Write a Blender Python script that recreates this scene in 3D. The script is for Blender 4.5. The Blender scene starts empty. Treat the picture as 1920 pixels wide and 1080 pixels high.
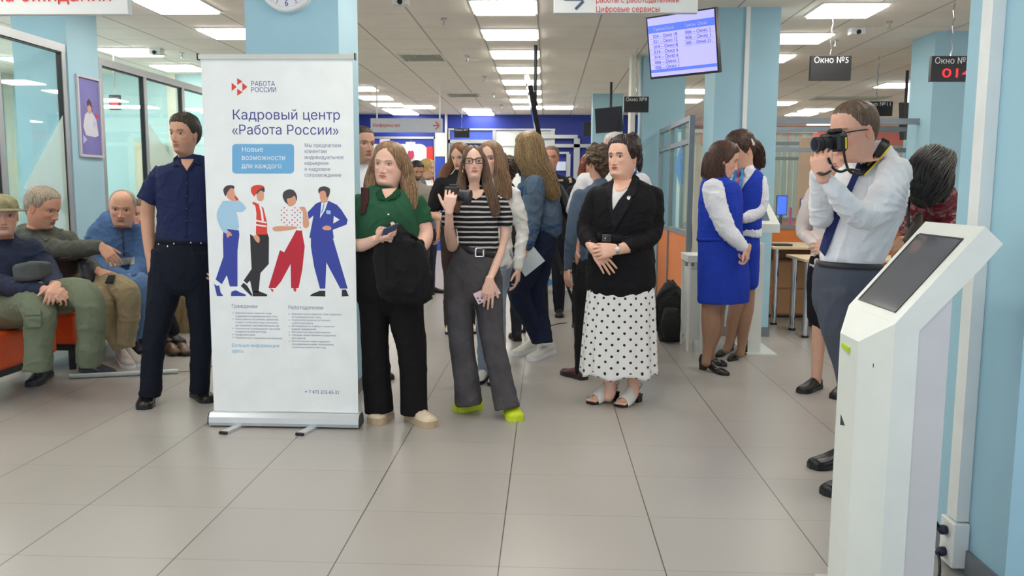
import bpy, bmesh, math, random
import numpy as np
from mathutils import Vector, Matrix
from mathutils.geometry import delaunay_2d_cdt

random.seed(7)
SC = bpy.context.scene
COL = SC.collection
PI = math.pi

# ------------------------------------------------------------------ camera
CAM_H = 1.36
YAW, PITCH, ROLL, FPX = math.radians(-2.336), math.radians(-6.758), math.radians(.326), 1558.0
_f = Vector((math.sin(YAW)*math.cos(PITCH), math.cos(YAW)*math.cos(PITCH), math.sin(PITCH)))
_r = Vector((math.cos(YAW), -math.sin(YAW), 0))
_u = _r.cross(_f)
CR = _r*math.cos(ROLL) + _u*math.sin(ROLL)
CU = -_r*math.sin(ROLL) + _u*math.cos(ROLL)
CF = _f
cam_d = bpy.data.cameras.new('camera')
cam = bpy.data.objects.new('camera', cam_d)
COL.objects.link(cam)
m = Matrix(((CR.x, CU.x, -CF.x, 0), (CR.y, CU.y, -CF.y, 0), (CR.z, CU.z, -CF.z, CAM_H), (0, 0, 0, 1)))
cam.matrix_world = m
cam_d.sensor_width = 36
cam_d.lens = FPX/1920*36
cam_d.clip_end = 100
SC.camera = cam

# ------------------------------------------------------------------ world + exposure
w = bpy.data.worlds.new('world')
SC.world = w
w.use_nodes = True
w.node_tree.nodes['Background'].inputs[0].default_value = (.80, .90, 1.0, 1)
w.node_tree.nodes['Background'].inputs[1].default_value = 1.1
vs = SC.view_settings
vs.view_transform = 'Standard'
vs.look = 'None'
vs.exposure = 0.0
vs.gamma = 1
vs.use_curve_mapping = False
LAMP = 14.0           # radiance of the ceiling panels


def P(u, v, Y):
    """world point at depth Y seen at photo position (u, v)"""
    d = CF + CR*((u-960)/FPX) - CU*((v-540)/FPX)
    k = Y/d.y
    return Vector((d.x*k, Y, CAM_H + d.z*k))


# ------------------------------------------------------------------ materials
def lin(c):
    c = c/255.0
    return c/12.92 if c <= .04045 else ((c+.055)/1.055)**2.4


def rgb(c):
    return (lin(c[0]), lin(c[1]), lin(c[2]), 1)


MATS = {}


class NT:
    """short-hand node builder"""
    def __init__(s, mt):
        s.t = mt.node_tree
        s.b = s.t.nodes['Principled BSDF']

    def n(s, kind, **kw):
        x = s.t.nodes.new(kind)
        for k, v in kw.items():
            setattr(x, k, v)
        return x

    def l(s, a, b):
        s.t.links.new(a, b)


def mat(name, c, rough=.55, metal=0, var=0, scale=8, stretch=(1, 1, 1), bump=0, bscale=60, spec=.5, coat=0, emit=0, alpha=1, sheen=0, trans=0):
    if name in MATS:
        return MATS[name]
    mt = bpy.data.materials.new(name)
    mt.use_nodes = True
    nt = NT(mt)
    b = nt.b
    b.inputs['Base Color'].default_value = rgb(c)
    b.inputs['Roughness'].default_value = rough
    b.inputs['Metallic'].default_value = metal
    b.inputs['Specular IOR Level'].default_value = spec
    b.inputs['Coat Weight'].default_value = coat
    b.inputs['Sheen Weight'].default_value = sheen
    b.inputs['Transmission Weight'].default_value = trans
    if alpha < 1:
        b.inputs['Alpha'].default_value = alpha
    if emit:
        b.inputs['Emission Color'].default_value = rgb(c)
        b.inputs['Emission Strength'].default_value = emit
    tc = nt.n('ShaderNodeTexCoord')
    mp = nt.n('ShaderNodeMapping')
    mp.inputs['Scale'].default_value = stretch
    nt.l(tc.outputs['Object'], mp.inputs['Vector'])
    nz = nt.n('ShaderNodeTexNoise')
    nz.inputs['Scale'].default_value = scale
    nz.inputs['Detail'].default_value = 4
    nt.l(mp.outputs[0], nz.inputs['Vector'])
    v_ = max(var, .03)
    rp = nt.n('ShaderNodeMapRange')
    rp.inputs['From Min'].default_value = .3
    rp.inputs['From Max'].default_value = .7
    rp.inputs['To Min'].default_value = 1-v_
    rp.inputs['To Max'].default_value = 1+v_
    nt.l(nz.outputs['Fac'], rp.inputs[0])
    hs = nt.n('ShaderNodeHueSaturation')
    hs.inputs['Color'].default_value = rgb(c)
    nt.l(rp.outputs[0], hs.inputs['Value'])
    if not emit:
        nt.l(hs.outputs[0], b.inputs['Base Color'])
    if bump:
        n2 = nt.n('ShaderNodeTexNoise')
        n2.inputs['Scale'].default_value = bscale
        n2.inputs['Detail'].default_value = 5
        nt.l(mp.outputs[0], n2.inputs['Vector'])
        bp = nt.n('ShaderNodeBump')
        bp.inputs['Strength'].default_value = bump
        bp.inputs['Distance'].default_value = .01
        nt.l(n2.outputs['Fac'], bp.inputs['Height'])
        nt.l(bp.outputs[0], b.inputs['Normal'])
    MATS[name] = mt
    return mt


def vcol_mat(name, rough=.5, var=.04, bump=.1, bscale=300, sss=0, spec=.4):
    """material whose colour is the per-vertex colour attribute 'col'"""
    if name in MATS:
        return MATS[name]
    mt = bpy.data.materials.new(name)
    mt.use_nodes = True
    nt = NT(mt)
    b = nt.b
    at = nt.n('ShaderNodeAttribute', attribute_name='col')
    tc = nt.n('ShaderNodeTexCoord')
    nz = nt.n('ShaderNodeTexNoise')
    nz.inputs['Scale'].default_value = 60
    nt.l(tc.outputs['Object'], nz.inputs['Vector'])
    rp = nt.n('ShaderNodeMapRange')
    rp.inputs['To Min'].default_value = 1-var*2
    rp.inputs['To Max'].default_value = 1+var*2
    nt.l(nz.outputs['Fac'], rp.inputs[0])
    hs = nt.n('ShaderNodeHueSaturation')
    nt.l(at.outputs['Color'], hs.inputs['Color'])
    nt.l(rp.outputs[0], hs.inputs['Value'])
    nt.l(hs.outputs[0], b.inputs['Base Color'])
    b.inputs['Roughness'].default_value = rough
    b.inputs['Specular IOR Level'].default_value = spec
    if sss:
        b.inputs['Subsurface Weight'].default_value = sss
        b.inputs['Subsurface Radius'].default_value = (.012, .004, .002)
        b.inputs['Subsurface Scale'].default_value = 1.0
    if bump:
        n2 = nt.n('ShaderNodeTexNoise')
        n2.inputs['Scale'].default_value = bscale
        nt.l(tc.outputs['Object'], n2.inputs['Vector'])
        bp = nt.n('ShaderNodeBump')
        bp.inputs['Strength'].default_value = bump
        bp.inputs['Distance'].default_value = .002
        nt.l(n2.outputs['Fac'], bp.inputs['Height'])
        nt.l(bp.outputs[0], b.inputs['Normal'])
    MATS[name] = mt
    return mt


def glass_mat(name, c=(235, 248, 248), alpha=.16, rough=.02, spec=.5):
    """thin architectural glass: mostly see-through, with a real surface reflection"""
    if name in MATS:
        return MATS[name]
    mt = bpy.data.materials.new(name)
    mt.use_nodes = True
    t = mt.node_tree
    t.nodes.clear()
    out = t.nodes.new('ShaderNodeOutputMaterial')
    tr = t.nodes.new('ShaderNodeBsdfTransparent')
    tr.inputs[0].default_value = (.94, .98, .97, 1)
    gl = t.nodes.new('ShaderNodeBsdfGlossy')
    gl.inputs['Roughness'].default_value = rough
    gl.inputs['Color'].default_value = rgb(c)
    lw = t.nodes.new('ShaderNodeLayerWeight')
    pw = t.nodes.new('ShaderNodeMath')
    pw.operation = 'POWER'
    pw.inputs[1].default_value = 4
    t.links.new(lw.outputs['Facing'], pw.inputs[0])
    ma = t.nodes.new('ShaderNodeMath')
    ma.operation = 'MULTIPLY_ADD'
    ma.inputs[1].default_value = .85
    ma.inputs[2].default_value = .035
    t.links.new(pw.outputs[0], ma.inputs[0])
    mx = t.nodes.new('ShaderNodeMixShader')
    t.links.new(ma.outputs[0], mx.inputs[0])
    t.links.new(tr.outputs[0], mx.inputs[1])
    t.links.new(gl.outputs[0], mx.inputs[2])
    t.links.new(mx.outputs[0], out.inputs[0])
    MATS[name] = mt
    return mt


# ------------------------------------------------------------------ objects
def link(name, me, material=None, parent=None):
    o = bpy.data.objects.new(name, me)
    COL.objects.link(o)
    if material is not None:
        ms = material if isinstance(material, (list, tuple)) else [material]
        for mm in ms:
            me.materials.append(mm)
    if parent is not None:
        o.parent = parent
        o.matrix_parent_inverse = parent_inv(parent)
    return o


def parent_inv(p):
    mw = Matrix.Identity(4)
    q = p
    while q is not None:
        loc = q.matrix_basis
        mw = (q.matrix_parent_inverse @ loc if q.parent else loc) @ mw
        q = q.parent
    return mw.inverted()


def tag(o, label=None, cat=None, group=None, kind=None):
    if label:
        o['label'] = label
    if cat:
        o['category'] = cat
    if group:
        o['group'] = group
    if kind:
        o['kind'] = kind
    return o


def thing(name, label, cat, loc=(0, 0, 0), group=None):
    o = bpy.data.objects.new(name, None)
    COL.objects.link(o)
    o.location = loc
    o.empty_display_size = .05
    return tag(o, label, cat, group)


def copy_tree(o, delta, parent=None, label=None):
    """copy a thing and its parts; the copy is shifted by delta"""
    c = o.copy()
    COL.objects.link(c)
    if parent is None:
        c.location = Vector(o.location) + Vector(delta)
        if label:
            c['label'] = label
    else:
        c.parent = parent
        c.matrix_parent_inverse = o.matrix_parent_inverse.copy()
    for ch in [x for x in COL.objects if x.parent == o]:
        copy_tree(ch, delta, c)
    return c


class MB:
    """mesh collector"""
    def __init__(s):
        s.v, s.f, s.m = [], [], []

    def add(s, vs_, fs, mi=0):
        k = len(s.v)
        s.v += [tuple(x) for x in vs_]
        s.f += [tuple(i+k for i in f) for f in fs]
        s.m += [mi]*len(fs)
        return s

    def box(s, x0, x1, y0, y1, z0, z1, mi=0, bev=0):
        if bev:
            bm = bmesh.new()
            bmesh.ops.create_cube(bm, size=1)
            for q in bm.verts:
                q.co = Vector(((x0+x1)/2+q.co.x*(x1-x0), (y0+y1)/2+q.co.y*(y1-y0), (z0+z1)/2+q.co.z*(z1-z0)))
            bmesh.ops.bevel(bm, geom=bm.edges[:], offset=bev, segments=3, affect='EDGES', profile=.5)
            bm.verts.index_update()
            s.add([q.co.copy() for q in bm.verts], [[q.index for q in f.verts] for f in bm.faces], mi)
            bm.free()
            return s
        vv = [(x, y, z) for x in (x0, x1) for y in (y0, y1) for z in (z0, z1)]
        return s.add(vv, [(0, 1, 3, 2), (4, 6, 7, 5), (0, 4, 5, 1), (2, 3, 7, 6), (0, 2, 6, 4), (1, 5, 7, 3)], mi)

    def frame_box(s, O, ax, ay, az, mi=0):
        """box from corner O along three vectors"""
        O, ax, ay, az = map(Vector, (O, ax, ay, az))
        vv = [O+ax*i+ay*j+az*k for i in (0, 1) for j in (0, 1) for k in (0, 1)]
        return s.add(vv, [(0, 1, 3, 2), (4, 6, 7, 5), (0, 4, 5, 1), (2, 3, 7, 6), (0, 2, 6, 4), (1, 5, 7, 3)], mi)

    def bar(s, a, b, w_, h, mi=0):
        a, b = Vector(a), Vector(b)
        t = (b-a).normalized()
        side = t.cross(Vector((0, 0, 1)))
        if side.length < 1e-3:
            side = Vector((1, 0, 0))
        side.normalize()
        up = side.cross(t)
        return s.frame_box(a-side*w_/2-up*h/2, side*w_, up*h, b-a, mi)

    def prism(s, pts, ext, mi=0):
        """polygon (3D points) extruded by vector ext"""
        n = len(pts)
        pts = [Vector(p) for p in pts]
        e = Vector(ext)
        vv = pts+[p+e for p in pts]
        fs = [tuple(range(n))[::-1], tuple(range(n, 2*n))]+[(i, (i+1) % n, n+(i+1) % n, n+i) for i in range(n)]
        return s.add(vv, fs, mi)

    def tube(s, pts, rad, seg=10, mi=0, closed=False):
        v_, f_ = tube_geo([(Vector(p), r, r) for p, r in zip(pts, rad if hasattr(rad, '__len__') else [rad]*len(pts))], seg, cap=1, sub=1)
        return s.add(v_, f_, mi)

    def cyl(s, c, axis, r, h, seg=24, mi=0):
        c, axis = Vector(c), Vector(axis).normalized()
        a = axis.orthogonal().normalized()
        b = axis.cross(a)
        vv = [c+(a*math.cos(2*PI*i/seg)+b*math.sin(2*PI*i/seg))*r+axis*k*h for k in (0, 1) for i in range(seg)]
        fs = [tuple(range(seg))[::-1], tuple(range(seg, 2*seg))]+[(i, (i+1) % seg, seg+(i+1) % seg, seg+i) for i in range(seg)]
        return s.add(vv, fs, mi)

    def mesh(s, name, smooth=False):
        me = bpy.data.meshes.new(name)
        me.from_pydata(s.v, [], s.f)
        me.polygons.foreach_set('material_index', s.m)
        if smooth:
            me.polygons.foreach_set('use_smooth', [True]*len(s.f))
        bm = bmesh.new()
        bm.from_mesh(me)
        bmesh.ops.recalc_face_normals(bm, faces=bm.faces[:])
        bm.to_mesh(me)
        bm.free()
        me.update()
        return me

    def build(s, name, material, parent=None, smooth=False):
        return link(name, s.mesh(name, smooth), material, parent)


def catmull(arr, sub):
    """arr (n,k) -> smoothly interpolated rows"""
    arr = np.asarray(arr, float)
    n = len(arr)
    if n < 3 or sub <= 1:
        if n == 2 and sub > 1:
            t = np.linspace(0, 1, sub+1)[:, None]
            return arr[0]*(1-t)+arr[1]*t
        return arr
    out = []
    for i in range(n-1):
        p0 = arr[max(i-1, 0)]
        p1, p2 = arr[i], arr[i+1]
        p3 = arr[min(i+2, n-1)]
        for k in range(sub):
            t = k/sub
            out.append(.5*((2*p1)+(-p0+p2)*t+(2*p0-5*p1+4*p2-p3)*t*t+(-p0+3*p1-3*p2+p3)*t**3))
    out.append(arr[-1])
    return np.array(out)


def tube_geo(nodes, seg=16, cap=1, sub=4, side=None, power=2.0):
    """nodes: (Vector, ra, rb).  ra is measured across the view (perpendicular to the world Y axis
    and to the tube), rb along the remaining axis.  cap 1 = rounded ends, 0 = flat ends"""
    arr = np.array([[p[0], p[1], p[2], a, b] for p, a, b in nodes], float)
    arr = catmull(arr, sub)
    arr[:, 3:] = np.maximum(arr[:, 3:], .0008)
    pos = arr[:, :3]
    n = len(pos)
    tan = np.gradient(pos, axis=0)
    tan /= np.linalg.norm(tan, axis=1)[:, None]+1e-9
    ref = np.array(side if side is not None else (0, 1, 0), float)
    A = np.cross(tan, ref)
    ln = np.linalg.norm(A, axis=1)
    bad = ln < .25
    if bad.any():
        A2 = np.cross(tan, np.array((0, 0, 1.0)))
        good = ~bad
        for i in np.where(bad)[0]:
            if good.any():
                j = np.where(good)[0][np.argmin(abs(np.where(good)[0]-i))]
                a = A[j]-tan[i]*(A[j]@tan[i])
                A[i] = a
            else:
                A[i] = A2[i]
    A /= np.linalg.norm(A, axis=1)[:, None]+1e-9
    for i in range(1, n):
        if A[i]@A[i-1] < 0:
            A[i] *= -1
    B = np.cross(tan, A)
    th = np.linspace(0, 2*PI, seg, endpoint=False)
    ct, st = np.cos(th), np.sin(th)
    if power != 2:
        ct = np.sign(ct)*abs(ct)**(2/power)
        st = np.sign(st)*abs(st)**(2/power)
    rings = []
    R = arr[:, 3:]

    def ring(p, a, b, ra, rb):
        return p+np.outer(ct*ra, a)+np.outer(st*rb, b)
    if cap:
        for k in (3, 2, 1):
            s_ = math.sin(k/3.3*PI/2)
            c_ = math.cos(k/3.3*PI/2)
            r0 = min(R[0])
            rings.append(ring(pos[0]-tan[0]*r0*s_*.9, A[0], B[0], R[0, 0]*c_, R[0, 1]*c_))
    for i in range(n):
        rings.append(ring(pos[i], A[i], B[i], R[i, 0], R[i, 1]))
    if cap:
        for k in (1, 2, 3):
            s_ = math.sin(k/3.3*PI/2)
            c_ = math.cos(k/3.3*PI/2)
            r0 = min(R[-1])
            rings.append(ring(pos[-1]+tan[-1]*r0*s_*.9, A[-1], B[-1], R[-1, 0]*c_, R[-1, 1]*c_))
    V = np.concatenate(rings)
    m_ = len(rings)
    F = [(i*seg+j, i*seg+(j+1) % seg, (i+1)*seg+(j+1) % seg, (i+1)*seg+j) for i in range(m_-1) for j in range(seg)]
    F.append(tuple(range(seg))[::-1])
    F.append(tuple(range((m_-1)*seg, m_*seg)))
    return V, F


# ------------------------------------------------------------------ value noise
_rs = np.random.RandomState(3)
_LAT = _rs.rand(32, 32, 32)


def vnoise(p):
    p = np.asarray(p, float)
    i = np.floor(p).astype(int)
    f = p-i
    f = f*f*(3-2*f)
    i &= 31
    j = (i+1) & 31
    g = _LAT
    x0, y0, z0, x1, y1, z1 = i[:, 0], i[:, 1], i[:, 2], j[:, 0], j[:, 1], j[:, 2]
    fx, fy, fz = f[:, 0], f[:, 1], f[:, 2]
    a = g[x0, y0, z0]*(1-fx)+g[x1, y0, z0]*fx
    b = g[x0, y1, z0]*(1-fx)+g[x1, y1, z0]*fx
    c = g[x0, y0, z1]*(1-fx)+g[x1, y0, z1]*fx
    d = g[x0, y1, z1]*(1-fx)+g[x1, y1, z1]*fx
    return ((a*(1-fy)+b*fy)*(1-fz)+(c*(1-fy)+d*fy)*fz)*2-1


def organic(name, parts, material, parent, voxel=.008, smooth=4, wr=0, wscale=9, wdir=(1, 1, 1), post=None, extra=None, seed=0, color=None):
    """union of closed tubes -> one continuous surface.  parts: list of (V, F).
    extra: list of (V, F) meshes appended untouched.  wr: fold depth in metres"""
    mb = MB()
    for V, F in parts:
        mb.add(V, F)
    me = mb.mesh(name)
    o = bpy.data.objects.new(name, me)
    COL.objects.link(o)
    md = o.modifiers.new('r', 'REMESH')
    md.mode = 'VOXEL'
    md.voxel_size = voxel
    if smooth:
        sm = o.modifiers.new('s', 'SMOOTH')
        sm.iterations = smooth
        sm.factor = .5
    dg = bpy.context.evaluated_depsgraph_get()
    dg.update()
    ev = o.evaluated_get(dg)
    me2 = bpy.data.meshes.new_from_object(ev)
    bpy.data.objects.remove(o)
    bpy.data.meshes.remove(me)
    n = len(me2.vertices)
    co = np.empty(n*3)
    me2.vertices.foreach_get('co', co)
    co = co.reshape(-1, 3)
    if wr or post:
        no = np.empty(n*3)
        me2.vertices.foreach_get('normal', no)
        no = no.reshape(-1, 3)
        if wr:
            q = co*np.array(wdir)*wscale+seed*7.3
            # warped, ridged creases over a soft undulation
            wp = np.stack([vnoise(q*.7+3), vnoise(q*.7+17), vnoise(q*.7+31)], 1)*1.1
            r1 = 1-np.minimum(1, abs(vnoise(q*1.5+wp))*2.6)
            r2 = 1-np.minimum(1, abs(vnoise(q*3.1+wp*1.6+9))*2.6)
            co = co+no*((r1**1.6*.75+r2**1.6*.38-.22+vnoise(q*.8)*.45)*wr)[:, None]
        if post:
            co = post(co, no)
        me2.vertices.foreach_set('co', co.ravel())
    if extra:
        bm = bmesh.new()
        bm.from_mesh(me2)
        for V, F in extra:
            vs_ = [bm.verts.new(tuple(q)) for q in V]
            for f in F:
                try:
                    bm.faces.new([vs_[i] for i in f])
                except ValueError:
                    pass
        bm.to_mesh(me2)
        bm.free()
    me2.polygons.foreach_set('use_smooth', [True]*len(me2.polygons))
    me2.materials.clear()
    me2.name = name
    if color is not None:
        n = len(me2.vertices)
        co = np.empty(n*3)
        me2.vertices.foreach_get('co', co)
        c = color(co.reshape(-1, 3))
        at = me2.color_attributes.new('col', 'FLOAT_COLOR', 'POINT')
        at.data.foreach_set('color', np.hstack([c, np.ones((n, 1))]).ravel())
    me2.update()
    return link(name, me2, material, parent)


# ------------------------------------------------------------------ lettering
def text_mesh(txt, size, O, ex, ez, material, parent, name='lettering', align='LEFT', width=None, thick=.0006, bold=0, valign='TOP_BASELINE', track=1.0):
    """flat lettering; O is the baseline start, ex the reading direction, ez the up direction"""
    cu = bpy.data.curves.new('t', 'FONT')
    cu.body = txt
    cu.size = size
    cu.align_x = align
    cu.offset = bold
    cu.extrude = thick
    cu.space_character = track
    cu.resolution_u = 3
    cu.space_line = .92
    cu.extrude = 0
    cu.dimensions = '2D'
    cu.fill_mode = 'NONE'
    o = bpy.data.objects.new('t', cu)
    COL.objects.link(o)
    dg = bpy.context.evaluated_depsgraph_get()
    dg.update()
    m0 = bpy.data.meshes.new_from_object(o.evaluated_get(dg))
    bpy.data.objects.remove(o)
    bpy.data.curves.remove(cu)
    co = np.array([v.co[:2] for v in m0.vertices])
    nv = len(co)
    nxt = {}
    for e in m0.edges:
        nxt.setdefault(e.vertices[0], []).append(e.vertices[1])
        nxt.setdefault(e.vertices[1], []).append(e.vertices[0])
    loops, seen = [], set()
    for i in range(nv):
        if i in seen or i not in nxt:
            continue
        lp, cur, prev = [i], i, None
        seen.add(i)
        # follow the contour in the stored order (i -> i+1 first)
        cand = i+1 if i+1 in nxt[i] else nxt[i][0]
        while cand not in seen:
            lp.append(cand)
            seen.add(cand)
            prev, cur = cur, cand
            o_ = [q for q in nxt[cur] if q != prev]
            if not o_:
                break
            cand = o_[0]
        if len(lp) > 2:
            loops.append(lp)
    bpy.data.meshes.remove(m0)
    me = bpy.data.meshes.new(name)
    VV, FF = [], []
    # glyph clusters along x keep the triangulation small
    loops.sort(key=lambda l: co[l, 0].min())
    groups = []
    for lp in loops:
        x0_, x1_ = co[lp, 0].min(), co[lp, 0].max()
        if groups and x0_ < groups[-1][1]:
            groups[-1][0].append(lp)
            groups[-1][1] = max(groups[-1][1], x1_)
        else:
            groups.append([[lp], x1_])
    for gl_, _ in groups:
        pts, eds = [], []
        for lp in gl_:
            k0 = len(pts)
            pts += [Vector((float(co[i, 0]), float(co[i, 1]))) for i in lp]
            eds += [(k0+i, k0+(i+1) % len(lp)) for i in range(len(lp))]
        vs2, _e, fs2, _1, _2, _3 = delaunay_2d_cdt(pts, eds, [], 0, size*1e-5)
        A_ = np.array([pts[a_] for a_, b_ in eds])
        B_ = np.array([pts[b_] for a_, b_ in eds])
        base = len(VV)
        VV += [(v[0], v[1], 0) for v in vs2]
        for f in fs2:
            cx_ = sum(vs2[i][0] for i in f)/len(f)
            cy2 = sum(vs2[i][1] for i in f)/len(f)
            up = (A_[:, 1] <= cy2) & (B_[:, 1] > cy2)
            dn = (B_[:, 1] <= cy2) & (A_[:, 1] > cy2)
            cr = (B_[:, 0]-A_[:, 0])*(cy2-A_[:, 1])-(cx_-A_[:, 0])*(B_[:, 1]-A_[:, 1])
            if int((up & (cr > 0)).sum())-int((dn & (cr < 0)).sum()) != 0:
                FF.append(tuple(base+i for i in f))
    me.from_pydata(VV, [], FF)
    bm = bmesh.new()
    bm.from_mesh(me)
    bmesh.ops.delete(bm, geom=[v for v in bm.verts if not v.link_faces], context='VERTS')
    bm.to_mesh(me)
    bm.free()
    ex = Vector(ex).normalized()
    ez = Vector(ez).normalized()
    en = ex.cross(ez)
    xs = [v.co.x for v in me.vertices]
    k = 1
    if width and xs:
        wd = max(xs)-min(xs)
        k = width/wd
    for v in me.vertices:
        c = v.co.copy()
        v.co = Vector(O)+ex*c.x*k+ez*c.y+en*c.z
    me.materials.clear()
    me.name = name
    return link(name, me, material, parent)
# ================================================================== setting
def tile_floor_mat():
    mt = bpy.data.materials.new('floor_tile')
    mt.use_nodes = True
    nt = NT(mt)
    b = nt.b
    ge = nt.n('ShaderNodeNewGeometry')
    sp = nt.n('ShaderNodeSeparateXYZ')
    nt.l(ge.outputs['Position'], sp.inputs[0])

    def M(op, a, c=None):
        x = nt.n('ShaderNodeMath', operation=op)
        for i, q in enumerate((a, c)):
            if q is None:
                continue
            if isinstance(q, (int, float)):
                x.inputs[i].default_value = q
            else:
                nt.l(q, x.inputs[i])
        return x.outputs[0]

    def line(co, org, size, half):
        t = M('FRACT', M('DIVIDE', M('SUBTRACT', co, org-100*size), size))
        d = M('MULTIPLY', M('MINIMUM', t, M('SUBTRACT', 1.0, t)), size)
        return M('LESS_THAN', d, half)
    lx = line(sp.outputs[0], -2.5594+.6, .6, .0022)
    ly = line(sp.outputs[1], 2.8734, .4945, .0016)
    ix = M('FLOOR', M('DIVIDE', M('SUBTRACT', sp.outputs[0], -1.9594-60), .6))
    iy = M('FLOOR', M('DIVIDE', M('SUBTRACT', sp.outputs[1], 2.8734-49.45), .4945))
    cb = nt.n('ShaderNodeCombineXYZ')
    nt.l(ix, cb.inputs[0])
    nt.l(iy, cb.inputs[1])
    wn = nt.n('ShaderNodeTexWhiteNoise')
    nt.l(cb.outputs[0], wn.inputs['Vector'])
    nz = nt.n('ShaderNodeTexNoise')
    nz.inputs['Scale'].default_value = 1.6
    nz.inputs['Detail'].default_value = 2
    nt.l(ge.outputs['Position'], nz.inputs['Vector'])
    val = M('ADD', M('ADD', .93, M('MULTIPLY', wn.outputs['Value'], .05)), M('MULTIPLY', nz.outputs['Fac'], .12))
    hs = nt.n('ShaderNodeHueSaturation')
    hs.inputs['Color'].default_value = rgb((166, 161, 155))
    nt.l(val, hs.inputs['Value'])
    m1 = nt.n('ShaderNodeMix', data_type='RGBA')
    nt.l(lx, m1.inputs['Factor'])
    nt.l(hs.outputs[0], m1.inputs[6])
    m1.inputs[7].default_value = rgb((70, 66, 62))
    m2 = nt.n('ShaderNodeMix', data_type='RGBA')
    nt.l(M('MULTIPLY', ly, .55), m2.inputs['Factor'])
    nt.l(m1.outputs[2], m2.inputs[6])
    m2.inputs[7].default_value = rgb((92, 88, 84))
    nt.l(m2.outputs[2], b.inputs['Base Color'])
    r = M('ADD', .29, M('MULTIPLY', nz.outputs['Fac'], .06))
    nt.l(r, b.inputs['Roughness'])
    b.inputs['Specular IOR Level'].default_value = .55
    bp = nt.n('ShaderNodeBump')
    bp.inputs['Strength'].default_value = .15
    bp.inputs['Distance'].default_value = .002
    nt.l(M('SUBTRACT', 1.0, lx), bp.inputs['Height'])
    nt.l(bp.outputs[0], b.inputs['Normal'])
    return mt


def ceiling_mat():
    mt = bpy.data.materials.new('ceiling_panel')
    mt.use_nodes = True
    nt = NT(mt)
    b = nt.b
    ge = nt.n('ShaderNodeNewGeometry')
    sp = nt.n('ShaderNodeSeparateXYZ')
    nt.l(ge.outputs['Position'], sp.inputs[0])

    def M(op, a, c=None):
        x = nt.n('ShaderNodeMath', operation=op)
        for i, q in enumerate((a, c)):
            if q is None:
                continue
            if isinstance(q, (int, float)):
                x.inputs[i].default_value = q
            else:
                nt.l(q, x.inputs[i])
        return x.outputs[0]

    def line(co, org, size, half):
        t = M('FRACT', M('DIVIDE', M('SUBTRACT', co, org-100*size), size))
        d = M('MULTIPLY', M('MINIMUM', t, M('SUBTRACT', 1.0, t)), size)
        return M('LESS_THAN', d, half)
    lx = line(sp.outputs[0], -.7, .6, .009)
    ly = line(sp.outputs[1], 7.4, .655, .006)
    nz = nt.n('ShaderNodeTexNoise')
    nz.inputs['Scale'].default_value = 2
    nt.l(ge.outputs['Position'], nz.inputs['Vector'])
    hs = nt.n('ShaderNodeHueSaturation')
    hs.inputs['Color'].default_value = rgb((250, 242, 230))
    nt.l(M('ADD', .92, M('MULTIPLY', nz.outputs['Fac'], .16)), hs.inputs['Value'])
    m1 = nt.n('ShaderNodeMix', data_type='RGBA')
    nt.l(M('MULTIPLY', M('MAXIMUM', lx, M('MULTIPLY', ly, .45)), .6), m1.inputs['Factor'])
    nt.l(hs.outputs[0], m1.inputs[6])
    m1.inputs[7].default_value = rgb((120, 114, 108))
    nt.l(m1.outputs[2], b.inputs['Base Color'])
    b.inputs['Roughness'].default_value = .7
    return mt


M_blue = mat('wall_light_blue', (160, 200, 216), .55, var=.03, scale=2, bump=.05, bscale=120)
M_turq = mat('wall_turquoise', (198, 234, 238), .6, var=.03, scale=2)
M_white = mat('white_plastic', (232, 234, 232), .4)
M_offw = mat('off_white', (222, 222, 212), .6)
M_alu = mat('aluminium', (176, 180, 184), .38, metal=.55)
M_alug = mat('grey_frame', (142, 150, 158), .42, metal=.3)
M_steel = mat('chrome_steel', (200, 202, 208), .15, metal=1)
M_black = mat('black_plastic', (24, 24, 27), .4)
M_dark = mat('dark_grey', (50, 50, 54), .5)
M_royal = mat('royal_blue_paint', (26, 50, 150), .5)
M_navyp = mat('navy_blue_paint', (18, 32, 120), .5)
M_orange = mat('orange_laminate', (240, 138, 62), .4)
M_orleather = mat('orange_leatherette', (222, 84, 34), .38, bump=.2, bscale=90, var=.05)
M_red = mat('red_paint', (214, 52, 48), .5)
M_glass = glass_mat('clear_glass')
M_curt = mat('curtain_cream', (224, 226, 214), .8, var=.1, scale=14, stretch=(1, 1, .02))
M_wood = mat('birch_laminate', (216, 190, 156), .45, var=.06, scale=5, stretch=(1, 12, 12))
M_brown = mat('oak_brown_laminate', (172, 120, 78), .5, var=.1, scale=4, stretch=(14, 14, 1))


def plane(name, x0, x1, y0, y1, z, material, th=-.05):
    o = MB().box(x0, x1, y0, y1, min(z, z+th), max(z, z+th)).build(name, material)
    return tag(o, kind='structure')


plane('floor', -9, 10, .3, 23, 0, tile_floor_mat(), -.1)
plane('ceiling', -9, 10, .3, 23, 3.0, ceiling_mat(), .1)

BACKY = 18.65
tag(MB().box(-9, 2.6, BACKY, BACKY+.15, 0, 3).build('wall_back', M_royal), kind='structure')
tag(MB().box(2.45, 2.6, BACKY-.01, 22, 0, 3).build('wall_recess', M_navyp), kind='structure')
tag(MB().box(2.6, 10, 21.9, 22.05, 0, 3).build('wall_back_right', M_offw), kind='structure')
tag(MB().box(2.6, 10, 21.7, 21.9, 2.55, 2.85).build('trim_1', mat('salmon_band', (246, 128, 118), .5)), kind='structure')
tag(MB().box(9.5, 9.65, .5, 22, 0, 3).build('wall_right', M_offw), kind='structure')
tag(MB().box(-8.2, -8.05, .5, BACKY, 0, 3).build('wall_left', M_turq), kind='structure')
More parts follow.
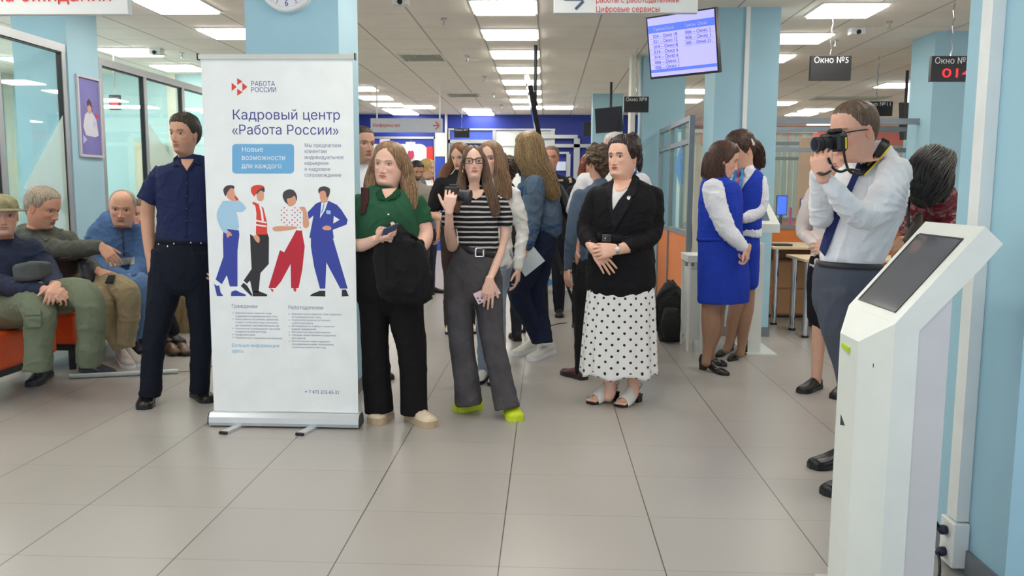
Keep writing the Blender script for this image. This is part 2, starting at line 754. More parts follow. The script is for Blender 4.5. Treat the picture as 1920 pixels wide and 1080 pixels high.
# cross walls of the glazed rooms on the left
tag(MB().box(-8.05, -4.36, 12.2, 12.3, 0, 3).build('wall_room', M_turq), kind='structure')
for k, (y0, y1) in enumerate([(5.2, 6.2), (8.4, 9.3), (10.3, 10.8)]):
    tag(MB().box(-8.05, -8.03, y0, y1, .9, 2.8).build('window_%d' % (k+1), mat('added_glow_pane', (226, 246, 250), .3, emit=5)), kind='structure')  # glowing panes added on the left wall to brighten the glazed rooms


def column(n, x0, x1, y0, y1, base=True):
    b = MB().box(x0, x1, y0, y1, 0, 3)
    o = b.build('column_%d' % n, M_blue)
    tag(o, kind='structure')
    if base:
        q = MB().box(x0-.012, x1+.012, y0-.012, y1+.012, 0, .09).build('baseboard_column_%d' % n, mat('grey_skirting', (112, 118, 124), .5))
        tag(q, kind='structure')
    return o


column(1, -1.813, -1.249, 5.05, 5.56)        # carries the clock
column(2, 1.52, 2.09, 7.8, 8.3)
column(3, 1.17, 1.69, 10.5, 11.0)
column(4, 1.52, 2.1, 2.67, 3.16)             # beside the near kiosk
column(5, 3.976, 4.6, 8.95, 9.5)
column(6, 5.6, 6.2, 13, 13.5)
column(7, -4.8, -4.3, 7.46, 7.98)            # carries the poster
column(8, .78, 1.3, 14.6, 15.1)


# ---- ceiling lights
def make_light():
    t = thing('ceiling_light', '', 'ceiling light', (0, 0, 3))
    f = MB()
    for a in ((-.3, .3, -.29, -.265), (-.3, .3, .265, .29), (-.3, -.275, -.265, .265), (.275, .3, -.265, .265)):
        f.box(*a, 2.988, 3.0)
    f.build('frame', M_white, t)
    MB().box(-.275, .275, -.265, .265, 2.972, 2.999).build('diffuser', mat('light_diffuser', (255, 250, 240), .5, emit=LAMP), t)
    return t


proto = make_light()
rows = [(-.4, [1.18, 2.49, 3.8, 5.11, 6.42, 7.73, 9.04, 10.35, 11.66, 12.97, 14.28, 15.59, 16.9], 'row down the middle of the hall'),  # panels overhead and out of view are added for light
        (-3.35, [2.2, 3.6, 5.0, 6.32, 7.63, 8.95], 'row nearest the glass partition'),  # near panels of this row are unseen, put in as lighting
        (-5.05, [3.5, 6.2, 10.15, 11.45], 'row above the glazed rooms'),
        (-6.7, [4.8, 6.3, 7.8, 9.3, 10.8], 'added inner row brightening the glazed rooms'),  # whole row put in to brighten the rooms behind the glass
        (-3.1, [13.8, 15.15, 16.37, 17.45, 18.2], 'far left row by the blue wall'),
        (2.7, [1.6, 4.0, 5.3, 6.6, 7.9, 9.3, 10.65], 'row right of the tall blue column'),  # nearest ones lie out of view, added to light the hall
        (2.5, [14.1, 15.6], 'pair behind the second blue column'),
        (5.4, [4.5, 7.2, 10.2, 13.3, 17.3, 18.25], 'row on the far right side'),
        (-1.45, [17.4, 18.3], 'pair at the blue wall'), (-2.55, [16.8], 'lone panel near the blue wall'), (.22, [16.84], 'panel right of the middle row'),
        (4.3, [16.0, 19.0, 20.5], 'added row hidden beyond the second blue column'), (8.3, [13.8, 15.8, 19.5], 'added unseen row at the right wall'),  # both rows added out of sight to brighten the far right
        (6.65, [20.8], 'last panel on the right')]
ordn = ['nearest', 'second', 'third', 'fourth', 'fifth', 'sixth', 'seventh', 'eighth', 'ninth', 'tenth', 'eleventh', 'twelfth', 'thirteenth']
first = True
for X, ys, nm in rows:
    for k, y in enumerate(ys):
        lb = 'square white ceiling light, %s panel in the %s' % (ordn[k], nm) if len(ys) > 1 else 'square white ceiling light, the ' + nm
        if first:
            proto.location = (X, y, 3)
            # parts were modelled around the origin
            for ch in [c for c in COL.objects if c.parent == proto]:
                ch.matrix_parent_inverse = Matrix.Translation((0, 0, -3))
            proto['label'] = lb
            proto['group'] = 'ceiling lights'
            first = False
        else:
            copy_tree(proto, Vector((X, y, 3))-Vector(proto.location), label=lb)

# ---- ceiling grilles, sprinklers, smoke sensors
for k, (x, y, w_) in enumerate([(-1.57, 10.6, .56), (-1.47, 14.75, .56), (5.3, 15.2, 1.3)]):
    t = thing('ceiling_vent', ['slotted ceiling air grille nearer the banner column', 'slotted ceiling air grille farther back, left of the light row', 'dark ceiling air grille at the far right'][k], 'vent', (x, y, 3), 'ceiling grilles')
    f = MB()
    for a in ((-w_/2, w_/2, -.28, -.25), (-w_/2, w_/2, .25, .28), (-w_/2, -w_/2+.03, -.25, .25), (w_/2-.03, w_/2, -.25, .25)):
        f.box(x+a[0], x+a[1], y+a[2], y+a[3], 2.985, 3.0)
    f.build('frame', M_offw, t)
    MB().box(x-w_/2+.03, x+w_/2-.03, y-.25, y+.25, 2.996, 2.999).build('backing', M_black, t)
    s_ = MB()
    n = int(w_/.028)
    for i in range(n):
        xx = x-w_/2+.04+i*.027
        s_.box(xx, xx+.009, y-.25, y+.25, 2.986, 2.996)
    s_.build('slats', M_offw, t)
for k, (u, v) in enumerate([(832, 34), (876, 103), (908, 143), (926, 175), (940, 196), (1668, 40), (341, 99), (1567, 75)]):
    d = P(u, v, 1)-Vector((0, 0, CAM_H))
    kk = (3.0-CAM_H)/d.z
    p = Vector((0, 0, CAM_H))+d*kk
    b = MB().cyl((p.x, p.y, 2.985), (0, 0, 1), .03, .015).cyl((p.x, p.y, 2.94), (0, 0, 1), .008, .05).cyl((p.x, p.y, 2.935), (0, 0, 1), .02, .004)
    o = b.build('sprinkler', M_steel)
    tag(o, 'small metal ceiling sprinkler, %s from the camera' % ordn[k], 'sprinkler', 'ceiling sprinklers')
for k, (u, v, lb) in enumerate([(1606, 60, 'white ceiling camera dome above the right side windows'), (752, 4, 'white ceiling box with a dark lens right of the clock column'), (294, 98, 'white wall speaker box hanging from the ceiling left of the clock column')]):
    d = P(u, v, 1)-Vector((0, 0, CAM_H))
    p = Vector((0, 0, CAM_H))+d*((2.96-CAM_H)/d.z)
    t = thing('ceiling_camera', lb, 'camera', (p.x, p.y, 3), 'ceiling cameras')
    MB().box(p.x-.07, p.x+.07, p.y-.06, p.y+.06, 2.93, 3.0, bev=.01).build('housing', M_white, t)
    MB().cyl((p.x, p.y-.075, 2.95), (0, 1, 0), .022, .03).build('lens', M_black, t)

# ---- clock on the banner column
cx, cz, cy_ = -1.545, 2.555, 5.05
t = thing('wall_clock', 'round white wall clock with blue and red numerals on the light blue column', 'clock', (cx, cy_, cz))
b = MB()
b.cyl((cx, cy_-.045, cz), (0, 1, 0), .148, .045, 64)
b.build('face', mat('clock_face', (228, 230, 238), .4), t)
r = MB()
N = 72
prof = [(.143, -.052), (.150, -.058), (.158, -.052), (.162, -.03), (.162, 0), (.143, 0)]
vv = [(cx+a*math.cos(2*PI*i/N), cy_+h, cz+a*math.sin(2*PI*i/N)) for i in range(N) for a, h in prof]
k = len(prof)
ff = [(i*k+j, i*k+(j+1) % k, ((i+1) % N)*k+(j+1) % k, ((i+1) % N)*k+j) for i in range(N) for j in range(k)]
r.add(vv, ff)
r.build('rim', M_white, t, smooth=False)
tk = MB()
for i in range(60):
    a = 2*PI*i/60
    L = .006 if i % 5 else .01
    for rr_ in (.134,):
        dx, dz = math.sin(a), math.cos(a)
        p = Vector((cx+dx*rr_, cy_-.0462, cz+dz*rr_))
        tk.frame_box(p-Vector((dz, 0, -dx))*.0008, Vector((dz, 0, -dx))*.0016, (0, .001, 0), Vector((dx, 0, dz))*-L)
tk.build('minute_marks', mat('clock_grey', (120, 124, 150), .5), t)
M_clockblue = mat('clock_blue', (44, 48, 130), .5)
M_clockred = mat('clock_red', (170, 60, 80), .5)
for i in range(1, 13):
    a = 2*PI*i/12
    text_mesh(str(i), .05 if i % 3 == 0 else .034, (cx+math.sin(a)*.112, cy_-.0465, cz+math.cos(a)*.110-.016), (1, 0, 0), (0, 0, 1), M_clockblue if i % 3 == 0 else M_clockred, t, 'numeral', 'CENTER', bold=.001)
for nm, a, L, w_ in (('hour_hand', 5.4, .07, .008), ('minute_hand', .9, .1, .005)):
    dx, dz = math.sin(a), math.cos(a)
    MB().frame_box(Vector((cx-dz*w_/2, cy_-.049, cz+dx*w_/2)), Vector((dz, 0, -dx))*w_, (0, .002, 0), Vector((dx, 0, dz))*L).build(nm, M_clockblue, t)


# ---- glass partition on the left (plane x = -4.3)
def partition(name, label, X, ys, ztop, midrail=None, mtl=None, base=.12, w_=.06):
    t = thing(name, label, 'glass partition', (X, ys[0], 0))
    mtl = mtl or M_alu
    f = MB()
    for y in ys:
        MB().box(X-w_/2, X+w_/2, y-w_/2, y+w_/2, 0, ztop).build('post', mtl, t)
    MB().box(X-w_/2-.002, X+w_/2+.002, ys[0]-w_/2-.002, ys[-1]+w_/2+.002, ztop-.07, ztop+.002).build('top_rail', mtl, t)
    MB().box(X-w_/2-.002, X+w_/2+.002, ys[0], ys[-1], 0, base).build('bottom_rail', mtl, t)
    for a, c in zip(ys, ys[1:]):
        g = MB().box(X-.004, X+.004, a+w_/2, c-w_/2, base, ztop-.07).build('glass_pane', M_glass, t)
        s_ = MB()
        for yy in (a+w_/2, c-w_/2-.012):
            s_.box(X-.02, X+.02, yy, yy+.012, base, ztop-.07)
        s_.box(X-.02, X+.02, a+w_/2, c-w_/2, ztop-.082, ztop-.07)
        s_.build('black_gasket', M_black, g)
    return t


partition('glass_partition', 'tall silver framed glass partition behind the seated men, left of the poster column', -4.34, [4.2, 5.35, 6.5, 7.42], 2.62)
partition('glass_partition', 'silver framed glass partition behind the man in the navy shirt, beyond the poster column', -4.34, [8.03, 8.93, 9.87, 10.72, 12.15], 2.6)

# translucent triangle stickers on panes
stk = glass_mat('frost', (225, 235, 232))
M_frost = mat('frosted_film', (214, 232, 226), .7, alpha=.45)
for k, (pts, lb) in enumerate([
        ([(6.75, 1.35), (7.38, 2.0), (7.38, 1.1)], 'pale frosted triangle on the glass left of the poster column'),
        ([(6.9, .9), (7.38, 1.3), (7.38, .5)], 'lower pale frosted triangle on the glass left of the poster column'),
        ([(9.0, 2.05), (9.75, 1.55), (9.0, .9)], 'large frosted triangle on the glass behind the man in the navy shirt'),
        ([(9.95, 1.2), (10.65, 1.9), (10.65, .8)], 'frosted triangle on the glass beside the banner edge')]):
    o = MB().prism([(-4.325, y, z) for y, z in pts], (.001, 0, 0)).build('window_sticker', M_frost)
    tag(o, lb, 'sticker', 'frosted triangles on the glass')

# things behind the partition
for k, (x, y0, y1) in enumerate([(-8.0, 9.4, 10.2), (-8.0, 10.9, 11.7), (-8.0, 7.4, 8.2), (-8.0, 12.6, 13.4)]):
    cur = []
    n = 40
    for i in range(n+1):
        yy = y0+(y1-y0)*i/n
        cur.append((x+.06+.03*math.sin(i*1.6), yy))
    mb = MB()
    vv = [(a, b_, z) for a, b_ in cur for z in (.0, 2.99)]
    mb.add(vv, [(2*i, 2*i+2, 2*i+3, 2*i+1) for i in range(n)])
    vv2 = [(a+.012, b_, z) for a, b_ in cur for z in (.0, 2.99)]
    mb.add(vv2, [(2*i, 2*i+1, 2*i+3, 2*i+2) for i in range(n)])
    o = mb.build('curtain', M_curt, smooth=True)
    tag(o, 'cream vertical curtain strip behind the left glass, %s from the camera' % ordn[[1, 2, 0, 3][k]], 'curtain', 'curtains in the glazed room')
xc0, xc1 = P(251, 265, 11.5).x, P(273, 265, 11.5).x
t = thing('tall_cabinet', 'tall pale cabinet standing against the wall behind the glass', 'cabinet', (xc0, 11.6, 0))
MB().box(xc0, xc1, 11.5, 12.15, 0, P(260, 265, 11.5).z, bev=.01).build('body', mat('cream_laminate', (226, 220, 190), .5), t)
MB().box(xc1, xc1+.01, 11.55, 12.1, .05, 1.68).build('door', mat('cream_door', (210, 204, 176), .5), t)

for k, (u0, u1) in enumerate([(79, 131), (14, 27), (318, 334)]):
    tag(MB().box(P(u0, 300, 12.15).x, P(u1, 300, 12.15).x, 12.15, 12.2, 0, 3).build('trim_%d' % (k+2), mat('cream_pilaster', (236, 236, 220), .6)), kind='structure')

# ---- poster on the poster column
t = thing('framed_poster', 'framed violet portrait poster on the light blue column at left', 'poster', (-4.29, 7.8, 1.65))
X = -4.297
fr = MB()
y0, y1, z0, z1 = 7.56, 7.96, 1.64, 2.385
fr.box(X, X+.02, y0, y0+.022, z0+.022, z1-.022).box(X, X+.02, y1-.022, y1, z0+.022, z1-.022).box(X, X+.02, y0, y1, z0, z0+.022).box(X, X+.02, y0, y1, z1-.022, z1)
fr.build('frame', mat('poster_frame', (196, 192, 198), .4), t)
MB().box(X, X+.006, y0+.02, y1-.02, z0+.02, z1-.02).build('print', mat('poster_violet', (116, 112, 178), .4, var=.08, scale=6), t)


def blob2(cx_, cz_, rx, rz, n=24):
    return [(X+.0065, cx_+rx*math.cos(2*PI*i/n), cz_+rz*math.sin(2*PI*i/n)) for i in range(n)]


g = MB()
g.prism(blob2(7.76, 2.10, .038, .06), (.0008, 0, 0), 0)
g.prism([(X+.0065, a, b_) for a, b_ in [(7.68, 2.03), (7.73, 2.06), (7.80, 2.06), (7.87, 2.0), (7.9, 1.85), (7.84, 1.83), (7.68, 1.84), (7.64, 1.92)]], (.0006, 0, 0), 1)
g.prism([(X+.0065, a, b_) for a, b_ in [(7.72, 2.15), (7.76, 2.18), (7.8, 2.15), (7.81, 2.06), (7.795, 2.1), (7.76, 2.13), (7.73, 2.1)]], (.0012, 0, 0), 2)
g.build('portrait', [mat('poster_skin', (206, 160, 140), .5), mat('poster_white', (206, 208, 220), .5), mat('poster_brown', (86, 52, 56), .5), M_red], t)
M_lilac = mat('poster_lilac', (188, 186, 226), .5)
for (a, b_, s, mm) in ((7.66, 1.80, .07, M_lilac), (7.84, 1.95, .05, M_lilac), (7.885, 2.03, .05, M_red)):
    MB().prism([(X+.008, a-s/2, b_-s*.6), (X+.008, a-s/2, b_+s*.6), (X+.008, a+s/2, b_)], (.0006, 0, 0), 0).build('triangle_mark', mm, t)
# ================================================================== roll-up banner
BY = 4.60
BX0, BX1 = -1.915, -1.052
BZ0, BZ1 = .085, 2.085
M_ban = mat('banner_film', (238, 242, 242), .45)
M_txt = mat('print_indigo', (62, 66, 140), .5)
M_txt2 = mat('print_slate', (104, 112, 150), .5)
M_lblue = mat('print_sky_blue', (112, 176, 222), .5)
M_pred = mat('print_red', (222, 66, 50), .5)
M_pblue = mat('print_blue', (52, 66, 160), .5)
M_pnavy = mat('print_deep_blue', (40, 46, 120), .5)
M_pale = mat('print_pale_blue', (168, 206, 232), .5)
M_pskin = mat('print_skin', (222, 160, 130), .5)
M_phair = mat('print_hair', (70, 62, 62), .5)
M_pblack = mat('print_black', (42, 38, 42), .5)
M_pwhite = mat('print_white', (240, 240, 242), .5)
M_pcrim = mat('print_crimson', (190, 30, 52), .5)
ban = thing('roll_up_banner', 'white roll-up banner with Cyrillic headline and four drawn people', 'banner', ((BX0+BX1)/2, BY, 0))
sheet = MB().box(BX0+.012, BX1-.012, BY-.001, BY+.001, BZ0, BZ1-.02).build('printed_sheet', M_ban, ban)
b = MB()
pf = [(-.05, .012), (-.055, .03), (-.05, .06), (-.03, .082), (.03, .082), (.05, .06), (.055, .03), (.05, .012)]
b.prism([(BX0, BY+a, h) for a, h in pf], (BX1-BX0, 0, 0))
b.build('cassette', mat('banner_silver', (206, 210, 212), .3, metal=.4), ban)
for x in (BX0-.006, BX1):
    MB().prism([(x, BY+a*1.03, h) for a, h in pf], (.006, 0, 0)).build('end_cap', M_dark, ban)
MB().box(BX0, BX1, BY-.012, BY+.012, BZ1-.025, BZ1).build('top_bar', mat('banner_bar', (206, 208, 200), .35, metal=.3), ban)
for x in (BX0-.006, BX1):
    MB().box(x, x+.007, BY-.014, BY+.014, BZ1-.03, BZ1+.006).build('end_cap', M_black, ban)
MB().cyl(((BX0+BX1)/2, BY+.03, .08), (0, 0, 1), .011, BZ1-.1).build('support_pole', M_alu, ban)
for x in (-1.73, -1.30):
    q = MB().bar((x+.02, BY+.1, .008), (x-.05, BY-.17, .008), .045, .014)
    ft = q.build('foot', mat('banner_silver', (206, 210, 212), .3, metal=.4), ban)
    MB().bar((x-.05, BY-.17, .008), (x-.054, BY-.186, .008), .047, .015).build('rubber_cap', M_black, ft)


def bp(u, v):
    """photo position on the banner sheet -> sheet coordinates"""
    q = P(u, v, BY)
    return q.x, q.z


_layer = [0]


def art(name, polys, material, lay=1):
    mb = MB()
    for pl in polys:
        mb.prism([(bp(u, v)[0], BY-.0012-lay*.0002, bp(u, v)[1]) for u, v in pl], (0, .0002, 0))
    return mb.build(name, material, sheet)


def ell(cx_, cy_, rx, ry, n=28):
    return [(cx_+rx*math.cos(2*PI*i/n), cy_+ry*math.sin(2*PI*i/n)) for i in range(n)]


def sm(pts, n=4):
    a = np.array(pts+pts[:1], float)
    return [tuple(x) for x in catmull(a, n)[:-1]]


def btxt(t_, u, v, size_px, material, width_px=None, bold=0, name='lettering', track=1.0):
    x, z = bp(u, v)
    k = BY/FPX
    return text_mesh(t_, size_px*k, (x, BY-.0016, z), (1, 0, 0), (0, 0, 1), material, sheet, name, width=width_px*k if width_px else None, bold=bold, thick=.0001, track=track)


# emblem of four triangles
for pl in ([(434, 152), (434, 172), (445, 163)], [(445, 147), (445, 160), (456, 155)], [(454, 153), (454, 173), (465, 163)], [(445, 165), (445, 180), (456, 171)]):
    pass
art('emblem_triangle', [[(434.5, 155), (434.5, 171), (444, 163)]], M_pred)
art('emblem_triangle', [[(445, 146.5), (445, 159.5), (455, 153)]], M_pred)
art('emblem_triangle', [[(454.5, 155), (454.5, 171), (464, 163)]], M_pred)
art('emblem_triangle', [[(445, 166.5), (445, 179.5), (455, 173)]], M_pred)
btxt('РАБОТА', 470.5, 161.5, 12.6, M_txt, 44.5, bold=.0007)
btxt('РОССИИ', 470.5, 172.8, 12.6, M_txt, 47, bold=.0007)
btxt('Кадровый центр', 435, 224, 25, M_txt, 202, bold=.0004)
btxt('«Работа России»', 435, 252, 25, M_txt, 201, bold=.0004)


def rrect(x0, y0, x1, y1, r, n=8):
    out = []
    for cx_, cy_, a0 in ((x1-r, y0+r, -90), (x1-r, y1-r, 0), (x0+r, y1-r, 90), (x0+r, y0+r, 180)):
        for i in range(n+1):
            a = math.radians(a0+90*i/n)
            out.append((cx_+r*math.cos(a), cy_+r*math.sin(a)))
    return out


art('blue_box', [rrect(435.5, 270, 551.5, 325.5, 7)], M_lblue)
for i, (t_, wd) in enumerate((('Новые', 40), ('возможности', 82), ('для каждого', 76))):
    btxt(t_, 453, 284.5+15.4*i, 13.2, M_pwhite, wd, bold=.0003)
for i, (t_, wd) in enumerate((('Мы предлагаем', 68), ('клиентам', 41), ('индивидуальное', 73), ('карьерное', 45), ('и кадровое', 48), ('сопровождение', 69))):
    btxt(t_, 571, 275.8+11.1*i, 9.6, M_txt2, wd, bold=.0001)
# drawn man with phone (pale blue sweater)
art('drawn_trousers', [[(419, 428), (448, 432), (449, 440), (445.5, 470), (445.5, 537), (431, 537), (425.5, 516), (416, 533), (404.5, 524), (419, 481), (418, 450)]], M_pblue, 1)
art('drawn_shoe', [[(401.5, 532), (407, 536), (411, 535), (414, 549), (418, 553), (418, 555), (407, 555)]], M_pblue, 1)
art('drawn_shoe', [[(433, 555), (434, 547), (442, 544), (452, 549), (461, 552), (461, 555)]], M_pblue, 1)
art('drawn_sweater', [sm([(418, 377), (408, 395), (407, 410), (414, 428), (422, 437), (430, 436), (425, 427), (447, 431), (446, 408), (444, 398), (453, 398), (461, 392), (460, 387), (450, 377), (440, 376)], 3)], M_pale, 2)
art('drawn_face', [sm([(423, 359), (426, 370), (434, 376), (440, 377), (448, 375), (441, 364), (438, 353), (430, 352)], 3)], M_pskin, 3)
art('drawn_phone', [[(440, 369), (442, 368), (447, 374), (444, 376)]], M_pcrim, 4)
art('drawn_hair', [sm([(420, 362), (419, 355), (424, 349), (432, 347), (439, 349), (439, 354), (433, 353), (427, 360), (423, 368)], 3)], M_phair, 4)
art('drawn_hand', [sm([(424, 437), (427, 446), (431, 442), (435, 442), (433, 436), (428, 434)], 3)], M_pskin, 4)
# drawn worker with helmet
art('drawn_trousers', [[(469, 437), (501, 436), (504.5, 446), (504, 495), (488.5, 512), (485, 548), (473.5, 548), (469, 526), (463, 532), (457, 526), (472, 504), (470, 470)]], M_pblack, 1)
art('drawn_shoe', [[(451.5, 536), (457, 530), (464, 536), (473, 552), (472, 556)]], M_pblack, 1)
art('drawn_shoe', [[(473.5, 553), (474, 547), (486, 546), (501, 552), (501, 555.5), (474, 555.5)]], M_pblack, 1)
art('drawn_shirt', [sm([(472, 381), (468, 400), (467, 420), (468, 437), (478, 443), (483, 436), (481, 410), (482, 392), (480, 380)], 3)], M_pwhite, 2)
art('drawn_vest', [[(475, 378), (486, 383), (494, 390), (501, 418), (501, 440), (480, 440), (481, 400), (479, 386), (473, 381)]], M_pred, 3)
art('drawn_stripe', [[(485, 380), (488, 380), (493, 397), (495, 414), (491, 414), (489, 398)], [(480, 412), (500, 416), (500, 419), (480, 415)], [(480, 420), (500, 423), (500, 426), (480, 423)]], M_pwhite, 4)
art('drawn_face', [sm([(481, 366), (484, 376), (493, 376), (495, 366), (493, 356), (486, 356)], 3)], M_pskin, 4)
art('drawn_hair', [sm([(477, 366), (484, 362), (489, 357), (496, 360), (495, 350), (486, 352), (479, 358)], 3)], M_phair, 5)
art('drawn_helmet', [sm([(477, 369), (471, 360), (472, 351), (480, 347), (489, 347), (496, 351), (488, 354), (482, 360)], 3)], M_pred, 6)
art('drawn_hand', [sm([(474, 442), (480, 452), (486, 455), (487, 446), (482, 441)], 3)], M_pskin, 4)
# drawn woman in crimson trousers
art('drawn_trousers', [[(556, 431), (566, 432), (571.5, 462), (567, 505), (560, 540), (546, 540), (545, 495), (527, 528), (517, 540), (503.5, 540), (525, 469), (533, 473)]], M_pcrim, 1)
art('drawn_foot', [[(506, 540), (513, 543), (512, 548), (509, 545)], [(550, 540), (556, 540), (555, 547), (551, 546)]], M_pred, 2)
art('drawn_blouse', [sm([(537, 385), (524, 391), (520, 413), (534, 422), (541, 424), (556, 423), (556, 431), (567, 430), (566, 405), (563, 390), (552, 385)], 3)], M_pwhite, 2)
dots = []
for i in range(9):
    for j in range(9):
        x, y = 523+i*5, 390+j*4.6
        if (i+j) % 2 == 0 and 523 < x < 565 and not (x < 530 and y > 414) and not (540 < x < 548 and y < 412) and not (y > 424 and x < 556):
            dots.append([(x-1.6, y-1.4), (x+1.6, y-1.4), (x, y+1.6)])
o = art('blouse_pattern', dots, M_pcrim, 3)
o['kind'] = 'stuff'
art('drawn_arm', [sm([(511, 427), (520, 424), (540, 424), (556, 425), (555, 429), (530, 433), (514, 433)], 3)], M_pskin, 4)
art('drawn_arm', [sm([(563, 392), (565, 388), (572, 389), (576, 400), (580, 420), (576, 427), (569, 425), (568, 410), (568, 398)], 3)], M_pskin, 4)
art('drawn_face', [sm([(536, 373), (541, 386), (549, 386), (555, 380), (555, 368), (546, 364)], 3)], M_pskin, 3)
art('drawn_hair', [sm([(534, 378), (530, 368), (533, 359), (543, 355), (552, 358), (557, 368), (556, 377), (553, 367), (546, 371), (538, 373), (540, 383)], 3)], M_phair, 4)
# drawn man in blue suit
art('drawn_trousers', [[(583, 440), (624, 446), (634, 480), (652, 541), (638, 541), (612, 492), (610, 541), (600, 541), (589, 500), (583, 462)]], M_pblue, 1)
art('drawn_shoe', [[(581, 555), (585, 551), (600, 545), (610, 545), (610, 556)]], M_pblack, 1)
art('drawn_shoe', [[(641, 543), (649, 543), (654, 555), (641, 556)]], M_pblack, 1)
art('drawn_jacket', [[(601, 378), (592, 382), (577, 398), (579, 411), (588, 404), (580, 446), (626, 447), (624, 431), (650, 421), (652, 412), (640, 393), (632, 384), (617, 377)], ], M_pblue, 2)
art('drawn_gap', [[(626, 405), (637, 412), (625, 419)]], M_ban, 3)
art('drawn_shirt', [[(603, 379), (615, 378), (609, 395), (600, 409)]], M_pwhite, 3)
art('drawn_tie', [[(607, 381), (609, 383), (606, 396), (601, 403)]], M_lblue, 4)
art('drawn_badge', [[(612, 394), (620, 395), (620, 402), (612, 401)]], M_pale, 4)
art('drawn_face', [sm([(599, 362), (601, 375), (606, 381), (612, 379), (616, 370), (614, 358), (604, 356)], 3)], M_pskin, 4)
art('drawn_hair', [sm([(598, 363), (597, 355), (603, 350), (612, 350), (619, 355), (617, 367), (613, 370), (610, 359), (603, 358)], 3)], M_phair, 5)
art('drawn_hand', [sm([(604, 427), (611, 423), (620, 425), (620, 431), (608, 431)], 3)], M_pskin, 4)
# small print
btxt('Гражданам', 434.5, 577, 9.6, M_txt2, 49, bold=.0002)
btxt('Работодателям', 540.5, 579.5, 9.6, M_txt2, 67, bold=.0002)
left = ['Широкий список сервисов и мер', 'поддержки по индивидуальному плану', 'Поиск работы: постоянной, временной,', 'по месту жительства и в других регионах,', 'дистанционной, вахтовым методом и др.', 'Комплексное сопровождение участников', 'и поддержка на новом месте труда', 'Профориентация', 'Переобучение и повышение квалификации']
lw = [70, 82, 84, 83, 86, 87, 60, 38, 91]
for i, (t_, wd) in enumerate(zip(left, lw)):
    btxt(t_, 441.5, 588.2+5.8*i, 4.6, M_txt2, wd)
right = ['Широкий список сервисов и мер поддержки', 'по индивидуальному плану', 'Подбор работников на постоянные', 'и временные места', 'HR-поддержка по подбору и развитию', 'кадров предприятия', 'Обучение под запрос работодателя', 'Субсидии, предоставление государством', 'работодателям', 'Дополнительные меры поддержки', 'субсидирования найма, оборудование', 'специальных рабочих мест и др.']
rw = [96, 57, 74, 41, 83, 47, 75, 86, 27, 74, 81, 67]
for i, (t_, wd) in enumerate(zip(right, rw)):
    btxt(t_, 547, 590+5.65*i, 4.6, M_txt2, wd)
for v in (587, 598, 615.5, 627, 632.5):
    art('bullet', [ell(437, v, .9, .9, 8)], M_txt2)
for v in (589, 600, 611.5, 622.5, 628, 639.5):
    art('bullet', [ell(542.5, v, .9, .9, 8)], M_txt2)
btxt('Больше информации', 434.5, 650, 9, M_lblue, 92)
btxt('здесь:', 434.5, 660.5, 9, M_lblue, 24)
btxt('+ 7 473 212-65-21', 571.5, 737.5, 9.6, M_txt, 66, bold=.0003)

# ================================================================== hanging signs
t = thing('hanging_sign', 'white hanging sign at the top left corner with a red Cyrillic word', 'sign', (-2.9, 5, 2.4))
p0, p1 = P(0, 14, 5), P(243.5, 28, 5)
MB().box(-4.05, p1.x, 4.98, 5.03, p1.z, 2.72, bev=.004).build('panel', M_white, t)
text_mesh('Зона ожидания', .115, (p1.x-.09, 4.977, p1.z+.075), (1, 0, 0), (0, 0, 1), M_red, t, align='RIGHT', bold=.002)
for x in (-3.8, -2.65):
    MB().cyl((x, 5.0, 2.72), (0, 0, 1), .004, .28).build('wire', M_steel, t)
t = thing('hanging_sign', 'white hanging sign at the top with an arrow and two lines of red Cyrillic text', 'sign', (.44, 5, 2.4))
p0, p1 = P(1038, 26, 5), P(1307, 34, 5)
MB().box(p0.x, p1.x, 4.98, 5.03, p0.z, 2.66, bev=.004).build('panel', M_white, t)
x0 = P(1117, 8, 4.97).x
for i, t_ in enumerate(('Отдел по', 'работы с работодателями', 'Цифровые сервисы')):
    text_mesh(t_, .045, (x0, 4.977, P(1117, 22, 4.97).z+.052*(2-i)), (1, 0, 0), (0, 0, 1), M_red, t, bold=.0006, width=None if i == 0 else (.475 if i == 1 else .364))
ar = MB()
zc = P(1075, -2, 4.97).z
xa = P(1058, 0, 4.97).x
ar.box(xa, xa+.11, 4.974, 4.978, zc-.007, zc+.007)
ar.frame_box((xa+.105, 4.974, zc-.006), (-.045, 0, -.045), (0, .004, 0), (.01, 0, -.01))
ar.frame_box((xa+.105, 4.974, zc+.006), (-.045, 0, .045), (0, .004, 0), (.01, 0, .01))
ar.frame_box((xa+.1, 4.974, zc-.007), (.014, 0, .007), (0, .004, 0), (-.003, 0, .007))
ar.build('arrow', mat('sign_slate', (70, 84, 110), .5), t)
for x in (.15, .75):
    MB().cyl((x, 5.0, 2.66), (0, 0, 1), .004, .34).build('wire', M_steel, t)
t = thing('hanging_sign', 'far white hanging sign with small red text and a red arrow, before the blue wall', 'sign', (-2.2, 13, 2.3))
p0, p1 = P(695, 222, 13), P(829.5, 248.5, 13)
MB().box(p0.x, p1.x, 12.98, 13.02, p1.z, p0.z, bev=.004).build('panel', mat('sign_grey_white', (206, 210, 222), .5), t)
text_mesh('Конференц-зал', .075, (P(699, 238, 13).x, 12.977, P(699, 238, 13).z), (1, 0, 0), (0, 0, 1), M_red, t, width=.42)
ar = MB()
q = P(822, 235.5, 13)
ar.box(q.x-.08, q.x, 12.974, 12.978, q.z-.008, q.z+.008)
ar.frame_box((q.x-.045, 12.974, q.z+.055), (.055, 0, -.055), (0, .004, 0), (.01, 0, .008))
ar.frame_box((q.x-.045, 12.974, q.z-.055), (.055, 0, .055), (0, .004, 0), (.01, 0, -.008))
ar.build('arrow', M_red, t)
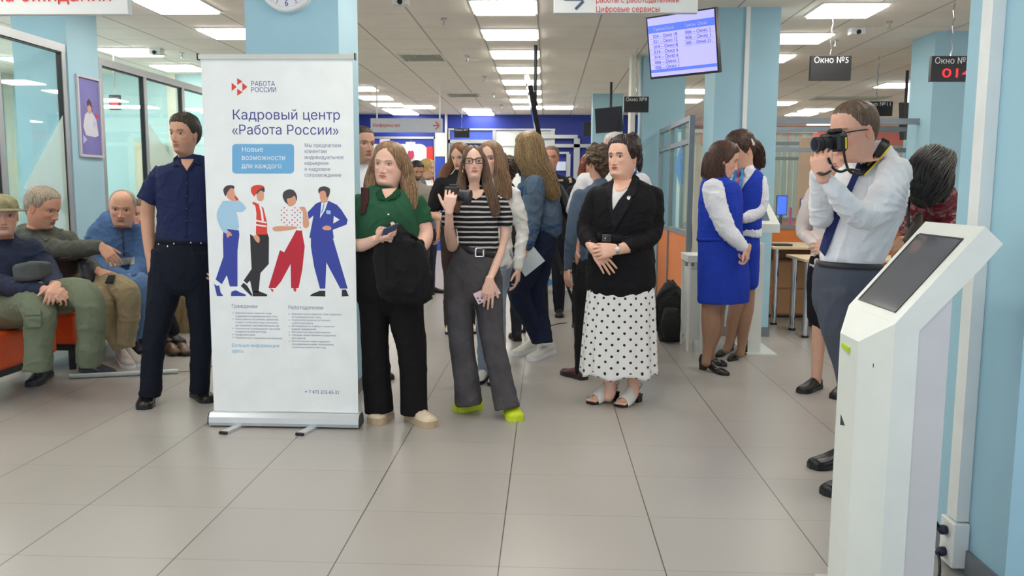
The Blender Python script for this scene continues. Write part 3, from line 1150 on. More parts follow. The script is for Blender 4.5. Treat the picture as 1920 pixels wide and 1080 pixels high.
for x in (P(707, 222, 13).x, P(830.5, 222, 13).x-.05):
    MB().cyl((x, 13.0, p0.z), (0, 0, 1), .012, 3-p0.z).build('pole', M_white, t)

M_led = mat('led_red', (255, 30, 40), .5, emit=3)
M_box = mat('display_black', (34, 34, 36), .35)
M_wt = mat('lettering_white', (226, 228, 230), .5)


def chain(mb, x, y, z0, z1):
    n = max(4, int((z1-z0)/.06))
    for i in range(n):
        a = z0+(z1-z0)*i/n
        b_ = z0+(z1-z0)*(i+1)/n
        o_ = .006 if i % 2 else -.006
        mb.bar((x+o_, y, a), (x-o_, y, b_), .012, .006)
    return mb


def window_display(u0, v0, u1, v1, Y, txt, label, led=None, wd=None):
    a, c = P(u0, v0, Y), P(u1, v1, Y)
    t = thing('window_number_display', label, 'display', ((a.x+c.x)/2, Y, c.z), 'black window number displays')
    MB().box(a.x, c.x, Y, Y+.05, c.z, a.z, bev=.003).build('case', M_box, t)
    W_ = c.x-a.x
    H_ = a.z-c.z
    if txt:
        text_mesh(txt, H_*.34, (a.x+W_*.07, Y-.002, c.z+H_*.70), (1, 0, 0), (0, 0, 1), M_wt, t, width=wd or W_*.84, bold=.0012)
    if led:
        text_mesh(led, H_*.5, (a.x+W_*.26, Y-.002, c.z+H_*.16), (1, 0, 0), (0, 0, 1), M_led, t, 'led_digits', width=W_*.72, bold=.001)
    x = (a.x+c.x)/2
    chain(MB(), x, Y+.025, a.z, 3.0).build('chain', M_steel, t)
    return t


window_display(1521, 104, 1595, 150.5, 8.2, 'Окно №5', 'black display hanging right of the second blue column, lettered with number 5')
window_display(1747.5, 105, 1821, 152.5, 7.6, 'Окно №3', 'black display with red LED digits at the edge of the near right column', led='014')
window_display(1615, 190, 1673, 217.5, 10.5, 'Окно №11', 'black display hanging behind the photographer, lettered with number 11')
window_display(1170, 181, 1216, 210.5, 9.9, 'Окно №9', 'black display hanging left of the third column, lettered with number 9')
window_display(851.5, 240.5, 880, 258, 17, 'Окно №7', 'small far black display hanging before the blue wall, above the striped shirt')
window_display(1094, 229, 1122, 255, 16, None, 'far black display turned away, hanging left of the dark hanging television')
# wall-side number display behind the left glass
a = P(204, 178, 10.2)
t = thing('window_number_display', 'small black display with red digits behind the left glass partition', 'display', (a.x, 10.2, a.z), 'black window number displays')
c = P(225, 206, 10.2)
MB().box(a.x, c.x, 10.2, 10.24, c.z, a.z).build('case', M_box, t)
text_mesh('Окно', .05, (a.x+.01, 10.197, a.z-.055), (1, 0, 0), (0, 0, 1), M_wt, t, width=.11)
MB().box(a.x+.02, c.x-.02, 10.197, 10.199, c.z+.04, c.z+.1).build('led_digits', M_led, t)
MB().cyl(((a.x+c.x)/2, 10.22, a.z), (0, 0, 1), .008, 3-a.z).build('pole', M_steel, t)


# ================================================================== televisions
def tv(label, TL, TR, BL, thick=.05, screen=None):
    TL, TR, BL = Vector(TL), Vector(TR), Vector(BL)
    ex = TR-TL
    W_ = ex.length
    ex.normalize()
    ez = (TL-BL)
    H_ = ez.length
    ez = (ez-ex*ez.dot(ex)).normalized()
    en = ez.cross(ex)     # pointing away from the viewer side
    if en.y < 0:
        en = -en
    C_ = TL
    t = thing('television', label, 'television', tuple(TL+ex*W_/2-ez*H_/2), 'hanging televisions')
    MB().frame_box(TL-ez*H_, ex*W_, en*thick, ez*H_).build('case', M_box, t)
    sc = MB().frame_box(TL-ez*(H_-.018)+ex*.012-en*.002, ex*(W_-.024), en*.002, ez*(H_-.03)).build('screen', screen or mat('screen_off', (44, 44, 54), .12), t)
    mid = TL+ex*W_/2-ez*H_*.35+en*(thick+.02)
    br = MB().cyl(mid, (0, 0, 1), .02, 3-mid.z)
    br.frame_box(mid-ex*.08-ez*.08-en*.03, ex*.16, en*.04, ez*.16)
    br.build('ceiling_bracket', M_dark, t)
    return t, sc, TL, ex, ez, en, W_, H_


M_scr = mat('screen_lit', (164, 160, 246), .4, emit=1.0)
t, sc, TL, ex, ez, en, W_, H_ = tv('lit ticket queue screen with violet background hanging before the second blue column', P(1211, 33, 6.9), P(1341.5, 13, 6.55), P(1227, 148, 6.95), screen=M_scr)
M_sb = mat('screen_blue', (84, 112, 226), .4, emit=.8)
M_sd = mat('screen_text_dark', (34, 36, 110), .5)


def sxy(a, b_, lift=.0035):
    return TL+ex*(W_*a)-ez*(H_*b_)-en*lift


for (b0, b1) in ((.145, .265), (.85, .90)):
    MB().frame_box(sxy(.02, b1, .003), ex*W_*.96, en*-.0005, ez*H_*(b1-b0)).build('header_bar' if b0 < .5 else 'footer_bar', M_sb, sc)
for a, t_ in ((.10, 'Талон'), (.27, 'Окно'), (.55, 'Талон'), (.74, 'Окно')):
    text_mesh(t_, .034, sxy(a, .235, .005), ex, ez, M_pwhite, sc, thick=.0002)
for i, t_ in enumerate(('024 – Окно 18', '021 – Окно 12', '014 – Окно 8', '014 – Окно 6', '014 – Окно 6', '006 – Окно 1', '006 – Окно 1')):
    text_mesh(t_, .036, sxy(.09, .345+.083*i, .005), ex, ez, M_sd, sc, thick=.0002, width=.21)
    MB().frame_box(sxy(.04, .36+.083*i, .004), ex*W_*.42, en*-.0004, ez*.002).build('row_line', M_sb, sc)
for i, t_ in enumerate(('006 – Окно 1', '006 – Окно 1', '045 – Окно 21')):
    text_mesh(t_, .036, sxy(.56, .345+.083*i, .005), ex, ez, M_sd, sc, thick=.0002, width=.21)
    MB().frame_box(sxy(.52, .36+.083*i, .004), ex*W_*.44, en*-.0004, ez*.002).build('row_line', M_sb, sc)
tv('dark television hanging edge-on above the woman in the denim jacket', P(983, 141, 10.0), P(990, 161, 9.4), P(1001, 236, 10.05), thick=.05)
tv('dark switched-off television hanging left of the third column', P(1115, 204, 13.2), P(1162, 199, 12.8), P(1120, 250, 13.2))

# ================================================================== near kiosk
XB = .93     # plan: front narrow facet between two bevels
KY0, KY1 = 2.45, 2.83
M_kw = mat('kiosk_white', (218, 222, 216), .35)
M_kg = mat('kiosk_side_grey', (196, 196, 198), .35)
kz = .976    # height where the sloped head starts at the near bevel edge
t = thing('info_kiosk', 'white floor standing touch kiosk with sloped screen in the right foreground', 'kiosk', (1.1, 2.64, 0))
# slope line on the near side: (1.025,.976)-(1.259,1.257)
sx = (1.257-.976)/(1.259-1.025)


def kz_at(x):
    return .976+(x-1.025)*sx


xf = 1.025-.062        # front facet
pl = [(xf, KY0+.11), (1.025, KY0), (1.095, KY0), (1.095, KY1), (1.025, KY1), (xf, KY1-.11)]
b = MB()
n = len(pl)
vv = [(x, y, 0) for x, y in pl]+[(x, y, kz_at(x)) for x, y in pl]
b.add(vv, [tuple(range(n))[::-1], tuple(range(n, 2*n))]+[(i, (i+1) % n, n+(i+1) % n, n+i) for i in range(n)])
b.build('front_column', M_kw, t)
b = MB()
b.prism([(1.0951, KY0+.004, 0), (1.185, KY0+.004, 0), (1.185, KY0+.004, 1.055), (1.0951, KY0+.004, .952)], (0, KY1-KY0-.008, 0))
b.build('rear_cabinet', M_kg, t)
hd = MB()
hd.prism([(1.0255, KY0-.0005, kz_at(1.0255)+.0008), (1.262, KY0-.0005, 1.262), (1.316, KY0-.0005, 1.212), (1.262, KY0-.0005, 1.145), (1.095, KY0-.0005, .955), (1.06, KY0-.0005, .95)], (0, KY1-KY0+.001, 0))
head = hd.build('sloped_head', M_kw, t)
# screen recessed in the sloped face
nrm = Vector((-sx, 0, 1)).normalized()
al = Vector((1, 0, sx)).normalized()
s0 = Vector((1.045, KY0+.05, kz_at(1.045)))
L_ = .285
W_ = KY1-KY0-.09
scn = MB().frame_box(s0+nrm*.0016, al*L_, (0, W_, 0), nrm*.001).build('screen', mat('kiosk_screen', (84, 88, 96), .08, spec=.8), head)
MB().frame_box(s0+nrm*.002, al*L_, (0, .006, 0), nrm*.002).frame_box(s0+nrm*.002+Vector((0, W_, 0)), al*L_, (0, .008, 0), nrm*.002).frame_box(s0+nrm*.002, al*.004, (0, W_, 0), nrm*.002).frame_box(s0+nrm*.002+al*L_, al*.005, (0, W_, 0), nrm*.002).build('screen_bezel', M_black, head)
for (z_, y_, dz, dy) in ((.845, KY0+.055, .0015, .07),):
    MB().box(1.025-.036, 1.025-.034, y_, y_+.001, z_-.012, z_).build('panel_seam', M_dark, t)
g = MB()
p = Vector((xf-.001, KY0+.235, .86))
g.frame_box(p, (-.006, 0, 0), (0, -.06, -.006), (0, 0, .016))
g.build('green_tab', mat('lime_plastic', (176, 214, 30), .35), t)
g = MB().prism([(xf-.001, KY0+.225, .64), (xf-.001, KY0+.225, .605), (xf-.001, KY0+.185, .615)], (.0008, 0, 0))
g.build('keyhole', M_dark, t)
MB().box(xf-.0, 1.3, KY0-.02, KY1+.02, 0, .012).build('base_plate', M_kg, t)
# conduit and socket on the pillar
t = thing('cable_duct', 'white plastic cable duct running down the near right pillar', 'cable duct', (1.5, 2.97, 0))
MB().box(1.475, 1.519, 2.915, 2.985, .19, 3.0).build('duct', M_white, t)
for (u, Y_, x_, lb) in ((1399, 7.77, None, 'narrow white cable duct down the middle of the second blue column'), (1188, 10.47, None, 'cream cable duct at the left side of the third blue column')):
    q_ = P(u, 150, Y_)
    t = thing('cable_duct', lb, 'cable duct', (q_.x, Y_, 1.5))
    w2 = .018 if u == 1399 else .028
    MB().box(q_.x-w2, q_.x+w2, Y_-.005, Y_+.028 if u == 1399 else Y_+.3, .0 if u != 1399 else .1, 3.0).build('duct', M_white if u == 1399 else M_offw, t)
t = thing('wall_socket', 'white double socket box at the foot of the cable duct on the right pillar', 'socket', (1.5, 2.93, .1))
MB().box(1.462, 1.519, 2.90, 3.0, .02, .185, bev=.004).build('box', M_white, t)
for z in (.145, .065):
    MB().cyl((1.4615, 2.95, z), (-1, 0, 0), .028, .002).build('socket_face', M_offw, t)


def cable(name, label, pts, r, material, plug=None):
    t = thing(name, label, 'cable', tuple(pts[0]))
    V, F = tube_geo([(Vector(p), r, r) for p in pts], 8, 1, 8)
    MB().add(V, F).build('cord', material, t, smooth=True)
    if plug:
        pb = MB()
        V, F = tube_geo([(Vector(p), rr_, rr_) for p, rr_ in plug], 12, 1, 2)
        pb.add(V, F).build('plug', mat('plug_blue_black', (26, 30, 60), .4), t, smooth=True)
    return t


cable('power_cable', 'black power cable looping from the upper socket behind the kiosk', [(1.435, 2.95, .15), (1.40, 2.93, .19), (1.345, 2.88, .17), (1.325, 2.84, .07), (1.32, 2.8, .006), (1.24, 2.84, .004)], .006, M_black,
      [((1.46, 2.95, .145), .016), ((1.44, 2.945, .147), .018), ((1.432, 2.944, .15), .01)])
cable('power_cable', 'black power cable hanging from the lower socket behind the kiosk', [(1.435, 2.95, .06), (1.42, 2.9, .04), (1.4, 2.86, .006), (1.35, 2.8, .005), (1.25, 2.9, .004)], .005, M_black,
      [((1.46, 2.95, .065), .016), ((1.44, 2.945, .063), .018), ((1.432, 2.944, .06), .01)])

# ================================================================== second kiosk by the second column
t = thing('info_kiosk', 'smaller white touch kiosk standing beside the second blue column, behind the women in blue', 'kiosk', (1.8, 7.1, 0))
y0 = 6.95
b = MB()
a0, a1 = P(1388, 655, y0).x, P(1430, 655, y0).x
b.box(1.70, P(1428, 600, y0).x, y0, 7.35, 0.012, .93)
b.build('front_column', M_kw, t)
MB().box(1.68, 1.93, y0-.06, 7.4, 0, .012).build('base_plate', M_kw, t)
h0 = P(1380, 437, y0)
h1 = P(1462, 437, y0)
hp = [(1.56, y0-.02, .985), (1.60, y0-.02, 1.03), (1.72, y0-.02, 1.24)]
b = MB()
# head: sloped slab seen from the front with the screen on top
za, zb = P(1400, 436, y0).z, P(1400, 420, y0).z
q = [P(1378, 436, y0), P(1462, 436, y0), P(1462, 420, y0), P(1378, 420, y0)]
back = .24
zt = P(1430, 367, y0+back).z
x_l, x_r = q[0].x, q[1].x
b.add([(x_l, y0, za), (x_r, y0, za), (x_r, y0, zb), (x_l, y0, zb), (x_l, y0+back+.04, za+.14), (x_r-.07, y0+back+.04, za+.14), (x_r-.07, y0+back, zt), (x_l, y0+back, zt)],
      [(0, 1, 2, 3), (4, 7, 6, 5), (0, 3, 7, 4), (1, 5, 6, 2), (3, 2, 6, 7), (0, 4, 5, 1)])
hd2 = b.build('sloped_head', M_kw, t)
s = [Vector((x_l+.03, y0, zb)), Vector((x_r-.075, y0, zb)), Vector((x_r-.105, y0+back, zt)), Vector((x_l+.03, y0+back, zt))]
m0 = [s[0].lerp(s[3], .12), s[1].lerp(s[2], .12), s[1].lerp(s[2], .9), s[0].lerp(s[3], .9)]
MB().prism([p+Vector((0, -.001, .001)) for p in m0], (0, -.001, .001)).build('screen', mat('kiosk_screen_b', (96, 122, 140), .1, spec=.8), hd2)

# ================================================================== hall furniture, right side
# glazed cubicle between the second and third columns
def cubicle(name, label, pts, ztop, zmid, post_w=.05, low=None, panel=M_orange, mids=(1.85,), tp=None):
    """glazed partition along a plan polyline; low panels coloured, glass above"""
    t = thing(name, label, 'partition', (pts[0][0], pts[0][1], 0))
    for (x, y) in pts:
        MB().box(x-post_w/2, x+post_w/2, y-post_w/2, y+post_w/2, 0, ztop).build('post', M_alug, t)
    for (a, c) in zip(pts, pts[1:]):
        A, B = Vector((a[0], a[1], 0)), Vector((c[0], c[1], 0))
        d = (B-A).normalized()
        A2, B2 = A+d*post_w/2, B-d*post_w/2
        for z in (ztop-.025, zmid, .03)+tuple(mids):
            MB().bar(A2+Vector((0, 0, z)), B2+Vector((0, 0, z)), .044, .05).build('rail', M_alug, t)
        MB().bar(A2+Vector((0, 0, (zmid-.025+.055)/2)), B2+Vector((0, 0, (zmid-.025+.055)/2)), .02, zmid-.08).build('orange_panel', panel, t)
        zs = [zmid+.025]+[z for m_ in mids for z in (m_-.025, m_+.025)]+[ztop-.05]
        for i in range(0, len(zs), 2):
            MB().bar(A2+Vector((0, 0, (zs[i]+zs[i+1])/2)), B2+Vector((0, 0, (zs[i]+zs[i+1])/2)), .006, zs[i+1]-zs[i]).build('glass_pane', M_glass, t)
    return t


cubicle('glazed_partition', 'grey framed glazed partition with orange lower panels between two blue columns', [(1.40, 10.4), (1.41, 9.6), (1.43, 8.42)], 2.1, .93)
MB_ = MB()
o = MB().prism([(1.404, 9.3, 1.62), (1.404, 8.9, 1.86), (1.404, 8.9, 1.40)], (.001, 0, 0)).build('window_sticker', mat('sticker_blue', (78, 150, 216), .5))
tag(o, 'blue triangle sticker on the glass between the blue columns', 'sticker')
cubicle('glazed_partition', 'grey framed glazed booth front with orange panels behind the photographer', [(2.7, 10.2), (3.45, 10.2), (4.3, 10.2)], 2.12, .93)
cubicle('glazed_partition', 'grey framed glazed booth side near the far right desks', [(2.66, 12.9), (3.3, 12.9), (4.0, 12.9), (4.9, 12.9)], 2.1, .93)
cubicle('glazed_partition', 'long grey framed glazed partition on the far right with a high rail', [(4.35, 10.2), (4.9, 9.55)], 2.3, .93, mids=(2.0,))
t = thing('roller_blind', 'cream vertical blind hanging inside the glazed booth behind the columns', 'blind', (2.2, 14, 0))
b = MB()
for i in range(26):
    x = 1.75+i*.1
    b.box(x, x+.085, 13.95+.02*(i % 2), 13.97+.02*(i % 2), 0, 2.3)
o = b.build('slats', M_curt, t)
MB().box(1.72, 4.4, 13.93, 14.0, 2.3, 2.36).build('head_rail', M_white, t)


def desk(label, x0, x1, y0, y1, z=.75, panel=True, legs=True):
    t = thing('desk', label, 'desk', ((x0+x1)/2, (y0+y1)/2, 0), 'office desks')
    MB().box(x0, x1, y0, y1, z-.025, z, bev=.004).build('desktop', M_wood, t)
    if panel:
        MB().box(x0+.03, x1-.03, y1-.05, y1-.032, .06, z-.026).build('modesty_panel', M_brown, t)
    for (x, y) in ((x0+.06, y0+.08), (x1-.06, y0+.08), (x0+.06, y1-.1), (x1-.06, y1-.1)):
        l = MB().cyl((x, y, .02), (0, 0, 1), .028, z-.046).build('leg', M_steel, t)
        MB().cyl((x, y, 0), (0, 0, 1), .034, .02).build('foot_cap', M_black, l)
    return t


desk('birch desk with round chrome leg and brown front panel, right of the second column', 2.28, 3.7, 8.45, 9.3, .80)
desk('smaller birch desk edge seen just behind the photographer', 2.37, 3.4, 7.7, 8.3, .74, panel=False)
o = MB().box(2.33, 2.52, 8.6, 8.8, .80, .82, bev=.004).build('tablet', M_black)
tag(o, 'flat black tablet lying on the birch desk', 'tablet')
t = thing('drawer_cabinet', 'brown wooden drawer cabinet under the birch desk', 'cabinet', (2.7, 9.1, 0))
MB().box(2.32, 2.9, 9.0, 9.24, 0.03, .62).build('body', M_brown, t)
MB().box(2.34, 2.88, 8.985, 9.0, .33, .6).build('drawer', mat('oak_light', (196, 146, 100), .5), t)
MB().box(2.34, 2.88, 8.985, 9.0, .05, .31).build('drawer', mat('oak_light', (196, 146, 100), .5), t)
for z in (0.0,):
    MB().box(2.34, 2.88, 9.02, 9.2, 0, .03).build('plinth', M_dark, t)


def office_chair(label, x, y, zs, face, col=(52, 72, 110)):
    t = thing('office_chair', label, 'chair', (x, y, 0), 'office chairs')
    mm = mat('chair_fabric_%d_%d_%d' % col, col, .8, bump=.15, bscale=200)
    c, s = math.cos(face), math.sin(face)
    V, F = tube_geo([(Vector((x, y-.2, zs)), .22, .035), (Vector((x, y+.22, zs)), .23, .04)], 20, 1, 2, side=(0, 0, 1), power=3.5)
    MB().add(V, F).build('seat', mm, t, smooth=True)
    bx, by = x+math.sin(face)*-.24, y+math.cos(face)*.24
    V, F = tube_geo([(Vector((bx, by, zs+.1)), .16, .03), (Vector((bx, by, zs+.3)), .22, .035), (Vector((bx, by, zs+.5)), .2, .03)], 20, 1, 3, side=(math.sin(face), -math.cos(face), 0), power=3)
    MB().add(V, F).build('backrest', mm, t, smooth=True)
    MB().cyl((x, y, .08), (0, 0, 1), .025, zs-.1).build('gas_column', M_black, t)
    for k in range(5):
        a = 2*PI*k/5+.3
        lg = MB().bar((x, y, .09), (x+.28*math.cos(a), y+.28*math.sin(a), .06), .04, .03).build('leg', M_black, t)
        MB().cyl((x+.28*math.cos(a)-.012, y+.28*math.sin(a), .027), (1, 0, 0), .027, .024).build('castor', M_black, lg)
    return t


office_chair('blue-grey office chair inside the glazed booth beside the third column', 1.85, 9.6, .48, 1.2)
office_chair('dark blue office chair by the birch desk behind the photographer', 2.95, 8.35, .48, -.3, (52, 62, 88))
office_chair('blue office chair behind the left glass partition', -4.95, 8.5, .5, 0, (50, 74, 150))
office_chair('violet-blue office chair behind the glass, left of the banner', -5.35, 9.95, .55, 0, (84, 88, 170))

# monitors in the booth
for k, (u, v, Y, c_, lb) in enumerate([(1466, 385, 11.2, (56, 100, 250), 'monitor with blue screen on the booth desk right of the second column'), (1513, 385, 11.4, (178, 150, 226), 'monitor with lilac screen on the booth desk behind the photographer')]):
    a = P(u, v, Y)
    t = thing('monitor', lb, 'monitor', (a.x, Y, .75), 'booth monitors')
    hw_, hh_ = ((.06, .12), (.08, .08))[k]
    MB().box(a.x-hw_-.01, a.x+hw_+.01, Y, Y+.03, a.z-hh_-.01, a.z+hh_+.01).build('case', M_black, t)
    MB().box(a.x-hw_, a.x+hw_, Y-.002, Y, a.z-hh_, a.z+hh_).build('screen', mat('monitor_%d' % k, c_, .4, emit=.9), t)
    MB().cyl((a.x, Y+.03, .76), (0, 0, 1), .02, a.z-.8).cyl((a.x, Y+.03, .75), (0, 0, 1), .1, .012).build('stand', M_black, t)
desk('booth counter carrying two monitors behind the orange panels', 2.75, 4.3, 10.9, 11.7, .75)
o = MB().cyl((3.16, 10.95, .75), (0, 0, 1), .018, .4).build('vertical_tube', mat('magenta_plastic', (226, 30, 140), .4))
tag(o, 'magenta tube standing in front of the blue monitor', 'tube')
t = thing('wall_panel', 'tall orange door panel behind the photographer', 'panel', (3.5, 12.2, 0))
MB().box(P(1552, 300, 11.9).x, P(1592, 300, 11.9).x, 11.9, 11.94, 0, 2.05).build('panel', M_orange, t)
t = thing('wall_panel', 'tan door panel inside the booth left of the photographer', 'panel', (3.5, 11.9, 0))
MB().box(P(1499, 300, 11.9).x, P(1533, 300, 11.9).x, 11.9, 11.94, 0, 2.1).build('panel', mat('tan_panel', (214, 168, 132), .5), t)
# radiator-like white stand left of the second column
t = thing('document_stand', 'white narrow metal stand between the glazed partition and the women in blue', 'stand', (1.33, 7.0, 0))
f = MB()
for x in (1.20, 1.31):
    MB().box(x, x+.02, 7.02, 7.04, 0, .78).build('upright', M_white, t)
    MB().box(x, x+.02, 7.34, 7.36, 0, .78).build('upright', M_white, t)
MB().box(1.19, 1.34, 7.0, 7.38, .76, .82, bev=.005).build('top_tray', M_kw, t)
MB().box(1.215, 1.315, 7.03, 7.33, .1, .7).build('grille', mat('pale_grille', (206, 212, 208), .5), t)

# ---- shelves of the far right rail
t = thing('gate_rail', 'long grey horizontal metal rail spanning to the far right column', 'rail', (3.2, 9.2, 2.1))
MB().box(2.12, 4.35, 9.2, 9.26, P(1600, 227, 9.2).z-.03, P(1600, 227, 9.2).z+.03).build('rail', mat('rail_grey', (138, 144, 156), .4), t)
MB().box(2.2, 2.26, 9.2, 9.26, 0, P(1600, 227, 9.2).z-.03).build('post', mat('rail_grey', (138, 144, 156), .4), t)
MB().box(4.29, 4.35, 9.2, 9.26, 0, P(1600, 227, 9.2).z-.03).build('post', mat('rail_grey', (138, 144, 156), .4), t)
tv('dark hanging television at the far right behind the photographer', P(1692, 192, 11.6), P(1719, 193, 11.9), P(1694, 262, 11.6))

# ================================================================== far wall details
fy = BACKY-.02


def fbox(mb, u0, v0, u1, v1, y=fy, th=.03):
    a, c = P(u0, v0, y), P(u1, v1, y)
    return mb.box(a.x, c.x, y-th, y, max(c.z, 0), a.z)


M_fw = mat('far_white_panel', (226, 232, 232), .5)
t = thing('exhibition_wall', 'white exhibition wall with a blue and red rounded border behind the woman in green', 'display wall', (-3.3, 18.3, 0))
b = MB()
fbox(b, 640, 261, 814, 480, fy-.1, .05).build('panel', mat('far_blue', (34, 56, 160), .5), t)
rr2 = [P(u, v, fy-.16) for u, v in rrect(600, 270, 801, 560, 14)]
MB().prism([(p.x, fy-.17, max(p.z, .02)) for p in rr2], (0, .015, 0)).build('white_field', M_fw, t)
fbox(MB(), 800, 275, 813, 480, fy-.16, .02).build('red_strip', M_red, t)
fbox(MB(), 640, 256, 818, 261, fy-.1, .08).build('top_frame', M_alu, t)
fbox(MB(), 814, 256, 818, 480, fy-.1, .08).build('side_frame', M_alu, t)
t = thing('flag', 'pale banner flag with a small crimson crest behind the woman in green', 'flag', (-2.9, 17.6, 0))
fbox(MB(), 761, 266, 780, 420, 17.6, .015).build('cloth', mat('flag_white', (216, 214, 222), .7), t)
cr = MB()
a = P(770.5, 290, 17.58)
cr.prism([(a.x+dx*.07, 17.575, a.z+dz*.09) for dx, dz in ((-.9, .6), (-.5, 1), (0, .8), (.5, 1), (.9, .6), (.9, -.4), (.5, -.9), (0, -1.1), (-.5, -.9), (-.9, -.4))], (0, .004, 0))
cr.build('crest', mat('crest_crimson', (186, 60, 96), .5), t)
MB().cyl((a.x, 17.61, 0), (0, 0, 1), .012, P(770, 262, 17.61).z).build('pole', M_steel, t)
t = thing('flag', 'pinkish banner flag behind the top of the woman in green', 'flag', (-3.4, 17.6, 0))
fbox(MB(), 712, 261, 733, 420, 17.6, .015).build('cloth', mat('flag_pink', (206, 190, 212), .7), t)
MB().cyl((P(722, 300, 17.61).x, 17.61, 0), (0, 0, 1), .012, P(722, 257, 17.61).z).build('pole', M_steel, t)
t = thing('wall_cabinet', 'white cabinet panel above blue doors beside the red strip', 'cabinet', (-2.3, 18.4, 0))
fbox(MB(), 818, 250, 836, 294, fy, .2).build('upper_panel', M_fw, t)
fbox(MB(), 818, 295, 836, 480, fy, .2).build('blue_door', mat('far_blue2', (44, 78, 190), .5), t)
fbox(MB(), 836.5, 210, 840, 480, fy, .25).build('white_post', M_white, t)
t = thing('door_frame', 'silver framed doorway with blue top light and white panels in the far blue wall', 'door frame', (-1.6, 18.5, 0))
f = MB()
fbox(MB(), 841, 241, 1041, 245, fy, .06).build('top_rail', M_alu, t)
fbox(MB(), 841, 262, 926, 269, fy, .06).build('middle_rail', M_alu, t)
fbox(MB(), 841, 245, 845, 480, fy, .06).build('post', M_alu, t)
fbox(MB(), 924, 245, 929, 480, fy, .06).build('post', M_alu, t)
fbox(MB(), 845, 246, 924, 262, fy, .02).build('blue_light', mat('far_blue3', (64, 88, 196), .5), t)
fbox(MB(), 845, 269, 855, 480, fy, .05).build('leaf_frame', M_alug, t)
fbox(MB(), 855, 269, 924, 480, fy, .02).build('leaf_glass', mat('dark_pane', (60, 70, 110), .2), t)
fbox(MB(), 929, 246, 1038, 274, fy, .03).build('top_panel', M_fw, t)
fbox(MB(), 929, 276, 1000, 480, fy, .03).build('leaf', M_fw, t)
fbox(MB(), 929, 274, 1000, 276, fy, .04).build('seam', M_alu, t)
fbox(MB(), 1033, 243, 1040, 275, fy, .05).build('side_strip', M_white, t)
t = thing('glass_door', 'silver framed glass door leading on, behind the man in dark uniform', 'door', (.4, 18.4, 0))
for a_ in ((1000, 253, 1083, 260), (1000, 270, 1160, 277), (1076, 260, 1084, 480), (1043, 285, 1067, 289)):
    fbox(MB(), *a_, fy-.08, .06).build('frame_bar', M_alu, t)
fbox(MB(), 1062, 289, 1067, 480, fy-.08, .06).build('frame_bar', M_alu, t)
fbox(MB(), 1043, 303, 1061, 320, fy-.02, .02).build('lit_pane', mat('far_window', (214, 226, 250), .4), t)

# ================================================================== white plinth with triangles
t = thing('display_plinth', 'white counter printed with blue and red triangles behind the denim jacket woman', 'counter', (.2, 9.4, 0))
py = 9.4
a, c = P(1008, 425, py), P(1078, 640, py)
zt, zb_ = P(1030, 425, py).z, P(1030, 543, py).z
MB().box(-.15, .66, py, py+.5, .0, zt).build('body', M_white, t)
MB().box(-.17, .68, py-.02, py+.52, zb_-.03, zb_).build('ledge', M_kw, t)


def tri(pts, mm, nm='printed_triangle'):
    MB().prism([(P(u, v, py).x, py-.003, P(u, v, py).z) for u, v in pts], (0, .003, 0)).build(nm, mm, t)


M_tb = mat('tri_blue', (98, 158, 216), .5)
tri([(1014, 478), (1034, 466), (1050, 483), (1030, 497), (1014, 510)], M_tb)
tri([(1012, 512), (1044, 530), (1012, 542)], M_tb)
tri([(1044, 491), (1044, 529), (1074, 511)], M_red)
text_mesh('РОССИИ', .05, (P(1040, 430, py).x, py-.002, P(1040, 432, py).z), (1, 0, 0), (0, 0, 1), M_txt, t)

# ================================================================== orange benches
def bench(label, x0, x1, y0, y1, z0=.2, z1=.44, back=False):
    t = thing('padded_bench', label, 'bench', ((x0+x1)/2, (y0+y1)/2, 0), 'orange padded benches')
    MB().box(x0, x1, y0, y1, z0, z1, bev=.035).build('cushion', M_orleather, t, smooth=True)
    MB().box(x0+.05, x1-.05, y0+.05, y1-.05, z0-.05, z0+.01).build('base_frame', M_black, t)
    for x in (x0+.1, x1-.1):
        for y in (y0+.1, y1-.1):
            MB().cyl((x, y, 0), (0, 0, 1), .025, z0-.04).build('leg', M_black, t)
    if back:
        MB().box(x0-.06, x0+.06, y0, y1, z1-.05, z1+.36, bev=.035).build('backrest', M_orleather, t, smooth=True)
    return t


bench('orange padded bench with the two nearest seated men at the left edge', -4.05, -3.42, 4.7, 5.62, back=True)
bench('orange padded bench under the bald man in the blue jacket', -4.05, -3.45, 5.9, 7.25, back=True)
bench('orange padded bench glimpsed behind the man in the navy shirt', -3.5, -2.75, 7.6, 8.4)
o = MB()
V, F = tube_geo([(P(135, 708, 5.68), .02, .02), (P(335, 701, 5.9), .02, .02)], 10, 1, 1)
pa, pb = Vector((-3.39, 5.68, .018)), Vector((-2.70, 5.90, .018))
V, F = tube_geo([(pa, .017, .017), (pb, .017, .017)], 12, 0, 2)
o = MB().add(V, F).build('metal_tube', mat('tube_white', (206, 212, 206), .35), smooth=True)
tag(o, 'pale tube lying on the floor between the seated men and the standing man', 'tube')
t = cable('thin_cord', 'thin grey cord on the floor behind the standing man in navy', [(-2.70, 5.9, .012), (-2.6, 5.98, .006), (-2.5, 6.2, .005), (-2.2, 6.4, .005)], .004, mat('cord_grey', (120, 116, 108), .5))
# ================================================================== people: building blocks
def L3(c):
    return np.array([lin(c[0]), lin(c[1]), lin(c[2])])


SKIN_FAIR = (222, 180, 160)
SKIN_TAN = (196, 140, 112)
SKIN_RED = (206, 146, 122)
M_skin = vcol_mat('skin', .5, sss=.07, bump=.12, bscale=350)


def gau(x, s):
    return np.exp(-(x/s)**2)


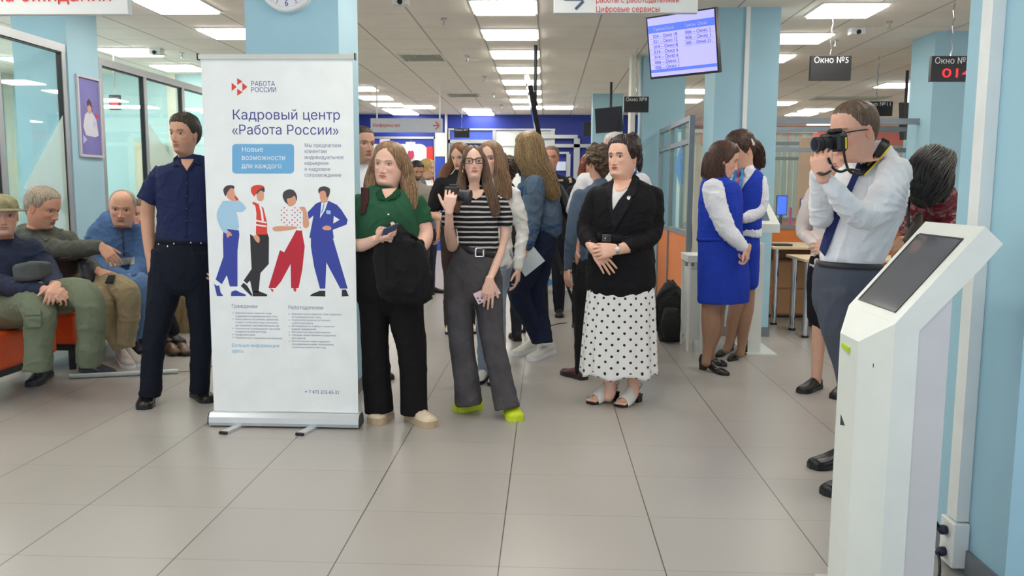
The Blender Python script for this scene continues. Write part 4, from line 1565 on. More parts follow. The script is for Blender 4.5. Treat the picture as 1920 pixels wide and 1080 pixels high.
Z_K = [1.0, .985, .95, .9, .85, .8, .7, .6, .5, .4, .3, .2, .12, .06, .02, -.02, -.06, -.12, -.2, -.3, -.42]
F_K = [0, .11, .215, .30, .345, .372, .395, .402, .385, .378, .372, .366, .36, .355, .33, .25, .16, .10, .075, .07, .08]
B_K = [0, -.13, -.24, -.325, -.375, -.41, -.45, -.455, -.44, -.40, -.35, -.30, -.27, -.255, -.25, -.245, -.24, -.24, -.245, -.26, -.30]
W_K = [0, .11, .19, .25, .285, .305, .33, .335, .325, .31, .288, .26, .238, .225, .215, .208, .205, .205, .208, .22, .27]


def _ip(z, tab):
    return np.interp(-np.asarray(z), -np.array(Z_K), tab)


def _smooth_tab(tab):
    zz = np.linspace(1, -.42, 285)
    v = _ip(zz, tab)
    k = np.ones(9)/9
    vp = np.concatenate([v[:1].repeat(4), v, v[-1:].repeat(4)])
    s = np.convolve(vp, k, 'valid')
    s[:8] = v[:8]
    return zz, s


_ZZ, _FT = _smooth_tab(F_K)
_, _BT = _smooth_tab(B_K)
_, _WT = _smooth_tab(W_K)


def head_grid(nz=110, na=112, zlo=-.34, **k):
    """vertex grid of a head in head units (1 = chin to crown).  x right, y forward, z up"""
    wid, jaw, nose, chub, neck = k.get('wid', 1), k.get('jaw', 1), k.get('nose', 1), k.get('chub', 0), k.get('neck', 1)
    t = np.linspace(0, 1, nz)
    zc = 1-(1-zlo)*(.55*t**1.0+.45*(1-np.cos(PI*t/2)))
    zc = np.where(t < .12, 1-(1-zlo)*(t/.12)**1.9*((.55*.12)+.45*(1-math.cos(PI*.06))), zc)
    a = np.linspace(-PI, PI, na, endpoint=False)
    a = a - .42*np.sin(a)         # more columns at the face (a=0 is straight ahead)
    Z, A = np.meshgrid(zc, a, indexing='ij')
    f = np.interp(-Z, -_ZZ, _FT)
    b = np.interp(-Z, -_ZZ, _BT)
    w_ = np.interp(-Z, -_ZZ, _WT)*wid
    lowj = np.clip((.45-Z)/.4, 0, 1)*(Z > -.08)
    w_ = w_*(1+(jaw-1)*lowj)+chub*.05*gau(Z-.18, .2)
    nk = np.clip((-.02-Z)/.08, 0, 1)
    w_ = w_*(1+(neck-1)*nk)
    f = f*(1+(neck-1)*nk*.7)
    b = b*(1+(neck-1)*nk*.5)
    f = f+chub*.05*gau(Z+.03, .09)
    s, c = np.sin(A), np.cos(A)
    pw = 2.25
    ss = np.sign(s)*abs(s)**(2/pw)
    cc = np.sign(c)*abs(c)**(2/pw)
    X = w_*ss
    Y = np.where(c >= 0, f*cc, -b*cc)
    # front plane narrowing for the face
    fr = (c > 0)
    ax = abs(X)
    # features --------------------------------------------------
    D = np.zeros_like(X)
    on = fr*np.clip(c*1.6, 0, 1)
    # brow, sockets, cheeks
    D += .018*gau(Z-.585, .035)*gau(ax-.12, .12)
    D -= .050*gau(Z-.50, .050)*gau(ax-.145, .075)
    D += .018*gau(Z-.38, .07)*gau(ax-.19, .07)*(1+chub)
    D -= .012*gau(Z-.27, .07)*gau(ax-.2, .05)*(1-chub)
    # nose
    prof = np.interp(Z, [.245, .275, .30, .335, .38, .45, .53, .58], [0, .030, .105, .118, .090, .050, .012, 0])*nose
    sx_ = np.interp(Z, [.27, .31, .38, .5], [.040, .038, .028, .022])
    D += prof*gau(ax, sx_)
    D += .045*nose*gau(Z-.305, .028)*gau(ax-.058, .026)       # wings
    D -= .03*gau(Z-.272, .012)*gau(ax-.035, .016)              # nostrils
    # mouth
    D += .024*gau(Z-.20, .055)*gau(ax, .11)
    D += .016*gau(Z-.226, .014)*gau(ax, .075)+.02*gau(Z-.183, .018)*gau(ax, .065)
    D -= .022*gau(Z-.206, .008)*gau(ax, .095)
    D -= .018*gau(Z-.135, .022)*gau(ax, .08)
    D += .02*gau(Z-.065, .04)*gau(ax, .075)
    D -= .01*gau(Z-.25, .02)*gau(ax, .012)
    Y = Y+D*on
    # lips are slightly narrower at the corners
    return X, Y, Z, A


def grid_mesh(X, Y, Z):
    nz, na = X.shape
    V = np.stack([X.ravel(), Y.ravel(), Z.ravel()], 1)
    F = [(i*na+j, i*na+(j+1) % na, (i+1)*na+(j+1) % na, (i+1)*na+j) for i in range(nz-1) for j in range(na)]
    F.append(tuple(range((nz-1)*na, nz*na)))
    F.append(tuple(range(na))[::-1])
    return V, F


def rotm(yaw, pitch=0, roll=0):
    """yaw>0 turns the face to the image left, pitch>0 looks down, roll>0 tips the crown to the image right"""
    return Matrix.Rotation(roll, 3, 'Y') @ Matrix.Rotation(-yaw, 3, 'Z') @ Matrix.Rotation(pitch, 3, 'X')


class Head:
    """C: world position of the head middle (z=.5), Hh: head height in m"""
    def __init__(s, C, Hh, yaw=0, pitch=0, roll=0, nb=None, **k):
        s.nb = nb
        s.C, s.H, s.k = Vector(C), Hh, k
        s.yaw = yaw
        s.R = np.array(rotm(math.radians(yaw), math.radians(pitch), math.radians(roll)))
        s.pitch = pitch
        s.Ry = np.array(rotm(math.radians(yaw)))

    def tw(s, V, pivot=True):
        """head units -> world; local y forward becomes world -y"""
        V = np.asarray(V, float).copy()
        q = np.stack([V[:, 0], -V[:, 1], V[:, 2]-.5], 1)*s.H
        pv = np.array([0, .1*s.H, -.5*s.H])
        r = q@s.R.T
        neck = (q-pv)@s.Ry.T+pv@s.R.T       # the neck turns with the head but does not tip
        if s.nb is not None:
            # lean the neck towards its base on the shoulders
            b0 = (np.array([0, .10*s.H, -.80*s.H])-pv)@s.Ry.T+pv@s.R.T
            dd = (np.array(s.nb)-np.array(s.C))-b0
            tt = np.clip((-.02-V[:, 2])/.28, 0, 1.15)[:, None]
            neck = neck+dd*tt*tt*(3-2*np.minimum(tt, 1))
        kz = np.clip((-.02-V[:, 2])/.2, 0, 1)[:, None]
        return r*(1-kz)+neck*kz+np.array(s.C)

    def pt(s, x, y, z):
        return Vector(s.tw([[x, y, z]])[0])

    def skin_geo(s):
        X, Y, Z, A = head_grid(**s.k)
        V, F = grid_mesh(X, Y, Z)
        W_ = s.tw(V)
        parts = [(W_, F)]
        ids = [np.stack([V[:, 0], V[:, 1], V[:, 2], np.ones(len(V))], 1)]
        # ears
        for sg in (-1, 1):
            n, m_ = 16, 10
            ev = []
            wx = np.interp(-.45, -_ZZ, _WT)*s.k.get('wid', 1)
            for i in range(m_):
                ph = PI*i/(m_-1)
                for j in range(n):
                    th = 2*PI*j/n
                    r_ = math.sin(ph)
                    ex_ = math.cos(ph)*.022
                    ey = r_*math.cos(th)*.070
                    ez = r_*math.sin(th)*.128*(1-.25*(math.sin(th) < 0)*abs(math.cos(th)))
                    dent = .018*math.exp(-((ey+.008)/.03)**2-((ez-.0)/.055)**2) if ex_ > 0 else 0
                    ev.append((sg*(wx+.012+ex_-dent+.3*max(0, -ey)*1.0), -.02+ey*.95, .45+ez+ey*-.15))
            ef = [(i*n+j, i*n+(j+1) % n, (i+1)*n+(j+1) % n, (i+1)*n+j) for i in range(m_-1) for j in range(n)]
            ev = np.array(ev)
            parts.append((s.tw(ev), ef))
            ids.append(np.stack([ev[:, 0], ev[:, 1], ev[:, 2], np.full(len(ev), 2)], 1))
        # upper and lower eyelids
        for sg in (-1, 1):
            for up in (1, 0):
                n, m_ = 18, 8
                ec = np.array(s.eye_c(sg))
                R_ = .0645
                ev = []
                for i in range(m_):
                    t = i/(m_-1)
                    lo, hi = (15, 95) if up else (-75, -25)
                    if s.k.get('eyes') == 'closed' and up:
                        lo = -24
                    el = math.radians(lo+(hi-lo)*t)
                    for j in range(n):
                        az = math.radians(-80+160*j/(n-1))
                        # lid edge is an arc: less open at the corners
                        e2 = el*(1 if t > .3 else 1)
                        if t < .999:
                            e2 = el*(1-.85*(1-t)*(abs(az)/1.4)**2) if up else el*(1-.6*(1-0)*(abs(az)/1.4)**2*(t > .5))
                        rr_ = R_*(1.0+.05*(t < .2 if up else t > .85))
                        ev.append((ec[0]+rr_*math.sin(az)*math.cos(e2), ec[1]+rr_*math.cos(az)*math.cos(e2), ec[2]+rr_*math.sin(e2)))
                ef = [(i*n+j, i*n+j+1, (i+1)*n+j+1, (i+1)*n+j) for i in range(m_-1) for j in range(n-1)]
                ev = np.array(ev)
                parts.append((s.tw(ev), ef))
                lid = np.where((np.arange(len(ev))//n <= 1) if up else (np.arange(len(ev))//n >= m_-1), 4, 3)
                ids.append(np.stack([ev[:, 0], ev[:, 1], ev[:, 2], lid], 1))
        return parts, np.concatenate(ids)

    def eye_c(s, sg):
        return (sg*.145, .282, .500)

    def colors(s, L, base, o):
        """colour per vertex from head coordinates L (x,y,z,kind)"""
        x, y, z, kd = L.T
        ax = abs(x)
        c = np.tile(L3(base), (len(x), 1))
        front = y > .1
        hd = kd < 5

        def mix(col, w_):
            nonlocal c
            w_ = np.clip(w_, 0, 1)[:, None]
            c = c*(1-w_)+L3(col)*w_
        rosy = (min(base[0]+6, 255), base[1]-28, base[2]-26)
        mix(rosy, hd*front*.38*gau(z-.36, .09)*gau(ax-.2, .08))
        mix(rosy, hd*front*.35*gau(z-.31, .045)*gau(ax, .06))
        mix(rosy, (kd == 2)*.5)
        if o.get('beard'):
            bc, st = o['beard']
            bz = np.clip((.30-z)/.05, 0, 1)*np.clip((z+.06)/.05, 0, 1)*np.clip((y-.0)/.1, 0, 1)
            mix(bc, (kd == 1)*st*bz*(1-.9*gau(z-.205, .03)*gau(ax, .09))*(1-np.clip((z-.24)/.05, 0, 1)*np.clip((ax-.14)/.05, 0, 1)*(y > .25)))
        lip = o.get('lip', (190, 104, 96))
        lw = .104*np.sqrt(np.clip(1-((z-.203)/.036)**2, 0, 1))
        mix(lip, (kd == 1)*front*.9*np.clip((lw-ax)/.012+.5, 0, 1)*(abs(z-.203) < .036)*(y > .3))
        mix((96, 40, 38), (kd == 1)*front*.75*gau(z-.2045, .005)*(ax < .085)*(y > .3))  # shade of the lip crease painted into the skin colour
        br = o.get('brow', (86, 62, 48))
        zb = .594-.25*(ax-.13)**2*4-.02*(ax < .08)
        mix(br, (kd == 1)*front*o.get('browk', .85)*gau(z-zb, .016*o.get('browt', 1))*np.clip((ax-.05)/.02, 0, 1)*np.clip((.225-ax)/.02, 0, 1))
        mix((96, 58, 50), (kd == 1)*front*.42*gau(z-.495, .034)*gau(ax-.145, .06))  # skin tinted darker over the eye sockets
        mix(o.get('lash', (44, 28, 24)), (kd == 4)*.9)
        mix((120, 66, 54), (kd == 1)*front*.7*gau(z-.272, .009)*gau(ax-.035, .012))  # nostril shade painted in as darker skin
        return c

    def eyes(s, parent, iris=(86, 104, 110), gaze=(0, 0)):
        for sg in (-1, 1):
            ec = s.eye_c(sg)
            gx, gz = math.radians(gaze[0]), math.radians(gaze[1])
            g = np.array([math.sin(gx)*math.cos(gz), math.cos(gx)*math.cos(gz), math.sin(gz)])
            n, m_ = 20, 16
            a = np.cross(g, [0, 0, 1.0])
            a /= np.linalg.norm(a)
            b = np.cross(a, g)
            V, mi = [], []
            for i in range(m_+1):
                th = PI*(i/m_)**1.3
                for j in range(n):
                    ph = 2*PI*j/n
                    d = g*math.cos(th)+(a*math.cos(ph)+b*math.sin(ph))*math.sin(th)
                    V.append(np.array(ec)+d*.0600)
            F = [(i*n+j, i*n+(j+1) % n, (i+1)*n+(j+1) % n, (i+1)*n+j) for i in range(m_) for j in range(n)]
            th = [math.degrees(PI*((i+.5)/m_)**1.3) for i in range(m_)]
            mb = MB()
            W_ = s.tw(np.array(V))
            for i in range(m_):
                mb.add(W_, [], 0) if i == 0 else None
            mb.v = [tuple(q) for q in W_]
            mb.f = F
            mb.m = [2 if th[i] < 16 else (1 if th[i] < 34 else 0) for i in range(m_) for j in range(n)]
            mb.build('eye', [mat('eye_white', (208, 198, 192), .3), mat('iris_%d_%d_%d' % iris, iris, .2), M_black], parent, smooth=True)

    def hair_cap(s, name, parent, material, hz=.80, side=.60, back=.05, thick=.045, temple=.215, part=None, curl=.0, style='plain', spiky=.004, fringe=None, vol=None, seed=0):
        """short hair / scalp hair: a shell that sinks under the skin outside the hair line"""
        X, Y, Z, A = head_grid(nz=100, na=144, zlo=-.1, **s.k)
        ax = abs(X)
        ang = abs(A)
        # hair line height by angle from the face direction
        yy = Y
        line = np.where(yy > .30, hz, hz)
        # forehead -> temple -> over ear -> nape
        sidez = np.interp(np.degrees(ang), [0, 35, 52, 62, 75, 88, 100, 125, 180], [hz, hz-.01, hz-.06, side+.06, side-.08, side-.12, .50 if back < .45 else side, max(back, .25), back])
        if style == 'part':
            sidez = np.interp(np.degrees(ang), [0, 10, 28, 42, 54, 66, 80, 180], [hz+.05, hz+.02, hz-.06, hz-.17, hz-.30, hz-.42, .38, back])
        hn = vnoise(np.stack([A.ravel()*9+seed, Z.ravel()*0, np.full(A.size, 2.5)], 1)).reshape(A.shape)
        hn2 = vnoise(np.stack([A.ravel()*26+seed, Z.ravel()*0, np.full(A.size, 7.5)], 1)).reshape(A.shape)
        d = Z-sidez-(hn*.018+hn2*.012)
        # spread the columns unevenly: use true direction angle
        t = np.clip(d/.05, -1, 1)
        t2 = np.clip(d/.16, 0, 1)
        th = np.where(t > 0, thick*(.16+.84*t2**.8), -.03+.03*(1+t))
        top = np.clip((Z-.75)/.25, 0, 1)
        th = th*(1+.35*top)
        if vol is not None:
            th = th+vol(X, Y, Z)*np.clip(t, 0, 1)
        # thickness direction
        nx = X/(.34**2)
        ny = Y/(.42**2)
        nz_ = (Z-.5)/(.5**2)*np.clip((Z-.35)/.3, 0, 1)
        ln = np.sqrt(nx**2+ny**2+nz_**2)+1e-6
        ns = vnoise(np.stack([A.ravel()*14+seed, Z.ravel()*2, np.zeros(A.size)], 1)).reshape(A.shape)
        ns2 = vnoise(np.stack([X.ravel()*9+seed, Y.ravel()*9, Z.ravel()*9], 1)).reshape(A.shape)
        ns3 = vnoise(np.stack([X.ravel()*26+seed, Y.ravel()*26, Z.ravel()*26], 1)).reshape(A.shape)
        th = th+np.clip(t, 0, 1)*(ns*spiky*2+ns2*(curl+.004)+ns3*curl*.6)
        if part is not None:
            th = th-.02*gau(X-part, .02)*(Z > .75)*(Y > -.3)
        X, Y, Z = X+nx/ln*th, Y+ny/ln*th, Z+nz_/ln*th
        V, F = grid_mesh(X, Y, Z)
        mb = MB()
        mb.add(s.tw(V), F)
        return mb.build(name, material, parent, smooth=True)


def hair_mat(name, c, c2=None, rough=.42):
    if name in MATS:
        return MATS[name]
    mt = bpy.data.materials.new(name)
    mt.use_nodes = True
    nt = NT(mt)
    b = nt.b
    tc = nt.n('ShaderNodeTexCoord')
    mp = nt.n('ShaderNodeMapping')
    mp.inputs['Scale'].default_value = (220, 220, 9)
    nt.l(tc.outputs['Object'], mp.inputs['Vector'])
    nz = nt.n('ShaderNodeTexNoise')
    nz.inputs['Scale'].default_value = 1
    nz.inputs['Detail'].default_value = 3
    nt.l(mp.outputs[0], nz.inputs['Vector'])
    cr = nt.n('ShaderNodeValToRGB')
    cr.color_ramp.elements[0].position = .32
    cr.color_ramp.elements[1].position = .72
    cr.color_ramp.elements[0].color = rgb(tuple(q*.72 for q in c))
    cr.color_ramp.elements[1].color = rgb(c2 or tuple(min(255, q*1.22) for q in c))
    nt.l(nz.outputs['Fac'], cr.inputs[0])
    nt.l(cr.outputs[0], b.inputs['Base Color'])
    b.inputs['Roughness'].default_value = rough
    b.inputs['Specular IOR Level'].default_value = .35
    bp_ = nt.n('ShaderNodeBump')
    bp_.inputs['Strength'].default_value = .45
    bp_.inputs['Distance'].default_value = .003
    nt.l(nz.outputs['Fac'], bp_.inputs['Height'])
    nt.l(bp_.outputs[0], b.inputs['Normal'])
    MATS[name] = mt
    return mt


def fabric(name, c, var=.06, rough=.85, weave=.15, wscale=500, fold=.0, stripes=None, dots=None):
    """cloth: slight mottling, fine weave bump"""
    if name in MATS:
        return MATS[name]
    mt = bpy.data.materials.new(name)
    mt.use_nodes = True
    nt = NT(mt)
    b = nt.b
    tc = nt.n('ShaderNodeTexCoord')
    nz = nt.n('ShaderNodeTexNoise')
    nz.inputs['Scale'].default_value = 12
    nz.inputs['Detail'].default_value = 5
    nt.l(tc.outputs['Object'], nz.inputs['Vector'])
    rp = nt.n('ShaderNodeMapRange')
    rp.inputs['From Min'].default_value = .3
    rp.inputs['From Max'].default_value = .7
    rp.inputs['To Min'].default_value = 1-var
    rp.inputs['To Max'].default_value = 1+var
    nt.l(nz.outputs['Fac'], rp.inputs[0])
    hs = nt.n('ShaderNodeHueSaturation')
    hs.inputs['Color'].default_value = rgb(c)
    nt.l(rp.outputs[0], hs.inputs['Value'])
    out = hs.outputs[0]
    if stripes:
        c2, period, duty, warp = stripes
        sp = nt.n('ShaderNodeSeparateXYZ')
        nt.l(tc.outputs['Object'], sp.inputs[0])
        n3 = nt.n('ShaderNodeTexNoise')
        n3.inputs['Scale'].default_value = 7
        nt.l(tc.outputs['Object'], n3.inputs['Vector'])
        a1 = nt.n('ShaderNodeMath', operation='MULTIPLY_ADD')
        a1.inputs[1].default_value = warp
        nt.l(n3.outputs['Fac'], a1.inputs[0])
        nt.l(sp.outputs[2], a1.inputs[2])
        d1 = nt.n('ShaderNodeMath', operation='DIVIDE')
        d1.inputs[1].default_value = period
        nt.l(a1.outputs[0], d1.inputs[0])
        f1 = nt.n('ShaderNodeMath', operation='FRACT')
        nt.l(d1.outputs[0], f1.inputs[0])
        g1 = nt.n('ShaderNodeMath', operation='LESS_THAN')
        g1.inputs[1].default_value = duty
        nt.l(f1.outputs[0], g1.inputs[0])
        mx = nt.n('ShaderNodeMix', data_type='RGBA')
        nt.l(g1.outputs[0], mx.inputs['Factor'])
        nt.l(out, mx.inputs[6])
        mx.inputs[7].default_value = rgb(c2)
        out = mx.outputs[2]
    nt.l(out, b.inputs['Base Color'])
    b.inputs['Roughness'].default_value = rough
    b.inputs['Specular IOR Level'].default_value = .25
    n2 = nt.n('ShaderNodeTexNoise')
    n2.inputs['Scale'].default_value = wscale
    n2.inputs['Detail'].default_value = 2
    nt.l(tc.outputs['Object'], n2.inputs['Vector'])
    bp_ = nt.n('ShaderNodeBump')
    bp_.inputs['Strength'].default_value = weave
    bp_.inputs['Distance'].default_value = .002
    nt.l(n2.outputs['Fac'], bp_.inputs['Height'])
    n4 = nt.n('ShaderNodeTexNoise')
    n4.inputs['Scale'].default_value = 16
    n4.inputs['Detail'].default_value = 2
    n4.inputs['Distortion'].default_value = 1.2
    mp4 = nt.n('ShaderNodeMapping')
    mp4.inputs['Scale'].default_value = (1, 1, .7)
    nt.l(tc.outputs['Object'], mp4.inputs['Vector'])
    nt.l(mp4.outputs[0], n4.inputs['Vector'])
    b4 = nt.n('ShaderNodeBump')
    b4.inputs['Strength'].default_value = .55
    b4.inputs['Distance'].default_value = .012
    nt.l(n4.outputs['Fac'], b4.inputs['Height'])
    nt.l(b4.outputs[0], bp_.inputs['Normal'])
    nt.l(bp_.outputs[0], b.inputs['Normal'])
    MATS[name] = mt
    return mt


class Person:
    """everything is measured against one ground depth Y; joints are given as
    (photo u, photo v, depth offset) and turned into world points"""
    def __init__(s, label, Y, foot, skin=SKIN_FAIR, hair=(80, 58, 44), cat='person', group=None):
        s.Y = Y
        s.k = Y/FPX
        f = P(foot[0], foot[1], Y)
        s.root = thing('person', label, cat, (f.x, Y, 0), group)
        s.skin = skin
        s.geo = []
        s.cols = []
        s.lim = []

    def p(s, q):
        return P(q[0], q[1], s.Y+(q[2] if len(q) > 2 else 0))

    def r(s, px, dy=0):
        return px*(s.Y+dy)/FPX

    def tube(s, nodes, ratio=1.0, seg=16, cap=1, sub=4, power=2.0, side=None):
        """nodes: (u, v, dy, halfwidth_px[, ratio])"""
        nn = []
        for q in nodes:
            ra = s.r(q[3], q[2])
            nn.append((s.p(q), ra, ra*(q[4] if len(q) > 4 else ratio)))
        return tube_geo(nn, seg, cap, sub, power=power, side=side)

    def head(s, u, vtop, vchin, dy=0, yaw=0, pitch=0, roll=0, o=None, iris=(86, 104, 110), gaze=(0, 0), nb=None, **k):
        o = o or {}
        C = s.p((u, (vtop+vchin)/2, dy))
        Hh = (s.p((u, vtop, dy))-s.p((u, vchin, dy))).length
        h = Head(C, Hh, yaw, pitch, roll, nb=s.p(nb) if nb else None, **k)
        parts, L = h.skin_geo()
        mb = MB()
        for V, F in parts:
            mb.add(V, F)
        s.geo.append(mb)
        s.cols.append(h.colors(L, s.skin, o))
        h.eyes(s.root, iris, gaze)
        s.hd = h
        return h

    def limb(s, parts, voxel=.0035, smooth=3, tint=None, post=None):
        """skin parts to be fused into one smooth surface and joined to the body"""
        o = organic('tmp', parts, None, None, voxel=voxel, smooth=smooth, post=post)
        me = o.data
        n = len(me.vertices)
        co = np.empty(n*3)
        me.vertices.foreach_get('co', co)
        mb = MB()
        mb.v = [tuple(q) for q in co.reshape(-1, 3)]
        mb.f = [tuple(f.vertices) for f in me.polygons]
        mb.m = [0]*len(mb.f)
        s.geo.append(mb)
        c = np.tile(L3(s.skin), (n, 1))
        if tint:
            c = tint(co.reshape(-1, 3), c)
        s.cols.append(c)
        bpy.data.objects.remove(o)
        bpy.data.meshes.remove(me)

    def finish(s):
        mb = MB()
        for g in s.geo:
            mb.add(g.v, g.f)
        me = bpy.data.meshes.new('body')
        me.from_pydata(mb.v, [], mb.f)
        me.polygons.foreach_set('use_smooth', [True]*len(mb.f))
        c = np.concatenate(s.cols)
        at = me.color_attributes.new('col', 'FLOAT_COLOR', 'POINT')
        at.data.foreach_set('color', np.hstack([c, np.ones((len(c), 1))]).ravel())
        me.update()
        bm = bmesh.new()
        bm.from_mesh(me)
        bmesh.ops.recalc_face_normals(bm, faces=bm.faces[:])
        bm.to_mesh(me)
        bm.free()
        return link('body', me, M_skin, s.root)

    # ---- hands -----------------------------------------------------
    def hand(s, wrist, dirv, normal, size=.185, curl=(30, 35, 40, 45), spread=6, thumb=(40, 25), side=1, taper=1.0, tcurl=20):
        """wrist: world point; dirv: direction of the hand; normal: direction out of the back of the hand;
        side: +1 thumb at cross(dir, normal) side, -1 other side.  returns list of tubes"""
        W0 = Vector(wrist)
        d = Vector(dirv).normalized()
        n = Vector(normal)
        n = (n-d*n.dot(d)).normalized()
        x = d.cross(n)*side
        k = size/.185
        out = []
        # palm
        out.append(tube_geo([(W0-d*.01*k, .026*k, .019*k), (W0+d*.02*k, .030*k, .018*k), (W0+d*.055*k, .040*k, .0155*k), (W0+d*.088*k, .041*k, .012*k)], 16, 1, 3, side=tuple(n), power=2.6))
        lens = [(.045, .027, .022), (.050, .031, .023), (.046, .029, .023), (.036, .021, .02)]
        for i in range(4):
            off = (.030-.0205*i)
            base = W0+d*(.088-.004*abs(i-1.2))*k+x*off*k
            a = math.radians(spread*(1.5-i)*1.0)
            fd = (d*math.cos(a)+x*math.sin(a)).normalized()
            pts = [(base-fd*.02*k, .0088*k, .0088*k), (base, .0092*k, .0092*k)]
            p_ = base
            ang = 0
            cl = curl[i] if hasattr(curl, '__len__') else curl
            for j, L in enumerate(lens[i]):
                ang += math.radians(cl*(1.0, 1.15, .8)[j])
                dd = fd*math.cos(ang)-n*math.sin(ang)
                p_ = p_+dd*L*k
                rr_ = (.0082, .0076, .0064)[j]*k*(.92 if i == 3 else 1)
                pts.append((p_, rr_, rr_))
            V, F = tube_geo(pts, 10, 1, 3, side=tuple(x))
            out.append((V, F))
        b0 = W0+d*.022*k+x*.026*k
        t1, t2 = math.radians(thumb[0]), math.radians(thumb[1])
        td = (d*math.cos(t1)+x*math.sin(t1))
        td = (td*math.cos(t2)-n*math.sin(t2)).normalized()
        td2 = (td+d*math.tan(math.radians(tcurl))).normalized()
        out.append(tube_geo([(b0-td*.012*k, .013*k, .013*k), (b0+td*.02*k, .0125*k, .0125*k), (b0+td*.045*k, .0105*k, .0105*k), (b0+td*.045*k+td2*.028*k, .0095*k, .0095*k), (b0+td*.045*k+td2*.048*k, .0075*k, .0075*k)], 10, 1, 3, side=tuple(n)))
        return out

    # ---- shoes -----------------------------------------------------
    def shoe(s, heel, toe, material, width=.092, height=.075, sole=None, solh=.022, name='shoe', toe_h=.045, open_=False, laces=None, heel_h=0, ankle=None):
        """heel/toe: ground points (Vector).  a closed shoe with sole"""
        heel, toe = Vector(heel), Vector(toe)
        L = (toe-heel).length
        d = (toe-heel).normalized()
        x = d.cross(Vector((0, 0, 1))).normalized()
        pr = [(0, .30, .9, 0), (.05, .39, 1.0, 0), (.2, .40, 1.02, 0), (.35, .40, .95, 0), (.5, .43, .78, 0), (.65, .49, .60, 0), (.8, .50, .50, 0), (.92, .43, .46, 0), (.975, .33, .40, 0), (1.0, .17, .26, 0)]
        nodes = []
        n = 24
        secs = []
        for t, wf, hf, _ in pr:
            c = heel+d*(L*t)
            zb = solh*.6+heel_h*max(0, 1-t/.62)**1.3
            ht = height*hf if t > .45 else height*hf
            secs.append((c, width*wf, zb, ht*.92))
        arr = catmull(np.array([[c.x, c.y, w_, zb, ht] for c, w_, zb, ht in secs]), 3)
        V = []
        for cxx, cyy, w_, zb, ht in arr:
            for j in range(n):
                th = 2*PI*j/n
                cc, ss = math.cos(th), math.sin(th)
                px = abs(cc)**(.75)*math.copysign(1, cc)*w_
                up = ss if ss > 0 else -abs(ss)**.35
                pz = zb+ht*.36+(ht*.64*up if ss > 0 else ht*.36*up)
                if ss > .5:
                    px *= .92
                V.append((cxx+x.x*px, cyy+x.y*px, pz))
        m_ = len(arr)
        F = [(i*n+j, i*n+(j+1) % n, (i+1)*n+(j+1) % n, (i+1)*n+j) for i in range(m_-1) for j in range(n)]
        F += [tuple(range(n))[::-1], tuple(range((m_-1)*n, m_*n))]
        mb = MB().add(V, F)
        if ankle is not None:
            pass
        o = mb.build(name, material, s.root, smooth=True)
        # sole: a slab following the outline of the shoe
        ol = [(c[0]+x.x*(c[2]*1.04+.003), c[1]+x.y*(c[2]*1.04+.003)) for c in arr]
        orr = [(c[0]-x.x*(c[2]*1.04+.003), c[1]-x.y*(c[2]*1.04+.003)) for c in arr]
        tip = toe+d*.006
        tail = heel-d*.006
        out = [(tail.x, tail.y)]+ol+[(tip.x, tip.y)]+orr[::-1]
        MB().prism([(q[0], q[1], .0005) for q in out], (0, 0, solh*1.15)).build('sole', sole or M_black, o)
        if heel_h:
            hb = MB()
            hb.frame_box(heel-x*width*.30+d*.0, x*width*.6, d*L*.2, Vector((0, 0, heel_h)))
            hb.build('heel', sole or M_black, o)
        if laces:
            for k in range(4):
                t = .50+.07*k
                i = int(t*(m_-1))
                cxx, cyy, w_, zb, ht = arr[i]
                c = Vector((cxx, cyy, zb+ht*.97))
                V, F = tube_geo([(c-x*w_*.45-Vector((0, 0, .006)), .0028, .0028), (c, .0028, .0028), (c+x*w_*.45-Vector((0, 0, .006)), .0028, .0028)], 6, 1, 2)
                MB().add(V, F).build('lace', laces, o, smooth=True)
        return o

    def cloth(s, name, parts, material, voxel=.008, smooth=4, wr=.006, wscale=9, wdir=(1, 1, 1), seed=0, post=None, parent=None):
        return organic(name, parts, material, parent or s.root, voxel, smooth, wr, wscale, wdir, post=post, seed=seed)

    def ribbon(s, name, pts, halfw, material, parent=None, th=.002, normal=(0, -1, 0), smooth=True, sub=5):
        """flat band along world points; halfw across (perpendicular to normal)"""
        hw = halfw if hasattr(halfw, '__len__') else [halfw]*len(pts)
        V, F = tube_geo([(Vector(p), w_, th) for p, w_ in zip(pts, hw)], 12, 0, sub, side=tuple(normal), power=4)
        return MB().add(V, F).build(name, material, parent or s.root, smooth=smooth)


